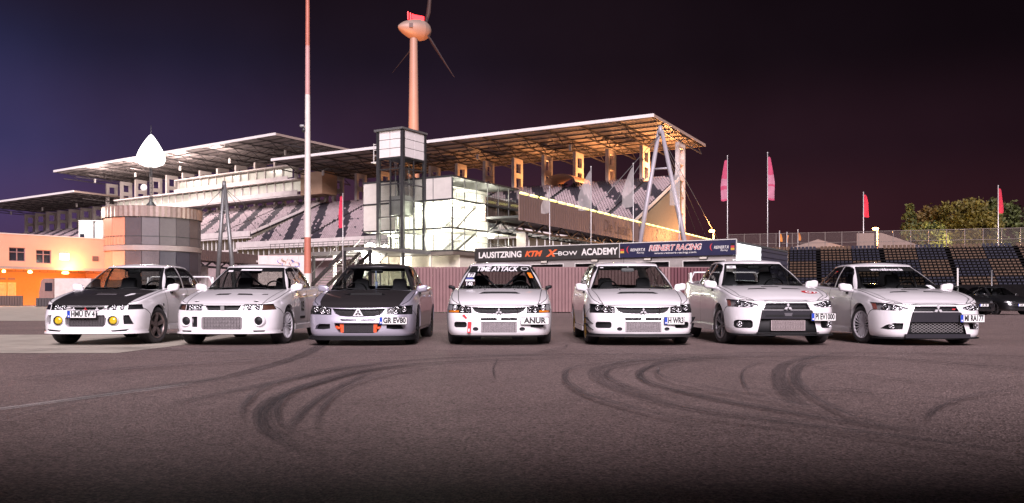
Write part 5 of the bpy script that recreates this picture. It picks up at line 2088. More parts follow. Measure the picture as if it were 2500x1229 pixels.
# ---- round clad building with the lamp mast on its roof
RC = (-45.3, 108.5)
RR = 5.7
t = thing('round_building', 'drum-shaped two-storey building clad in silver, white and grey panels', 'building', (RC[0], RC[1], 0), 0)
SILV = mat('silver_cladding', (.42, .37, .38), .22, .85, var=.15, vscale=.6)
WCL = mat('cream_cladding', (.70, .64, .56), .45, var=.04)
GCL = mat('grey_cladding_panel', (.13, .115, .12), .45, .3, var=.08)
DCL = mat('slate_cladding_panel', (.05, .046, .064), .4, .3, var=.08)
PCL = mat('orange_lit_cladding', (.50, .24, .16), .5, var=.05)  # orange lamp light on the left panels, put into their colour
toward = math.degrees(math.atan2(-RC[1], -RC[0]))
nf = 18
for i in range(nf):
    a0 = 360 / nf * i; a1 = a0 + 360 / nf
    am = (a0 + a1) / 2
    rel = (am - toward + 180) % 360 - 180          # + is to the right as seen from the cars
    if abs(rel) > 105:
        continue
    for st, (z0, z1) in enumerate(((3.0, 6.55), (7.25, 10.6))):
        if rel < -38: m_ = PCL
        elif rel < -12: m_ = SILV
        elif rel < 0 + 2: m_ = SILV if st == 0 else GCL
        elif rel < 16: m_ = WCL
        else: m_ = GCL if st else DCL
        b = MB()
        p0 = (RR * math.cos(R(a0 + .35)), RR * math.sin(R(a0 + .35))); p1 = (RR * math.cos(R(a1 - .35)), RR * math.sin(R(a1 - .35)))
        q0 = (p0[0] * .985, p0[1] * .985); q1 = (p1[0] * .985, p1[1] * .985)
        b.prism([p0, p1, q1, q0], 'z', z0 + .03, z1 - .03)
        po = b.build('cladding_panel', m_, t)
        zt_ = z0 + (z1 - z0) * .30
        MB().prism([(p0[0] * 1.004, p0[1] * 1.004), (p1[0] * 1.004, p1[1] * 1.004), (p1[0], p1[1]), (p0[0], p0[1])], 'z', zt_, zt_ + .09).build('transom', STEEL, po)
b = MB()
b.lathe([(RR * .97, 0), (RR * .97, 11.7)], 56, 'z'); b.build('drum', mat('drum_dark', (.12, .10, .10), .6), t)
b = MB(); b.lathe([(RR * .98, 6.55), (RR * 1.02, 6.6), (RR * 1.02, 7.2), (RR * .98, 7.25)], 56, 'z', smooth=False); b.build('storey_band', mat('band_pale', (.30, .25, .24), .5, .2), t)
b = MB()
nn = 112
vs = []
for z in (10.65, 11.95):
    for i in range(nn):
        r_ = RR * (1.035 if i % 2 else 1.02)
        vs.append((r_ * math.cos(2 * math.pi * i / nn), r_ * math.sin(2 * math.pi * i / nn), z))
b.add(vs, [(i, (i + 1) % nn, nn + (i + 1) % nn, nn + i) for i in range(nn)], False)
b.build('cornice', mat('cornice_metal', (.34, .26, .23), .4, .4, var=.12), t)
b = MB(); b.lathe([(RR * 1.035, 11.95), (RR * .5, 12.2), (.02, 12.3)], 56, 'z'); b.build('roof', mat('pale_roof', (.5, .46, .45), .6), t)
b = MB()
for k in range(9):
    a_ = R(toward - 78 + k * 5.5)
    b.bar((RR * 1.02 * math.cos(a_), RR * 1.02 * math.sin(a_), 7.2), (RR * 1.02 * math.cos(a_), RR * 1.02 * math.sin(a_), 8.4), .04)
b.build('balcony_rail', mat('rail_orange', (.5, .28, .18), .5), t, kind='stuff')
point_light('round_sodium', (RR * math.cos(R(toward - 60)) * 1.7, RR * math.sin(R(toward - 60)) * 1.7, 4.5), 1100, (1, .38, .14), t)

t = thing('lamp_mast', 'glowing white pear-shaped lamp on a lattice mast above the round building', 'lamp', (RC[0] + .4, RC[1] - 1.5, 12.2))
b = MB()
for sx, sy in ((-.12, -.12), (.12, -.12), (.12, .12), (-.12, .12)):
    b.bar((sx, sy, 0), (sx, sy, 5.4), .05)
for i in range(9):
    z = .3 + i * .56
    b.bar((-.12, -.12, z), (.12, -.12, z + .56), .03); b.bar((.12, .12, z), (-.12, .12, z + .56), .03)
b.build('mast', STEEL, t)
b = MB(); b.sm = True
b.lathe([(1.2, -.2), (.5, .4), (.14, .9), (.05, 1.2)], 12, 'z', (0, 0, -.1)); b.build('mast_base', STEEL, t)
b = MB(); b.sm = True
prof = [(.02, 5.0), (.8, 5.05), (1.45, 5.35), (1.68, 5.9), (1.6, 6.5), (1.3, 7.2), (.9, 7.9), (.5, 8.5), (.2, 8.9), (.02, 9.0)]
b.lathe(prof, 28, 'z'); b.build('lamp_balloon', mat('balloon_lamp', (1, 1, 1), .5, emit=(1, .97, .93), estr=2.4, var=0), t)
MB().tube((0, 0, 9.0), (0, 0, 10.2), .03).build('aerial', STEEL, t)
MB().lathe([(.02, 0), (.3, .05), (.42, .16)], 16, 'y', (-.9, -.2, 2.4)).build('dish', mat('frame_white'), t)
point_light('balloon_light', (0, -2.2, 6.6), 1300, (1, .97, .92), t, 1.0)

t = thing('white_annexe', 'small white box annexe between peach-tinted building and round building', 'annexe', (-51.6, 108.6, 0), R(4))
MB().box(-3.0, -1.25, 0, 3, 7.8, 10.5).build('wall', WALLW, t)
MB().box(-.95, .35, 0, 3, 7.8, 10.55).build('wall', WALLW, t)
MB().box(-1.22, -.98, .15, 3, 0, 10.4).build('downpipe_recess', STEELG, t)
MB().box(-3.05, .4, -.05, 3.1, 10.55, 10.68).build('roof', mat('pale_roof'), t)
MB().box(-2.85, -2.3, -.03, -.005, 8.3, 8.95).build('window', mat('night_glass'), t)
MB().box(-3.0, .35, .1, 3, 0, 7.78).build('lower_wall', LAMP_TINTED, t)
point_light('annexe_light', (-1.5, -3.5, 11.5), 520, COOLWHITE, t, .4)

# ---- parked box truck in front of the restaurant
t = thing('box_truck', 'grey box truck with brown cab parked before the orange-lit building', 'truck', (-50.8, 92.5, 0), R(6))
TRK = mat('truck_silver', (.52, .48, .46), .4, .3, var=.08)
TRB = mat('truck_brown', (.20, .13, .12), .4, .2, var=.15)
cab = [(-.05, .45), (-.05, 1.5), (.18, 2.75), (.45, 2.95), (1.45, 2.95), (1.45, .45)]
MB().prism(cab, 'y', 0, 2.3).build('cab', TRB, t)
MB().box(.55, 1.30, -.02, .0, 1.6, 2.5).build('side_window', mat('night_glass'), t)
MB().box(1.55, 5.3, -.08, 2.38, .75, 2.98).build('cargo_box', TRK, t)
MB().box(5.3, 5.45, -.05, 2.35, .75, 2.98).build('rear_door', TRB, t)
MB().box(.2, 5.3, .3, 2.0, .45, .74).build('chassis', STEEL, t)
for x in (.75, 4.2):
    for y in (-.02, 2.1):
        b = MB(); b.sm = True
        b.lathe([(.2, 0), (.42, 0), (.45, .05), (.45, .2), (.2, .22)], 20, 'y', (x, y, .45)).build('wheel', RUBBER, t)
vs, fs = text_mesh('SVM', .55, bold=.01)
mesh_obj('lettering', [(v[0] + 4.0, -.10, v[1] + 1.75) for v in vs], fs, INK, t)

# ---- striped mast
MY = 45.0
MX = (751 - 1250) / F_PX * MY
t = thing('striped_mast', 'tall red and white banded steel mast reaching out of the picture', 'mast', (MX, MY, 0))
REDB = mat('faded_red_band', (.46, .15, .10), .5, var=.08)
WHB = mat('cream_band', (.66, .60, .55), .5, var=.06)
rad = lambda z: .195 - .0058 * z
bands = [(0, hz(668, MY), WHB), (hz(668, MY), hz(580, MY), REDB), (hz(580, MY), hz(405, MY), WHB), (hz(405, MY), hz(232, MY), WHB), (hz(232, MY), 14.0, mat('pink_band', (.52, .28, .26), .5)), (14.0, 19.0, REDB)]
for z0, z1, m_ in bands:
    b = MB(); b.sm = True
    b.tube((0, 0, z0), (0, 0, z1), rad(z0), rad(z1), 24, False)
    b.build('band', m_, t)
MB().lathe([(.36, 0), (.36, .06), (.22, .10), (.2, .3)], 20, 'z').build('base_plate', STEELG, t)
t2 = thing('security_camera', 'small security camera clamped to the striped mast', 'camera', (MX - .16, MY - .02, hz(312, MY)))
b = MB(); b.sm = True
vs, fs = rbox(.24, .2, .13)
b.add([(x - .12, y, z + .08) for x, y, z in vs], fs, True); b.build('camera_body', mat('cam_grey', (.3, .3, .3), .4), t2)
b = MB(); b.sm = True; b.lathe([(.02, -.13), (.1, -.1), (.12, 0), (.09, .06)], 16, 'z', (-.02, 0, -.12)); b.build('dome', STEEL, t2)
MB().bar((-.05, 0, 0), (.12, 0, .02), .05).build('bracket', STEEL, t2)

# ================================================================== flags
FLAGPOLE = mat('flagpole_grey', (.55, .53, .53), .4, .4)


def cloth(name, col, alpha):
    m = bpy.data.materials.new(name)
    m.use_nodes = True
    nt = m.node_tree
    p = nt.nodes['Principled BSDF']
    p.inputs['Roughness'].default_value = .8
    tc = nt.nodes.new('ShaderNodeTexCoord'); n = nt.nodes.new('ShaderNodeTexNoise'); n.inputs['Scale'].default_value = 1.4
    nt.links.new(tc.outputs['Object'], n.inputs['Vector'])
    r = nt.nodes.new('ShaderNodeMapRange'); r.inputs['To Min'].default_value, r.inputs['To Max'].default_value = .7, 1.2
    nt.links.new(n.outputs['Fac'], r.inputs['Value'])
    v = nt.nodes.new('ShaderNodeVectorMath'); v.operation = 'SCALE'; v.inputs[0].default_value = col
    nt.links.new(r.outputs[0], v.inputs['Scale']); nt.links.new(v.outputs[0], p.inputs['Base Color'])
    t_ = nt.nodes.new('ShaderNodeBsdfTranslucent'); nt.links.new(v.outputs[0], t_.inputs['Color'])
    mx = nt.nodes.new('ShaderNodeMixShader'); mx.inputs[0].default_value = .4
    nt.links.new(p.outputs[0], mx.inputs[1]); nt.links.new(t_.outputs[0], mx.inputs[2])
    tr_ = nt.nodes.new('ShaderNodeBsdfTransparent')
    m2 = nt.nodes.new('ShaderNodeMixShader'); m2.inputs[0].default_value = alpha
    nt.links.new(tr_.outputs[0], m2.inputs[1]); nt.links.new(mx.outputs[0], m2.inputs[2])
    nt.links.new(m2.outputs[0], nt.nodes['Material Output'].inputs[0])
    return m


SHEER = cloth('sheer_white_cloth', (.62, .58, .58), .5)
REDCL = cloth('red_cloth', (.50, .03, .07), 1.0)
PINKCL = cloth('pink_red_cloth', (.60, .09, .19), 1.0)


def flag(name, label, px, Y, ytop, ybot_pole, y0, y1, w_top, w_bot, side, m, group, r=.05, stripes=None):
    X = (px - 1250) / F_PX * Y
    t = thing(name, label, 'flag', (X, Y, 0), 0, group)
    zt = hz(ytop, Y)
    b = MB(); b.tube((0, 0, 0), (0, 0, zt), r, r * .7, 10); b.build('pole', FLAGPOLE, t)
    MB().lathe([(.02, .16), (r * 1.4, .08), (.02, 0)], 10, 'z', (0, 0, zt)).build('finial', FLAGPOLE, t)
    za, zb = hz(y0, Y), hz(y1, Y)
    nz, nx = 22, 7
    vs, fs, mi = [], [], []
    for j in range(nz + 1):
        f_ = j / nz
        z = za + (zb - za) * f_
        wv = (w_top + (w_bot - w_top) * min(1, f_ * 1.6) ** .8) * Y / F_PX
        for i in range(nx + 1):
            u = i / nx
            vs.append((side * (r + u * wv), .14 * math.sin(u * 6 + f_ * 7 + px) * u * wv, z - .10 * u * wv + .05 * math.sin(f_ * 9 + u * 4)))
    for j in range(nz):
        for i in range(nx):
            fs.append((j * (nx + 1) + i, j * (nx + 1) + i + 1, (j + 1) * (nx + 1) + i + 1, (j + 1) * (nx + 1) + i))
            mi.append(1 if stripes and any(a_ <= j / nz < b_ for a_, b_ in stripes) else 0)
    mesh_obj('cloth', vs, fs, [m, cloth('pale_print', (.62, .25, .36), 1.0)] if stripes else m, t, midx=mi, smooth=True)
    return t


for lab, px, yt, y1, w in (('sheer white flag nearest the stair building', 1342, 460, 520, 20), ('sheer white flag second from the stair building', 1443, 410, 512, 30),
                           ('sheer white flag third from the stair building', 1546, 402, 505, 26), ('sheer white flag beside the end of the grandstand', 1658, 400, 500, 22)):
    flag('white_flag', lab, px, 78, yt, 600, yt + 8, y1, 3, w, -1, SHEER, 'white flags before the grandstand')
flag('red_flag', 'small red flag hanging by the striped seats near the stair building', 837, 84, 476, 600, 480, 556, 6, 9, -1, REDCL, 'red flags')
flag('pink_banner', 'tall pink-red banner flag on the shorter of two twin poles', 1776, 92, 383, 600, 392, 490, 6, 15, -1, PINKCL, 'tall pink banners', stripes=((.45, .62), (.70, .92)))
flag('pink_banner', 'tall pink-red banner flag on the higher of two twin poles', 1874, 90, 375, 600, 384, 488, 6, 16, 1, PINKCL, 'tall pink banners', stripes=((.40, .60), (.68, .93)))
flag('red_flag', 'red flag flying beside the orange street lamp', 2108, 133, 471, 600, 476, 530, 6, 12, 1, REDCL, 'red flags', .085)
flag('red_flag', 'red flag flying in front of the trees', 2437, 133, 455, 600, 461, 520, 5, 11, 1, REDCL, 'red flags', .085)
for lab, px, yt in (('tiny orange flag on first short pole by the mesh fence', 1903, 566), ('bare short lit pole by the mesh fence', 1921, 569), ('tiny orange flag on last short pole by the mesh fence', 1948, 563)):
    flag('orange_pennant', lab, px, 128, yt, 600, yt + 6, yt + 24, 3, 6 if px != 1921 else 1.0, 1, cloth('orange_cloth', (.75, .30, .06), 1.0), 'orange pennants', .09)

# ================================================================== wind turbine
WT_Y = 330.0
WT = ((1010 - 1250) / F_PX * WT_Y, WT_Y)
t = thing('wind_turbine', 'orange-lit wind turbine with egg-shaped nacelle behind the lift tower', 'wind turbine', (WT[0], WT[1], 0))
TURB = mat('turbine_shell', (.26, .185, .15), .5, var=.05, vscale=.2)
hub = hz(72, WT_Y)
b = MB(); b.sm = True
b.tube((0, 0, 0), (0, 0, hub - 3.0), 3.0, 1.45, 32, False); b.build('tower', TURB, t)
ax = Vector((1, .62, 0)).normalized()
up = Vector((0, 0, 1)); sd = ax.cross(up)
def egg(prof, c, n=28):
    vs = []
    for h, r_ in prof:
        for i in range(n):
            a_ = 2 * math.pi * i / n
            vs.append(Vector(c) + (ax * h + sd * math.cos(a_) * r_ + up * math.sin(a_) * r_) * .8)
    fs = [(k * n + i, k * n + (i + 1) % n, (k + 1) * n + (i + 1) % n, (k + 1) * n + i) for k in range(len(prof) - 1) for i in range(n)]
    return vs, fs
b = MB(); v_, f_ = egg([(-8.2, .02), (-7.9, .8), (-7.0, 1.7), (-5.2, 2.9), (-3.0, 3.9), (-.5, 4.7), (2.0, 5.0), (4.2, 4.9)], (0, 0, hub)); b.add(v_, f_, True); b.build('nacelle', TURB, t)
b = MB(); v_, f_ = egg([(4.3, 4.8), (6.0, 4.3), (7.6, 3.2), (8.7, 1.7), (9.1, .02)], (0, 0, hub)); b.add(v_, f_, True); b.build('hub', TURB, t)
BLADE = mat('blade_grey', (.035, .028, .03), .5)
c0 = Vector((0, 0, hub)) + ax * 5.0
for ang in (14, 134, 254):
    d_ = up * math.cos(R(ang)) + sd * math.sin(R(ang))
    e_ = (sd * math.cos(R(ang)) - up * math.sin(R(ang)))
    vs = []
    st = [(3.5, 1.1, 1.1), (7, 2.6, .6), (12, 2.2, .4), (22, 1.4, .25), (33, .35, .1)]
    for r_, c_, th in st:
        for k, (u, w) in enumerate(((-.35, 0), (0, .5), (.65, 0), (0, -.5))):
            vs.append(c0 + d_ * r_ + e_ * (u * c_ * .9) + ax * (w * th + u * c_ * .35))
    b = MB(); b.add(vs, [(j * 4 + k, j * 4 + (k + 1) % 4, j * 4 + 4 + (k + 1) % 4, j * 4 + 4 + k) for j in range(4) for k in range(4)], True); b.build('blade', BLADE, t)
REDL = mat('red_beacon', (1, .1, .1), .5, emit=(1, .006, .012), estr=2.6, var=0)
b = MB()
for i in range(3):
    b.bar(Vector((0, 0, hub + 3.4)) + ax * (-2.4 + i * 1.0), Vector((0, 0, hub + 6.4 - .3 * i)) + ax * (-2.4 + i * 1.0), .35)
b.bar(Vector((0, 0, hub + 4.7)) + ax * -1.0, Vector((0, 0, hub + 4.7)) + ax * 4.2, .9, 1.7)
b.build('beacon', REDL, t)
b = MB(); q = Vector((0, 0, hub)) + ax * -2.4 - sd * -3.0
b.cbox((q.x - .1, q.y - 0, hub + .3), (1.4, .9, 1.6)); b.build('maker_mark', mat('mark_dark', (.08, .06, .06), .6), t)
sp = bpy.data.lights.new('turbine_floodlight', 'SPOT'); sp.energy = 900000; sp.color = (1, .33, .11); sp.spot_size = R(70); sp.spot_blend = .5; sp.shadow_soft_size = 1
so = bpy.data.objects.new('turbine_floodlight', sp); COL.objects.link(so); so.parent = t
so.location = (-10, -70, 8)
dv = Vector((0, 0, hub * .72)) - Vector(so.location)
so.rotation_euler = dv.to_track_quat('-Z', 'Y').to_euler()

# ================================================================== open seating bank on the right
TA = math.atan2(-9.7, 28.6)
TOO = (36.5, 127.0)
t = thing('open_seating_bank', 'open seating bank with checkerboard blocks of blue and tan seats', 'seating', (TOO[0], TOO[1], 0), TA)
nr = 15
yo = lambda r_: -.78 * r_
zo = lambda r_: 8.1 - .40 * r_
b = MB()
for r_ in range(nr):
    b.box(0, 62, yo(r_) - .78, .6, zo(r_) - .5, zo(r_) - .32)
b.build('steps', mat('bank_dark', (.008, .007, .0075), .9, var=.15, spec=.05), t, kind='stuff')
xs = [x for i, x in enumerate(np.arange(.4, 61, .52))]
def tan(i, r_):
    return ((i // 8) + (r_ // 6)) % 2 == 0
ok = lambda i, r_: i % 16 != 15
SEAT_TAN = mat('seat_tan', (.075, .040, .020), .6, var=.12, spec=.2)
SEAT_BLUE = mat('seat_blue', (.004, .0045, .018), .6, var=.12, spec=.2)
v, f = seats_mesh(xs, range(nr), yo, lambda r_: zo(r_) - .5, lambda i, r_: tan(i, r_) and ok(i, r_)); mesh_obj('tan_seats', v, f, SEAT_TAN, t, kind='stuff')
v, f = seats_mesh(xs, range(nr), yo, lambda r_: zo(r_) - .5, lambda i, r_: not tan(i, r_) and ok(i, r_)); mesh_obj('blue_seats', v, f, SEAT_BLUE, t, kind='stuff')
MB().box(0, 62, -12.6, -12.4, 0, 2.4).build('front_wall', mat('bank_dark'), t)
MB().box(0, 62, .6, .8, 0, 8.0).build('rear_wall', mat('bank_dark'), t)

t = thing('seat_row', 'short rows of dark blue seats just above the garage roof', 'seating', (2.0, 74.0, 0), R(-8))
v, f = seats_mesh([x * .52 for x in range(18)], range(2), lambda r_: -.7 * r_, lambda r_: 4.55 - .35 * r_, lambda i, r_: i % 9 != 4)
mesh_obj('blue_seats', v, f, mat('seat_navy_blue', (.02, .022, .07), .6), t, kind='stuff')
MB().box(-.4, 9.4, -1.2, .5, 0, 4.5).build('stand_base', mat('bank_dark'), t)

# mesh fence on top
def mesh_mat():
    m = bpy.data.materials.new('wire_mesh'); m.use_nodes = True
    nt = m.node_tree; p = nt.nodes['Principled BSDF']; p.inputs['Base Color'].default_value = (.25, .2, .18, 1); p.inputs['Metallic'].default_value = .4
    tc = nt.nodes.new('ShaderNodeTexCoord'); w = nt.nodes.new('ShaderNodeTexChecker'); w.inputs['Scale'].default_value = 9
    nt.links.new(tc.outputs['Object'], w.inputs['Vector'])
    mr = nt.nodes.new('ShaderNodeMapRange'); mr.inputs['To Min'].default_value, mr.inputs['To Max'].default_value = .06, .24
    nt.links.new(w.outputs['Fac'], mr.inputs['Value'])
    tr_ = nt.nodes.new('ShaderNodeBsdfTransparent'); mx = nt.nodes.new('ShaderNodeMixShader')
    nt.links.new(mr.outputs[0], mx.inputs[0]); nt.links.new(tr_.outputs[0], mx.inputs[1]); nt.links.new(p.outputs[0], mx.inputs[2])
    nt.links.new(mx.outputs[0], nt.nodes['Material Output'].inputs[0])
    return m


t = thing('mesh_fence', 'tall wire mesh fence with steel posts above the open seating', 'fence', (33, 131, 0), TA)
n = 30
for i in range(n + 1):
    MB().box(i * 2.3 - .05, i * 2.3 + .05, -.05, .05, 0, 10.6).build('post', mat('fence_post', (.16, .13, .115), .5, .4), t)
for z in (9.0, 10.5):
    MB().box(0, n * 2.3, -.035, .035, z, z + .07).build('rail', mat('fence_post'), t)
mesh_obj('wire_mesh', [(0, .06, 7.6), (n * 2.3, .06, 7.6), (n * 2.3, .06, 10.5), (0, .06, 10.5)], [(0, 1, 2, 3)], mesh_mat(), t)
t = thing('low_wall', 'sloping pale wall of an access ramp behind the mesh fence', 'wall', (33, 140, 0), TA)
MB().prism([(21.5, 0), (24, 0), (24, 10.9), (21.5, 10.9)], 'y', 0, .3).build('wall', mat('ramp_wall', (.22, .15, .12), .7), t)
MB().prism([(24.6, 0), (31, 0), (31, 8.6), (25.0, 10.9), (24.6, 10.9)], 'y', 0, .3).build('wall', mat('ramp_wall'), t)
t = thing('white_tent', 'small white pavilion tent behind the mesh fence', 'tent', (50.5, 142, 0), TA)
MB().box(-4, 4, -2, 2, 0, 9.1).build('wall', mat('tent_white', (.2, .16, .14), .7), t)
b = MB(); b.add([(-4.3, -2.3, 9.1), (4.3, -2.3, 9.1), (4.3, 2.3, 9.1), (-4.3, 2.3, 9.1), (0, 0, 10.6)], [(0, 1, 4), (1, 2, 4), (2, 3, 4), (3, 0, 4)]); b.build('roof', mat('tent_white', (.2, .16, .14), .7), t)

# ---- sodium street lamps
for lab, px, py, Y, p_ in (('orange street lamp beside the end of the footbridge', 1742, 567, 150, 5200), ('orange street lamp beside the red flag', 2142, 562, 138, 4200)):
    X = (px - 1250) / F_PX * Y
    z = hz(py, Y)
    t = thing('street_lamp', lab, 'street lamp', (X, Y, 0), 0, 'sodium street lamps')
    MB().tube((0, 0, 0), (0, 0, z + .1), .13, .09, 10).build('pole', mat('lamp_pole', (.5, .42, .34), .5), t)
    b = MB(); b.sm = True
    vs, fs = rbox(.95, .6, .42, 3)
    b.add([(x - .3, y, q_ + z + .2) for x, y, q_ in vs], fs, True); b.build('lamp_head', mat('sodium_lamp', (1, .6, .2), .5, emit=(1, .42, .08), estr=22, var=0), t)
    point_light('sodium_light', (-.6, -1.2, z - .4), p_, SODIUM, t, .4)

# ---- trees
BARK = mat('bark', (.10, .07, .05), .9, var=.2)


def leaf_mat(name, col):
    m = mat(name, col, .7, var=.5, vscale=.5)
    return m


LEAVES = [leaf_mat('leaf_olive', (.12, .10, .014)), leaf_mat('leaf_green', (.065, .08, .014)), leaf_mat('leaf_ochre', (.12, .078, .014))]


def tree(label, px, Y, ytop, wpx, kind, leafm, seed, name='broadleaf_tree'):
    rg = np.random.default_rng(seed)
    X = (px - 1250) / F_PX * Y
    H = hz(ytop, Y)
    W = wpx * Y / F_PX
    t = thing(name, label, 'tree', (X, Y, 0), 0, 'trees beyond the seating bank')
    b = MB()
    th = H * (.9 if kind == 'spire' else .6)
    b.path([(0, 0, 0), (.1, 0, th * .3), (-.1, .1, th * .65), (.05, 0, th)], [.28, .22, .14, .03], 8)
    for i in range(12):
        a_ = rg.uniform(0, 6.28); z0 = th * rg.uniform(.35, .95); l_ = W * rg.uniform(.25, .45) * (1 if kind != 'spire' else (1.15 - z0 / H))
        b.path([(0, 0, z0), (l_ * .5 * math.cos(a_), l_ * .5 * math.sin(a_), z0 + l_ * .25), (l_ * math.cos(a_), l_ * math.sin(a_), z0 + l_ * .6)], [.09, .06, .02], 5)
    b.build('trunk', BARK, t)
    # clumps of small leaf-sized faces
    cl = []
    for i in range(70 if kind != 'spire' else 60):
        if kind == 'spire':
            f_ = rg.uniform(.22, 1.0); r_ = W / 2 * (1.06 - f_) ** .7 * rg.uniform(.3, 1.0); z = H * f_
            s_ = .35 + 1.0 * (1.05 - f_)
        else:
            f_ = rg.uniform(.30, .97); r_ = W / 2 * math.sqrt(max(.02, 1 - ((f_ - .58) / .46) ** 2)) * rg.uniform(.45, 1.15); z = H * f_
            s_ = rg.uniform(.45, 1.4)
        a_ = rg.uniform(0, 6.28)
        cl.append((r_ * math.cos(a_), r_ * math.sin(a_), z, s_))
    V, Fc = [], []
    for (cx, cy, cz, s_) in cl:
        k = int(120 * s_)
        P = rg.normal(0, .48, (k, 3)) * s_ + (cx, cy, cz)
        A = rg.normal(0, 1, (k, 3)); A /= np.linalg.norm(A, axis=1)[:, None]
        B = rg.normal(0, 1, (k, 3)); B -= (B * A).sum(1)[:, None] * A; B /= np.linalg.norm(B, axis=1)[:, None]
        sz = rg.uniform(.18, .42, (k, 1))
        base = len(V)
        Q = np.stack([P - A * sz, P + B * sz * .6, P + A * sz, P - B * sz * .6], 1).reshape(-1, 3)
        V += Q.tolist()
        Fc += [(base + 4 * i, base + 4 * i + 1, base + 4 * i + 2, base + 4 * i + 3) for i in range(k)]
    mesh_obj('crown', V, Fc, leafm, t)
    return t


tree('pointed young tree beside the orange-lit access ramp', 2222, 148, 503, 80, 'spire', LEAVES[1], 1, 'pointed_tree')
tree('broad ochre tree behind the pointed young tree', 2290, 165, 508, 140, 'round', LEAVES[2], 2)
tree('tall rounded olive tree in the middle of the grove', 2340, 160, 490, 135, 'round', LEAVES[0], 3)
tree('yellow-green tree on the far side of the grove', 2385, 156, 496, 90, 'round', LEAVES[0], 4)
tree('slender pointed tree left of the red flag', 2421, 158, 480, 56, 'spire', LEAVES[1], 5, 'pointed_tree')
tree('dark green tree at the picture edge behind the red flag', 2475, 162, 498, 130, 'round', LEAVES[1], 6)
tree('low bushy tree under the grove', 2262, 145, 548, 95, 'round', LEAVES[1], 8)
point_light('grove_light', (72, 138, 9.5), 5200, (1, .72, .30), None, .5)

# ---- guide posts and dark cars parked far right
t = thing('white_post', 'thin pale post standing behind the rightmost white car', 'post', ((2338 - 1250) / F_PX * 44, 44, 0))
MB().tube((0, 0, 0), (0, 0, hz(655, 44)), .045, .04, 10).build('shaft', mat('frame_white'), t)
MB().tube((0, 0, 0), (0, 0, .05), .12, .12, 12).build('foot', STEELG, t)
t = thing('dark_post', 'dim slender lamp post behind the black parked cars', 'post', ((2421 - 1250) / F_PX * 52, 52, 0))
MB().tube((0, 0, 0), (0, 0, hz(662, 52)), .045, .04, 10).build('shaft', STEELG, t)
MB().tube((0, 0, hz(662, 52)), (0, 0, hz(660, 52)), .08, .06, 10).build('cap', STEELG, t)



# ------------------------------------------------------------------ the seven parked cars
NOSE_Y = 14.0
CAR_GROUP = 'saloon cars lined up nose to the camera'


def yat(c, x, z):
    h = c['bvh'].ray_cast(Vector((x, -1, z)), Vector((0, 1, 0)))[0]
    return h.y if h else .05


def car_root(name, label, px, dz=0.0, yaw=0.0, ny=NOSE_Y):
    return thing(name, label, 'car', ((px - 1250) / F_PX * ny, ny, dz + LIFT), R(yaw), CAR_GROUP)


HL_DARK = dict(wall=TRIM, back=LAMP_DARK, lens=GLASS_LENS, vec=(.02, .075, 0))
HL_SILVER = dict(wall=TRIM, back=LAMP_SILVER, lens=GLASS_LENS, vec=(.02, .06, 0))


def screen_patch(t, c, x0, x1, z0, z1, m, off=.005, name='windscreen_sticker', nx=10, nz=3, skew=0):
    vs, fs = rect_grid(x0, x1, z0, z1, nx, nz, skew)
    return decal(c['screen'] or t, name, vs, fs, 'y', c['gbvh'], m, off)


def screen_text(t, c, s, size, x, z, m, off=.010, **kw):
    vs, fs = tx(s, size, x, z, **kw)
    return decal(c['screen'] or t, 'lettering', vs, fs, 'y', c['gbvh'], m, off)


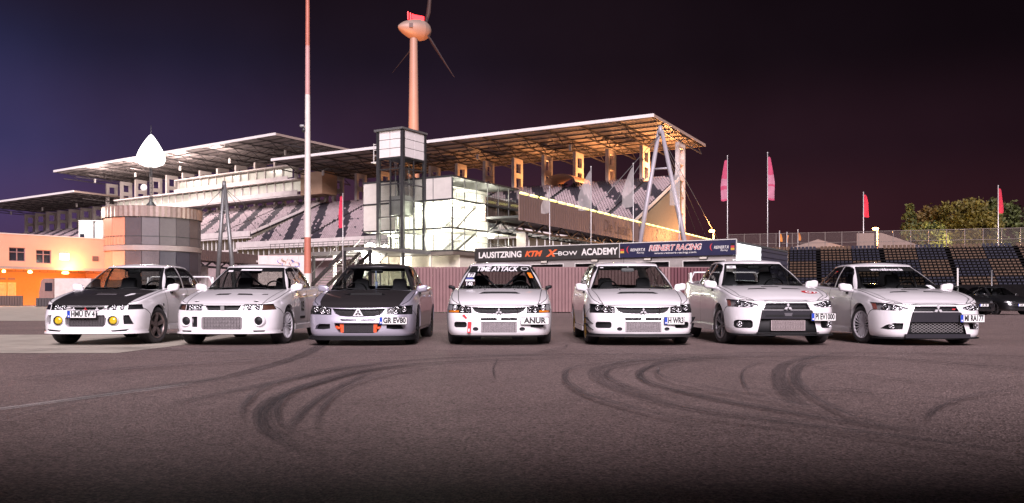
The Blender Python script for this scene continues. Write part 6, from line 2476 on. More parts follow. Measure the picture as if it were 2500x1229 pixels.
# ---- 1: white car with a black hood and yellow fog lamps
def car_one():
    s = spec_a()
    s.update(paint=PAINT_WHITE, hood_mat=CARBON, wheel='five', rim_mat=mat('bronze_rim', (.30, .24, .23), .35, .75), steer=-R(10), mirror=(.20, .135, .11),
             wheel_r=.312, rim_r=.215, driver=1)
    s['openings'] = [
        dict(name='headlight', poly=[(.315, .590), (.36, .615), (.62, .627), (.62, .533), (.335, .533)], mirror=True, **HL_SILVER),
        dict(name='indicator', poly=[(.635, .627), (.78, .632), (.806, .55), (.635, .54)], mirror=True, wall=TRIM, back=LAMP_DARK, lens=GLASS_LENS, vec=(.02, .03, 0)),
        dict(name='grille', poly=[(-.285, .585), (.285, .585), (.235, .537), (-.235, .537)], back=TRIM, vec=(0, .05, 0)),
        dict(name='air_intake', poly=[(-.30, .455), (.30, .455), (.335, .40), (.325, .30), (.29, .265), (-.29, .265), (-.325, .30), (-.335, .40)], back=TRIM, vec=(0, .09, 0)),
        dict(name='fog_lamp_hole', poly=circ(.445, .365, .094), mirror=True, back=TRIM, vec=(0, .03, 0)),
        dict(name='brake_duct', poly=[(.585, .455), (.665, .455), (.725, .305), (.60, .305)], mirror=True, back=TRIM, vec=(.03, .06, 0)),
        dict(name='lip_slot', poly=[(.40, .203), (.67, .226), (.63, .193), (.43, .183)], mirror=True, back=TRIM, vec=(0, .03, 0)),
        dict(name='hood_vent', axis='z', on='hood', poly=[(-.22, .62), (.22, .62), (.17, .76), (-.17, .76)], wall=CARBON, back=mat('vent_mesh_grey', (.20, .18, .20), .5, .3), vec=(0, 0, -.02)),
    ]
    t = car_root('car', 'white car with matt black hood and two round yellow fog lamps', 208)
    c = car_body(t, s)
    bp = c['parts']['bumper']
    fins(bp, -.29, .29, .285, .44, .05, mat('intercooler_grime', (.16, .145, .15), .5, .5), 8, back=TRIM)
    for sg in (1, -1):
        lamp_unit(bp, sg * .445, yat(c, sg * .445, .365) - .012, .365, .078, 'fog_lamp', TRIM, YELLOW, .04)
        b = MB(); b.sm = True
        b.lathe([(.078, .0), (.094, .02), (.094, .04)], 28, 'y', (sg * .445, yat(c, sg * .445, .365) - .02, .365)).build('fog_lamp_ring', PAINT_WHITE, bp)
    for o, k, r in c['lamps']:
        if o['name'] == 'headlight':
            for x in (.41, .53):
                lamp_unit(r, k * x, yat(c, k * x, .58) + .02, .58, .036, 'reflector_bowl')
    MB().prism([(-.33, .600), (.33, .600), (.32, .588), (-.32, .588)], 'y', -.012, .03).build('grille_bar', CHROME, bp)
    for x in (-.19, 0, .19):
        badge(bp, x, .012, .553, .032, WHITEPRINT if x else REDPRINT)
    number_plate(bp, -.045, yat(c, 0, .465) - .045, .468, .46, .108, 'HMÜ EV 4', rz=0)
    front_lip(t, s, .150, .185, .018, .50, PAINT_WHITE, 'front_lip')
    # pale scoop on the right of the hood
    vs = [(.40, .52), (.44, .50), (.52, .66), (.50, .74), (.44, .70)]
    decal(c['parts']['hood'], 'hood_scoop', vs, [(0, 1, 2, 3, 4)], 'z', c['bvh'], WHITEPRINT, .012)
    vs, fs = tx('43', .17, 2.72, 1.06, bold=.006)
    decal(t, 'door_number', vs, fs, 'x', c['gbvh'], WHITEPRINT, .008)
    MB().prism([(1.02, .60), (1.06, .60), (1.06, .64), (1.02, .64)], 'x', .845, .862).build('side_repeater', TRIM, t)
    rear_wing(t, 4.0, .98, 1.17, .70, PAINT_WHITE)
    b = MB(); b.box(-.86, -.80, 1.28, 3.0, .18, .26); b.build('side_skirt', PAINT_WHITE, t)
    b = MB(); b.box(.80, .86, 1.28, 3.0, .18, .26); b.build('side_skirt', PAINT_WHITE, t)


# ---- 2: all-white rally-look car
def car_two():
    s = spec_a()
    s['plan'] = [(x * 1.03, y) for x, y in s['plan']]
    s.update(paint=PAINT_WHITE, wheel='mesh', rim_mat=mat('white_rim', (.72, .70, .74), .4, .1), steer=-R(7), harness=True, wheel_r=.315, rim_r=.222, track=.755,
             door_mat=PAINT_WHITE)
    s['openings'] = [
        dict(name='headlight', poly=[(.33, .545), (.335, .628), (.62, .634), (.62, .528), (.34, .525)], mirror=True, **HL_SILVER),
        dict(name='indicator', poly=[(.628, .634), (.77, .638), (.815, .545), (.628, .53)], mirror=True, wall=TRIM, back=mat('indicator_amber', (.13, .06, .04), .3, .2, coat=.4, var=.2, vscale=18), lens=GLASS_LENS, vec=(.02, .03, 0)),
        dict(name='grille', poly=[(-.295, .605), (.295, .605), (.25, .532), (-.25, .532)], back=TRIM, vec=(0, .05, 0)),
        dict(name='air_intake', poly=rrect(-.33, .33, .222, .425, .03), back=TRIM, vec=(0, .05, 0)),
        dict(name='fog_lamp_hole', poly=circ(.59, .358, .070), mirror=True, back=TRIM, vec=(0, .05, 0)),
        dict(name='brake_duct', poly=[(-.50, .43), (-.40, .43), (-.40, .26), (-.49, .26)], back=TRIM, vec=(0, .05, 0)),
        dict(name='lip_slot', poly=[(.50, .203), (.68, .205), (.67, .180), (.51, .178)], mirror=True, back=TRIM, vec=(0, .03, 0)),
        dict(name='hood_vent', axis='z', on='hood', poly=[(-.32, .60), (-.09, .60), (-.06, .72), (-.28, .72)], back=TRIM, vec=(0, 0, -.05)),
        dict(name='hood_vent', axis='z', on='hood', poly=[(.06, .60), (.33, .60), (.28, .72), (.05, .72)], back=TRIM, vec=(0, 0, -.05)),
        dict(name='hood_vent', axis='z', on='hood', poly=[(.46, .66), (.56, .68), (.55, .75), (.47, .73)], back=TRIM, vec=(0, 0, -.03)),
        dict(name='hood_pin', axis='z', on='hood', poly=circ(.49, .26, .045, 14), mirror=True, back=TRIM, vec=(0, 0, -.012)),
    ]
    t = car_root('car', 'all-white car with a bare alloy intercooler and 05 on its door', 541)
    c = car_body(t, s)
    bp = c['parts']['bumper']
    fins(bp, -.31, .31, .235, .415, .012, CORE, 8)
    MB().prism([(-.03, .60), (.03, .60), (.03, .535), (-.03, .535)], 'y', .03, .055).build('grille_bracket', mat('bracket_grey', (.3, .3, .3), .5, .5), bp)
    for sg in (1, -1):
        yb = yat(c, sg * .59, .358)
        b = MB(); b.sm = True
        b.lathe([(.068, .03), (.070, -.03), (.085, -.03), (.105, .03)], 28, 'y', (sg * .59, yb, .358)).build('fog_lamp_ring', PAINT_WHITE, bp)
        b = MB(); b.sm = True
        b.lathe([(.066, .0), (.05, -.008), (.0001, -.012)], 24, 'y', (sg * .59, yb - .005, .358)).build('fog_lamp_cover', TRIM, bp)
    for o, k, r in c['lamps']:
        if o['name'] == 'headlight':
            for x in (.41, .54):
                lamp_unit(r, k * x, yat(c, k * x, .582) + .015, .582, .040, 'reflector_bowl')
    front_lip(t, s, .150, .178, .016, .52, PAINT_WHITE, 'front_lip')
    screen_patch(t, c, -.24, .14, 1.238, 1.265, WHITEPRINT, .008)
    screen_patch(t, c, -.47, -.38, 1.215, 1.245, WHITEPRINT, .008, nx=4)
    screen_patch(t, c, -.505, .505, 1.225, 1.285, TRIM, .004, 'sun_strip', 14, 3)
    b = MB()
    vs, fs = rect_grid(1.62, 2.0, .36, .74, 4, 4)
    decal(t, 'number_panel', vs, fs, 'x', c['bvh'], mat('panel_print_grey', (.62, .60, .62), .5), .004)
    vs, fs = tx('05', .24, 1.80, .58, bold=.006)
    decal(t, 'lettering', vs, fs, 'x', c['bvh'], INK, .008)
    vs, fs = rect_grid(1.62, 2.0, .37, .41, 3, 1)
    decal(t, 'door_stripe', vs, fs, 'x', c['bvh'], INK, .008)
    for sg in (1, -1):
        b = MB(); b.box(min(sg * .82, sg * .885), max(sg * .82, sg * .885), 1.26, 3.0, .18, .26); b.build('side_skirt', PAINT_WHITE, t)
    # cage behind the seats
    b = MB()
    b.path([(-.60, 2.55, .5), (-.60, 2.55, 1.0), (-.47, 2.55, 1.26), (.47, 2.55, 1.26), (.60, 2.55, 1.0), (.60, 2.55, .5)], .02)
    b.tube((-.45, 2.55, 1.25), (.55, 2.6, .5), .02)
    b.build('roll_cage', mat('cage_grey', (.35, .34, .36), .4, .2), t)


# ---- 3 to 5: three cars with the later saloon body
def later_openings(paint, hl_back=None):
    hl = dict(HL_DARK)
    return [
        dict(name='headlight', poly=[(.455, .587), (.60, .612), (.74, .632), (.842, .642), (.848, .49), (.445, .483)], mirror=True, **hl),
        dict(name='grille', poly=[(-.45, .588), (-.20, .578), (.20, .578), (.45, .588), (.40, .52), (.33, .487), (.18, .474), (-.18, .474), (-.33, .487), (-.40, .52)], back=TRIM, vec=(0, .06, 0)),
        dict(name='bumper_slot', poly=rrect(.032, .298, .370, .410, .008), mirror=True, back=TRIM, vec=(0, .07, 0)),
    ]


def later_lamps(c, amber=False):
    for o, k, r in c['lamps']:
        if o['name'] == 'headlight':
            for x, z, q in ((.725, .572, .042), (.600, .556, .056), (.505, .535, .034)):
                lamp_unit(r, k * x, yat(c, k * x, z) + .012, z, q, 'projector', CHROME, LAMP_SILVER if amber and q == .042 else GLASS_LENS)
            if amber:
                vs, fs = rect_grid(.66, .835, .497, .530, 6, 2) if k > 0 else rect_grid(-.835, -.66, .497, .530, 6, 2)
                decal(r, 'amber_indicator', vs, fs, 'y', c['bvh'], AMBER, -.012)
                vs, fs = rect_grid(.775, .838, .535, .625, 4, 3) if k > 0 else rect_grid(-.838, -.775, .535, .625, 4, 3)
                decal(r, 'side_reflector', vs, fs, 'y', c['bvh'], LAMP_SILVER, -.012)


def hood_slot(m=TRIM):
    return dict(name='hood_vent', axis='z', on='hood', poly=[(-.36, .66), (-.30, .63), (.30, .63), (.36, .66), (.27, .80), (-.27, .80)], back=m, vec=(0, 0, -.05))


def car_three():
    s = spec_b()
    s.update(paint=PAINT_SILVER, hood_mat=CARBON, roof_mat=CARBON, wheel='twelve', rim_mat=mat('black_rim', (.02, .02, .02), .4, .3), mirror_mat=PAINT_SILVER, driver=-1,
             mirror=(.20, .125, .10), door_mat=mat('dark_silver_paint', (.10, .09, .095), .3, .5, coat=.7, var=.02))
    s['dz'] = -.025
    s['openings'] = later_openings(PAINT_SILVER)[:1] + [
        dict(name='grille', poly=[(-.44, .588), (-.20, .578), (.20, .578), (.44, .588), (.38, .50), (.30, .465), (.18, .452), (-.18, .452), (-.30, .465), (-.38, .50)], back=TRIM, vec=(0, .06, 0)),
        dict(name='bumper_slot', poly=[(.03, .412), (.03, .385), (.27, .385), (.305, .414)], mirror=True, back=TRIM, vec=(0, .04, 0)),
        dict(name='air_intake', poly=[(-.39, .350), (.39, .350), (.375, .28), (.31, .20), (.24, .185), (-.24, .185), (-.31, .20), (-.375, .28)], back=TRIM, vec=(0, .10, 0)),
        dict(name='brake_duct', poly=[(.46, .335), (.64, .338), (.70, .31), (.73, .25), (.58, .245), (.46, .26)], mirror=True, back=TRIM, vec=(.02, .07, 0)),
        dict(hood_slot(mat('vent_grey', (.10, .095, .10), .4, .4))),
    ]
    t = car_root('car', 'silver car with black hood and roof and orange intercooler pipes', 874, s['dz'])
    c = car_body(t, s)
    later_lamps(c)
    bp = c['parts']['bumper']
    honeycomb(bp, -.43, .43, .46, .58, .045, TRIM, .03, shape=[(-.42, .58), (.42, .58), (.36, .50), (.2, .46), (-.2, .46), (-.36, .50)])
    badge(bp, .0, .004, .512, .076, INK, .008, WHITEPRINT)
    MB().prism([(.335, .56), (.36, .56), (.36, .49), (.335, .49)], 'y', .02, .03).build('tow_pin', CHROME, bp)
    fins(bp, -.235, .235, .20, .335, .06, COREDARK, 8, back=TRIM)
    for sg in (1, -1):
        b = MB(); b.sm = True
        b.prism([(sg * .245, .345), (sg * .31, .345), (sg * .29, .195), (sg * .245, .195)], 'y', .055, .10)
        b.path([(sg * .29, .07, .27), (sg * .33, .06, .265), (sg * .365, .09, .285), (sg * .37, .14, .29)], .024)
        b.build('intercooler_pipe', ORANGEPIPE, bp)
    number_plate(bp, .575, -.022, .388, .44, .108, 'GR EV80', rz=R(0))
    front_lip(t, s, .072, .104, .035, .56, TRIM, 'front_splitter')
    front_lip(t, s, .104, .140, .010, .56, TRIM, 'lip_spacer')
    b = MB(); b.tube((-.01, 1.9, 1.26), (.0, 1.9, 1.06), .012); b.tube((0, 1.9, 1.06), (.0, 1.9, .93), .03, .02); b.build('hanging_pennant', mat('pale_blue_cloth', (.35, .42, .62), .8), t)


def car_four():
    s = spec_b()
    s.update(paint=PAINT_WHITE, wheel='twelve', rim_mat=mat('gunmetal'), mirror_mat=TRIM, mirror=(.12, .065, .08), mirror_out=.10, seat_text='RECARO', driver=1, seat_h=1.17)
    s['openings'] = later_openings(PAINT_WHITE) + [
        dict(name='air_intake', poly=rrect(-.292, .292, .172, .345, .012), back=TRIM, vec=(0, .05, 0)),
        dict(name='brake_duct', poly=rrect(.525, .735, .252, .345, .035), mirror=True, back=TRIM, vec=(.0, .06, 0)),
        dict(name='fog_lamp_hole', poly=circ(.38, .228, .032, 18, 1.5), mirror=True, back=LAMP_DARK, vec=(0, .03, 0)),
        dict(hood_slot()),
    ]
    t = car_root('car', 'white car with a black banner across its windscreen and roll cage bars', 1218)
    c = car_body(t, s)
    later_lamps(c, True)
    bp = c['parts']['bumper']
    honeycomb(bp, -.44, .44, .48, .58, .045, TRIM, .03, shape=[(-.43, .58), (.43, .58), (.36, .50), (.2, .48), (-.2, .48), (-.36, .50)])
    badge(bp, 0, -.004, .515, .060, CHROME)
    MB().prism([(.295, .565), (.312, .565), (.312, .49), (.295, .49)], 'y', .02, .03).build('tow_pin', CHROME, bp)
    fins(bp, -.275, .275, .182, .336, .012, CORE, 9, back=TRIM)
    y = yat(c, .58, .36)
    number_plate(bp, .585, -.03, .362, .445, .112, 'ANUR', eu=False, size=.125)
    MB().prism([(.47, .30), (.72, .30), (.70, .255), (.48, .255)], 'y', y - .02, y + .01).build('plate_bracket', TRIM, bp)
    MB().prism([(-.60, .455), (-.565, .465), (-.50, .385), (-.53, .372)], 'y', yat(c, -.55, .42) - .012, yat(c, -.55, .42) - .004).build('tow_arrow', REDPRINT, bp)
    b = MB(); yy = yat(c, -.48, .25)
    b.prism([(-.505, .345), (-.445, .345), (-.46, .16), (-.515, .165)], 'y', yy - .03, yy - .02)
    b.mi = 1
    b.prism([(-.497, .235), (-.475, .235), (-.480, .185), (-.503, .187)], 'y', yy - .034, yy - .0305)
    b.build('tow_strap', [REDPRINT, WHITEPRINT], bp)
    # banner and stickers
    screen_patch(t, c, -.545, .545, 1.218, 1.322, INK, .005, 'sun_strip', 16, 4)
    screen_text(t, c, 'TIME ATTACK', .125, -.07, 1.268, WHITEPRINT, .011, shear=.35, bold=.004, space=.94)
    vs, fs = [], []
    for r0, r1 in ((.05, .062),):
        for i in range(24):
            a = 2 * math.pi * i / 24
            for r_ in (r0, r1):
                vs.append((.445 + r_ * 1.15 * math.cos(a), 1.275 + r_ * .55 * math.sin(a)))
        fs = [(2 * i, 2 * i + 1, (2 * i + 3) % 48, (2 * i + 2) % 48) for i in range(24)]
    decal(c['screen'], 'oval_mark', vs, fs, 'y', c['gbvh'], WHITEPRINT, .011)
    screen_patch(t, c, -.60, -.475, 1.115, 1.195, WHITEPRINT, .006, nx=4, skew=.02)
    screen_text(t, c, '77', .085, -.53, 1.155, INK, .011, shear=.2, bold=.003)
    screen_patch(t, c, -.62, -.49, 1.075, 1.105, BLUEPRINT, .006, nx=4)
    screen_patch(t, c, -.63, -.46, 1.035, 1.07, WHITEPRINT, .006, nx=4)
    screen_text(t, c, '140', .085, -.555, .985, WHITEPRINT, .009, bold=.004)
    screen_patch(t, c, .535, .60, 1.10, 1.20, ORANGEPR, .012, nx=3, skew=-.05)
    # cage V behind the screen
    b = MB()
    for sg in (1, -1):
        b.tube((sg * .46, 2.12, 1.27), (sg * .03, 1.62, .90), .018)
        b.path([(sg * .62, 1.55, .9), (sg * .50, 2.1, 1.27), (sg * .50, 2.6, 1.29), (sg * .62, 2.65, .9), (sg * .62, 2.65, .4)], .02)
    b.tube((-.5, 2.1, 1.275), (.5, 2.1, 1.275), .018)
    b.tube((-.5, 2.62, 1.26), (.5, 2.62, 1.26), .018)
    b.build('roll_cage', GREYTRIM, t)
    front_lip(t, s, .100, .116, -.06, .40, TRIM, 'front_splitter')
    for x in (-.42, .28):
        MB().prism([(x - .08, .105), (x + .12, .105), (x + .11, .045), (x - .06, .045)], 'y', .30, .34).build('brake_scoop', GREYTRIM, t)
    for x in (-.26, .26):
        MB().lathe([(.012, 0), (.010, .01), (.0001, .012)], 10, 'z', (x, 1.0, (c['bvh'].ray_cast(Vector((x, 1.0, 3)), Vector((0, 0, -1)))[0]).z)).build('washer_jet', TRIM, c['parts']['hood'])


def car_five():
    s = spec_b()
    s.update(paint=PAINT_WHITE, wheel='ten', rim_mat=mat('gold_rim', (.62, .40, .10), .3, .85), driver=-1, seat_h=1.12, side_glass_mat=GLASS_CAR, inner_mirror=mat('mirror_back_grey', (.32, .31, .33), .4),
             door_mat=mat('pearl_white_door', (.62, .58, .60), .3, coat=.8, var=.02))
    s.update(base=[(0, 1.13), (.42, 1.15), (.69, 1.235), (.762, 1.42), (.772, 1.9), (.772, 2.6), (.765, 3.3), (.74, 3.95), (.62, 4.25), (.35, 4.34), (0, 4.36)],
             top=[(0, 1.93), (.32, 1.943), (.50, 1.985), (.567, 2.07), (.588, 2.3), (.59, 2.8), (.588, 3.3), (.575, 3.75), (.50, 3.95), (.3, 4.02), (0, 4.04)],
             ztop=[(1.93, 1.318), (2.2, 1.350), (2.8, 1.366), (3.6, 1.362), (4.04, 1.33)], rcrown=[(1.93, .012), (2.3, .036), (3.7, .034), (4.04, .012)],
             zbelt=[(1.13, .835), (1.45, .868), (2.5, .885), (4.36, .94)],
             rear_glass=[(-.60, 1.0), (.60, 1.0), (.48, 1.32), (-.48, 1.32)],
             side_glass=[[(1.50, .935), (2.27, .945), (2.27, 1.332), (2.10, 1.322), (1.96, 1.28)],
                         [(2.36, .945), (3.12, .965), (3.12, 1.342), (2.36, 1.336)],
                         [(3.21, .968), (3.86, .99), (3.70, 1.32), (3.21, 1.34)]])
    s['openings'] = later_openings(PAINT_WHITE) + [
        dict(name='air_intake', poly=rrect(-.292, .292, .178, .345, .012), back=TRIM, vec=(0, .05, 0)),
        dict(name='brake_duct', poly=rrect(.515, .765, .240, .345, .035), mirror=True, back=TRIM, vec=(.0, .06, 0)),
        dict(name='fog_lamp_hole', poly=circ(.385, .228, .030, 18, 1.5), mirror=True, back=LAMP_DARK, vec=(0, .03, 0)),
        dict(hood_slot()),
    ]
    t = car_root('car', 'white estate car with gold wheels and black corner canards', 1571)
    c = car_body(t, s)
    later_lamps(c)
    bp = c['parts']['bumper']
    honeycomb(bp, -.44, .44, .48, .58, .045, TRIM, .03, shape=[(-.43, .58), (.43, .58), (.36, .50), (.2, .48), (-.2, .48), (-.36, .50)])
    badge(bp, 0, -.004, .517, .060, CHROME)
    MB().prism([(.26, .565), (.285, .565), (.285, .49), (.26, .49)], 'y', .02, .03).build('tow_pin', CHROME, bp)
    fins(bp, -.275, .275, .188, .336, .012, CORE, 8, back=TRIM)
    number_plate(bp, .50, -.022, .362, .32, .112, 'H WR3')
    front_lip(t, s, .100, .124, .035, .46, CARBON, 'front_splitter')
    front_lip(t, s, .124, .146, .006, .46, TRIM, 'lip_spacer')
    for sg in (1, -1):
        for z, l in ((.30, .22), (.195, .26)):
            b = MB()
            pts = []
            for i in range(6):
                yy = .20 + l * i / 5
                h = c['bvh'].ray_cast(Vector((3 * sg, yy, z)), Vector((-sg, 0, 0)))[0]
                x = h.x if h else .85 * sg
                pts.append((x, yy, z + .10 * i / 5, .015 + .05 * i / 5))
            vs = []
            for x, yy, zz, w in pts:
                vs += [(x - .01 * sg, yy, zz), (x + sg * w, yy, zz + .015), (x + sg * w, yy, zz + .021), (x - .01 * sg, yy, zz + .008)]
            fs = []
            for i in range(5):
                for a in range(4):
                    fs.append((i * 4 + a, i * 4 + (a + 1) % 4, i * 4 + 4 + (a + 1) % 4, i * 4 + 4 + a))
            fs += [(0, 1, 2, 3), (20, 23, 22, 21)]
            b.add(vs, fs, False).build('canard', TRIM, bp)
    for x in (-.42, .42):
        MB().prism([(x - .13, .105), (x + .17, .105), (x + .15, .05), (x - .10, .05)], 'y', .34, .38).build('brake_scoop', GREYTRIM, t)
    for x in (-.26, .26):
        MB().lathe([(.012, 0), (.010, .01), (.0001, .012)], 10, 'z', (x, 1.0, (c['bvh'].ray_cast(Vector((x, 1.0, 3)), Vector((0, 0, -1)))[0]).z)).build('washer_jet', TRIM, c['parts']['hood'])
    screen_patch(t, c, -.505, -.45, 1.29, 1.306, WHITEPRINT, .006, nx=3)
    MB().path([(-.05, 2.1, 1.385), (-.06, 2.02, 1.52)], .004, 5).build('aerial', TRIM, t)
    for sg in (1, -1):
        b = MB(); b.box(min(sg * .84, sg * .895), max(sg * .84, sg * .895), 1.3, 3.1, .16, .24); b.build('side_skirt', mat('pearl_white_door'), t)


# ---- 6 and 7: the newest body with a trapezoid grille
def newest_openings(lower):
    return [
        dict(name='headlight', poly=[(.46, .600), (.44, .628), (.66, .688), (.80, .712), (.868, .722), (.872, .590), (.60, .578)], mirror=True, **HL_SILVER),
        dict(name='hood_vent', axis='z', on='hood', poly=[(-.46, .74), (-.12, .74), (-.16, .84), (-.42, .82)], back=TRIM, vec=(0, 0, -.04)),
        dict(name='hood_vent', axis='z', on='hood', poly=[(.12, .74), (.46, .74), (.42, .82), (.16, .84)], back=TRIM, vec=(0, 0, -.04)),
        dict(name='hood_vent', axis='z', on='hood', poly=[(-.16, .96), (.16, .96), (.14, 1.04), (-.14, 1.04)], back=TRIM, vec=(0, 0, -.04)),
    ] + lower


def newest_lamps(c):
    for o, k, r in c['lamps']:
        if o['name'] == 'headlight':
            for x, z, q in ((.745, .640, .046), (.64, .625, .038), (.545, .612, .026)):
                lamp_unit(r, k * x, yat(c, k * x, z) + .014, z, q, 'projector', CHROME, LAMP_DARK if q == .046 else GLASS_LENS)
            vs, fs = rect_grid(.835, .866, .60, .70, 3, 3) if k > 0 else rect_grid(-.866, -.835, .60, .70, 3, 3)
            decal(r, 'side_reflector', vs, fs, 'y', c['bvh'], mat('red_reflector', (.30, .08, .06), .3), -.015)


def car_six():
    s = spec_c()
    s.update(paint=PAINT_WHITE, wheel='ten', rim_mat=mat('grey_alloy', (.38, .37, .39), .3, .8), steer=R(7), harness=True, driver=1, seat_h=1.24, wheel_r=.325, rim_r=.235, wheel_z=.325, arch=.36)
    s['openings'] = newest_openings([
        dict(name='grille', poly=[(-.335, .652), (.335, .652), (.385, .54), (-.385, .54)], wall=TRIM, back=TRIM, vec=(0, .07, 0)),
        dict(name='lower_intake', poly=[(-.405, .535), (.405, .535), (.49, .16), (-.49, .16)], wall=TRIM, back=TRIM, vec=(0, .035, 0)),
        dict(name='fog_lamp_hole', poly=rrect(.555, .815, .240, .375, .045), mirror=True, wall=PAINT_WHITE, back=TRIM, vec=(.02, .06, 0)),
    ])
    t = car_root('car', 'white car with silver intercooler in its trapezoid grille and red hood sticker', 1924)
    c = car_body(t, s)
    newest_lamps(c)
    bp = c['parts']['bumper']
    MB().prism([(-.395, .528), (.395, .528), (.43, .395), (-.43, .395)], 'y', -.012, .035).build('bumper_beam', GREYTRIM, bp)
    for sg in (1, -1):
        MB().prism([(sg * .08, .462), (sg * .36, .462), (sg * .375, .425), (sg * .065, .425)], 'y', -.0145, -.010).build('beam_slot', TRIM, bp)
    MB().prism([(-.07, .49), (.07, .49), (.05, .44), (-.05, .44)], 'y', -.022, -.012).build('beam_boss', mat('mid_grey_plastic', (.09, .085, .095), .5), bp)
    MB().prism([(-.30, .572), (.28, .572), (.28, .562), (-.29, .562)], 'y', .02, .03).build('grille_bar', CHROME, bp)
    honeycomb(bp, -.36, .36, .55, .645, .06, GREYTRIM, .035, shape=[(-.33, .65), (.33, .65), (.37, .55), (-.37, .55)])
    badge(bp, 0, .0, .585, .072, CHROME)
    fins(bp, -.265, .265, .205, .37, -.004, mat('pink_alloy_core', (.52, .44, .44), .4, .6, var=.1), 8, back=COREDARK)
    MB().prism([(-.50, .175), (.50, .175), (.50, .155), (-.50, .155)], 'y', -.005, .05).build('intake_ledge', TRIM, bp)
    for sg in (1, -1):
        lamp_unit(bp, sg * .735, yat(c, sg * .735, .30) + .012, .305, .042, 'fog_lamp')
    number_plate(bp, .56, -.05, .425, .385, .115, 'PI EV1000')
    front_lip(t, s, .120, .142, .008, .42, TRIM, 'front_splitter')
    vs, fs = [], []
    vs = [(0.52 + .13 * math.cos(a), .52 + .085 * math.sin(a)) for a in np.linspace(0, 2 * math.pi, 22, endpoint=False)]
    decal(c['parts']['hood'], 'hood_sticker', vs + [(.52, .52)], [(i, (i + 1) % 22, 22) for i in range(22)], 'z', c['bvh'], REDPRINT, .006)
    vs, fs = tx('GTI', .15, .56, .51, bold=.006, shear=.2)
    decal(c['parts']['hood'], 'lettering', vs, fs, 'z', c['bvh'], WHITEPRINT, .010)
    screen_patch(t, c, -.52, -.36, 1.285, 1.335, WHITEPRINT, .007, nx=5, skew=.02)
    screen_text(t, c, '391', .05, -.43, 1.31, INK, .011)
    for sg in (1, -1):
        b = MB(); b.box(min(sg * .86, sg * .925), max(sg * .86, sg * .925), 1.35, 3.15, .17, .26); b.build('side_skirt', PAINT_WHITE, t)
    rear_wing(t, 4.14, 1.07, 1.27, .74, PAINT_WHITE)


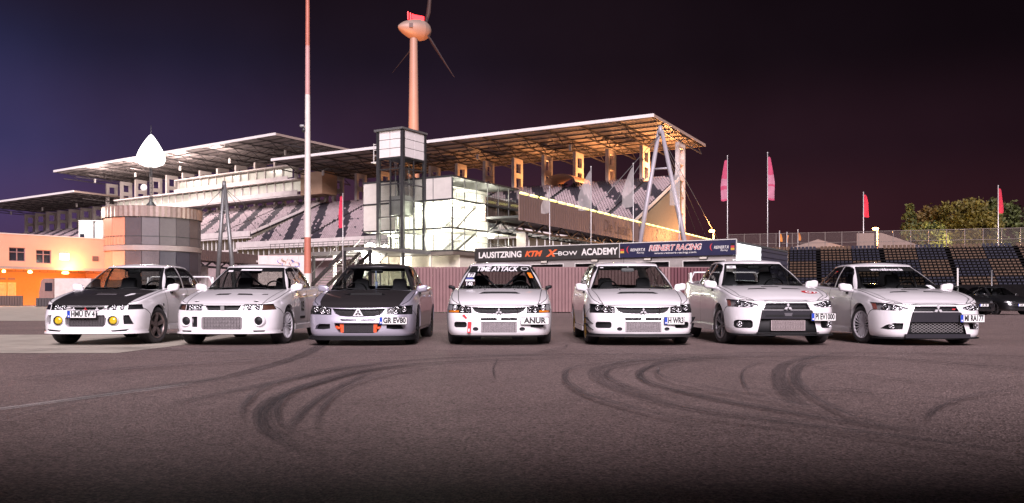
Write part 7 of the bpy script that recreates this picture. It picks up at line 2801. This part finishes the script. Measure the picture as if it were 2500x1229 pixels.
def car_seven():
    s = spec_c()
    s.update(paint=PAINT_WHITE, wheel='turbine', rim_mat=mat('white_rim'), steer=R(9), harness=True, driver=1, seat_h=1.24, wheel_r=.322, rim_r=.232, wheel_z=.322, arch=.36)
    s['dz'] = -.055
    s['openings'] = newest_openings([
        dict(name='grille', poly=[(-.335, .652), (.335, .652), (.375, .565), (-.375, .565)], wall=TRIM, back=TRIM, vec=(0, .07, 0)),
        dict(name='lower_intake', poly=[(-.385, .558), (.385, .558), (.49, .19), (-.49, .19)], wall=TRIM, back=TRIM, vec=(0, .05, 0)),
        dict(name='fog_lamp_hole', poly=[(.53, .375), (.66, .378), (.76, .345), (.82, .285), (.74, .27), (.55, .275)], mirror=True, wall=PAINT_WHITE, back=TRIM, vec=(.02, .06, 0)),
    ])
    t = car_root('car', 'white car with multi-spoke white wheels and web address across its windscreen', 2290, s['dz'])
    c = car_body(t, s)
    newest_lamps(c)
    bp = c['parts']['bumper']
    MB().prism([(-.375, .553), (.375, .553), (.43, .395), (-.43, .395)], 'y', -.012, .045).build('bumper_beam', GREYTRIM, bp)
    honeycomb(bp, -.42, .42, .225, .38, .03, mat('mesh_silver', (.42, .40, .40), .4, .6), .034, 'intake_mesh')
    honeycomb(bp, -.36, .36, .57, .645, .06, GREYTRIM, .035, shape=[(-.33, .65), (.33, .65), (.36, .57), (-.36, .57)])
    badge(bp, 0, -.006, .60, .078, CHROME)
    MB().prism([(.25, .615), (.30, .615), (.295, .595), (.245, .595)], 'y', .03, .045).build('grille_mark', REDPRINT, bp)
    MB().prism([(-.52, .20), (.52, .20), (.53, .135), (-.53, .135)], 'y', -.014, .05).build('intake_ledge', GREYTRIM, bp)
    for sg in (1, -1):
        lamp_unit(bp, sg * .685, yat(c, sg * .685, .32) + .012, .325, .036, 'fog_lamp')
    number_plate(bp, .535, -.05, .455, .385, .115, 'MI RA177')
    front_lip(t, s, .118, .14, .004, .50, TRIM, 'front_splitter')
    screen_patch(t, c, -.50, .50, 1.288, 1.345, INK, .004, 'sun_strip', 14, 3)
    screen_text(t, c, 'www.reisbrennen.de', .07, .0, 1.318, WHITEPRINT, .011, bold=.002)
    screen_patch(t, c, .52, .62, .96, 1.02, WHITEPRINT, .008, nx=3, skew=-.05)
    vs, fs = tx('A', .10, .66, .34, bold=-.002, shear=.4)
    decal(c['parts']['hood'], 'hood_signature', vs, fs, 'z', c['bvh'], INK, .006)
    MB().path([(-.25, 2.5, 1.44), (-.27, 2.62, 1.56)], .004, 5).build('aerial', TRIM, t)
    for sg in (1, -1):
        b = MB(); b.box(min(sg * .86, sg * .915), max(sg * .86, sg * .915), 1.35, 3.15, .18, .26); b.build('side_skirt', PAINT_WHITE, t)


car_one(); car_two(); car_three(); car_four(); car_five(); car_six(); car_seven()


def dark_car(label, px, Y, yaw):
    s = spec_a()
    s.update(paint=PAINT_BLACK, wheel='ten', rim_mat=mat('gunmetal'))
    s['openings'] = [dict(name='headlight', poly=[(.40, .545), (.42, .61), (.72, .625), (.78, .55)], mirror=True, **HL_SILVER),
                     dict(name='grille', poly=[(-.30, .60), (.30, .60), (.26, .54), (-.26, .54)], back=TRIM, vec=(0, .04, 0)),
                     dict(name='air_intake', poly=rrect(-.4, .4, .22, .34, .03), back=TRIM, vec=(0, .05, 0))]
    t = thing('car', label, 'car', ((px - 1250) / F_PX * Y, Y, LIFT), R(yaw), 'black cars parked in the dark')
    c = car_body(t, s)
    number_plate(c['parts']['bumper'], 0, -.02, .42, .46, .11, 'LR 20')
    MB().prism([(-.5, .50), (.5, .50), (.48, .485), (-.48, .485)], 'y', -.02, .02).build('chrome_strip', CHROME, c['parts']['bumper'])


dark_car('black parked car directly behind the last white car', 2402, 40, 12)
dark_car('black parked car cut off by the picture edge', 2496, 41, 8)
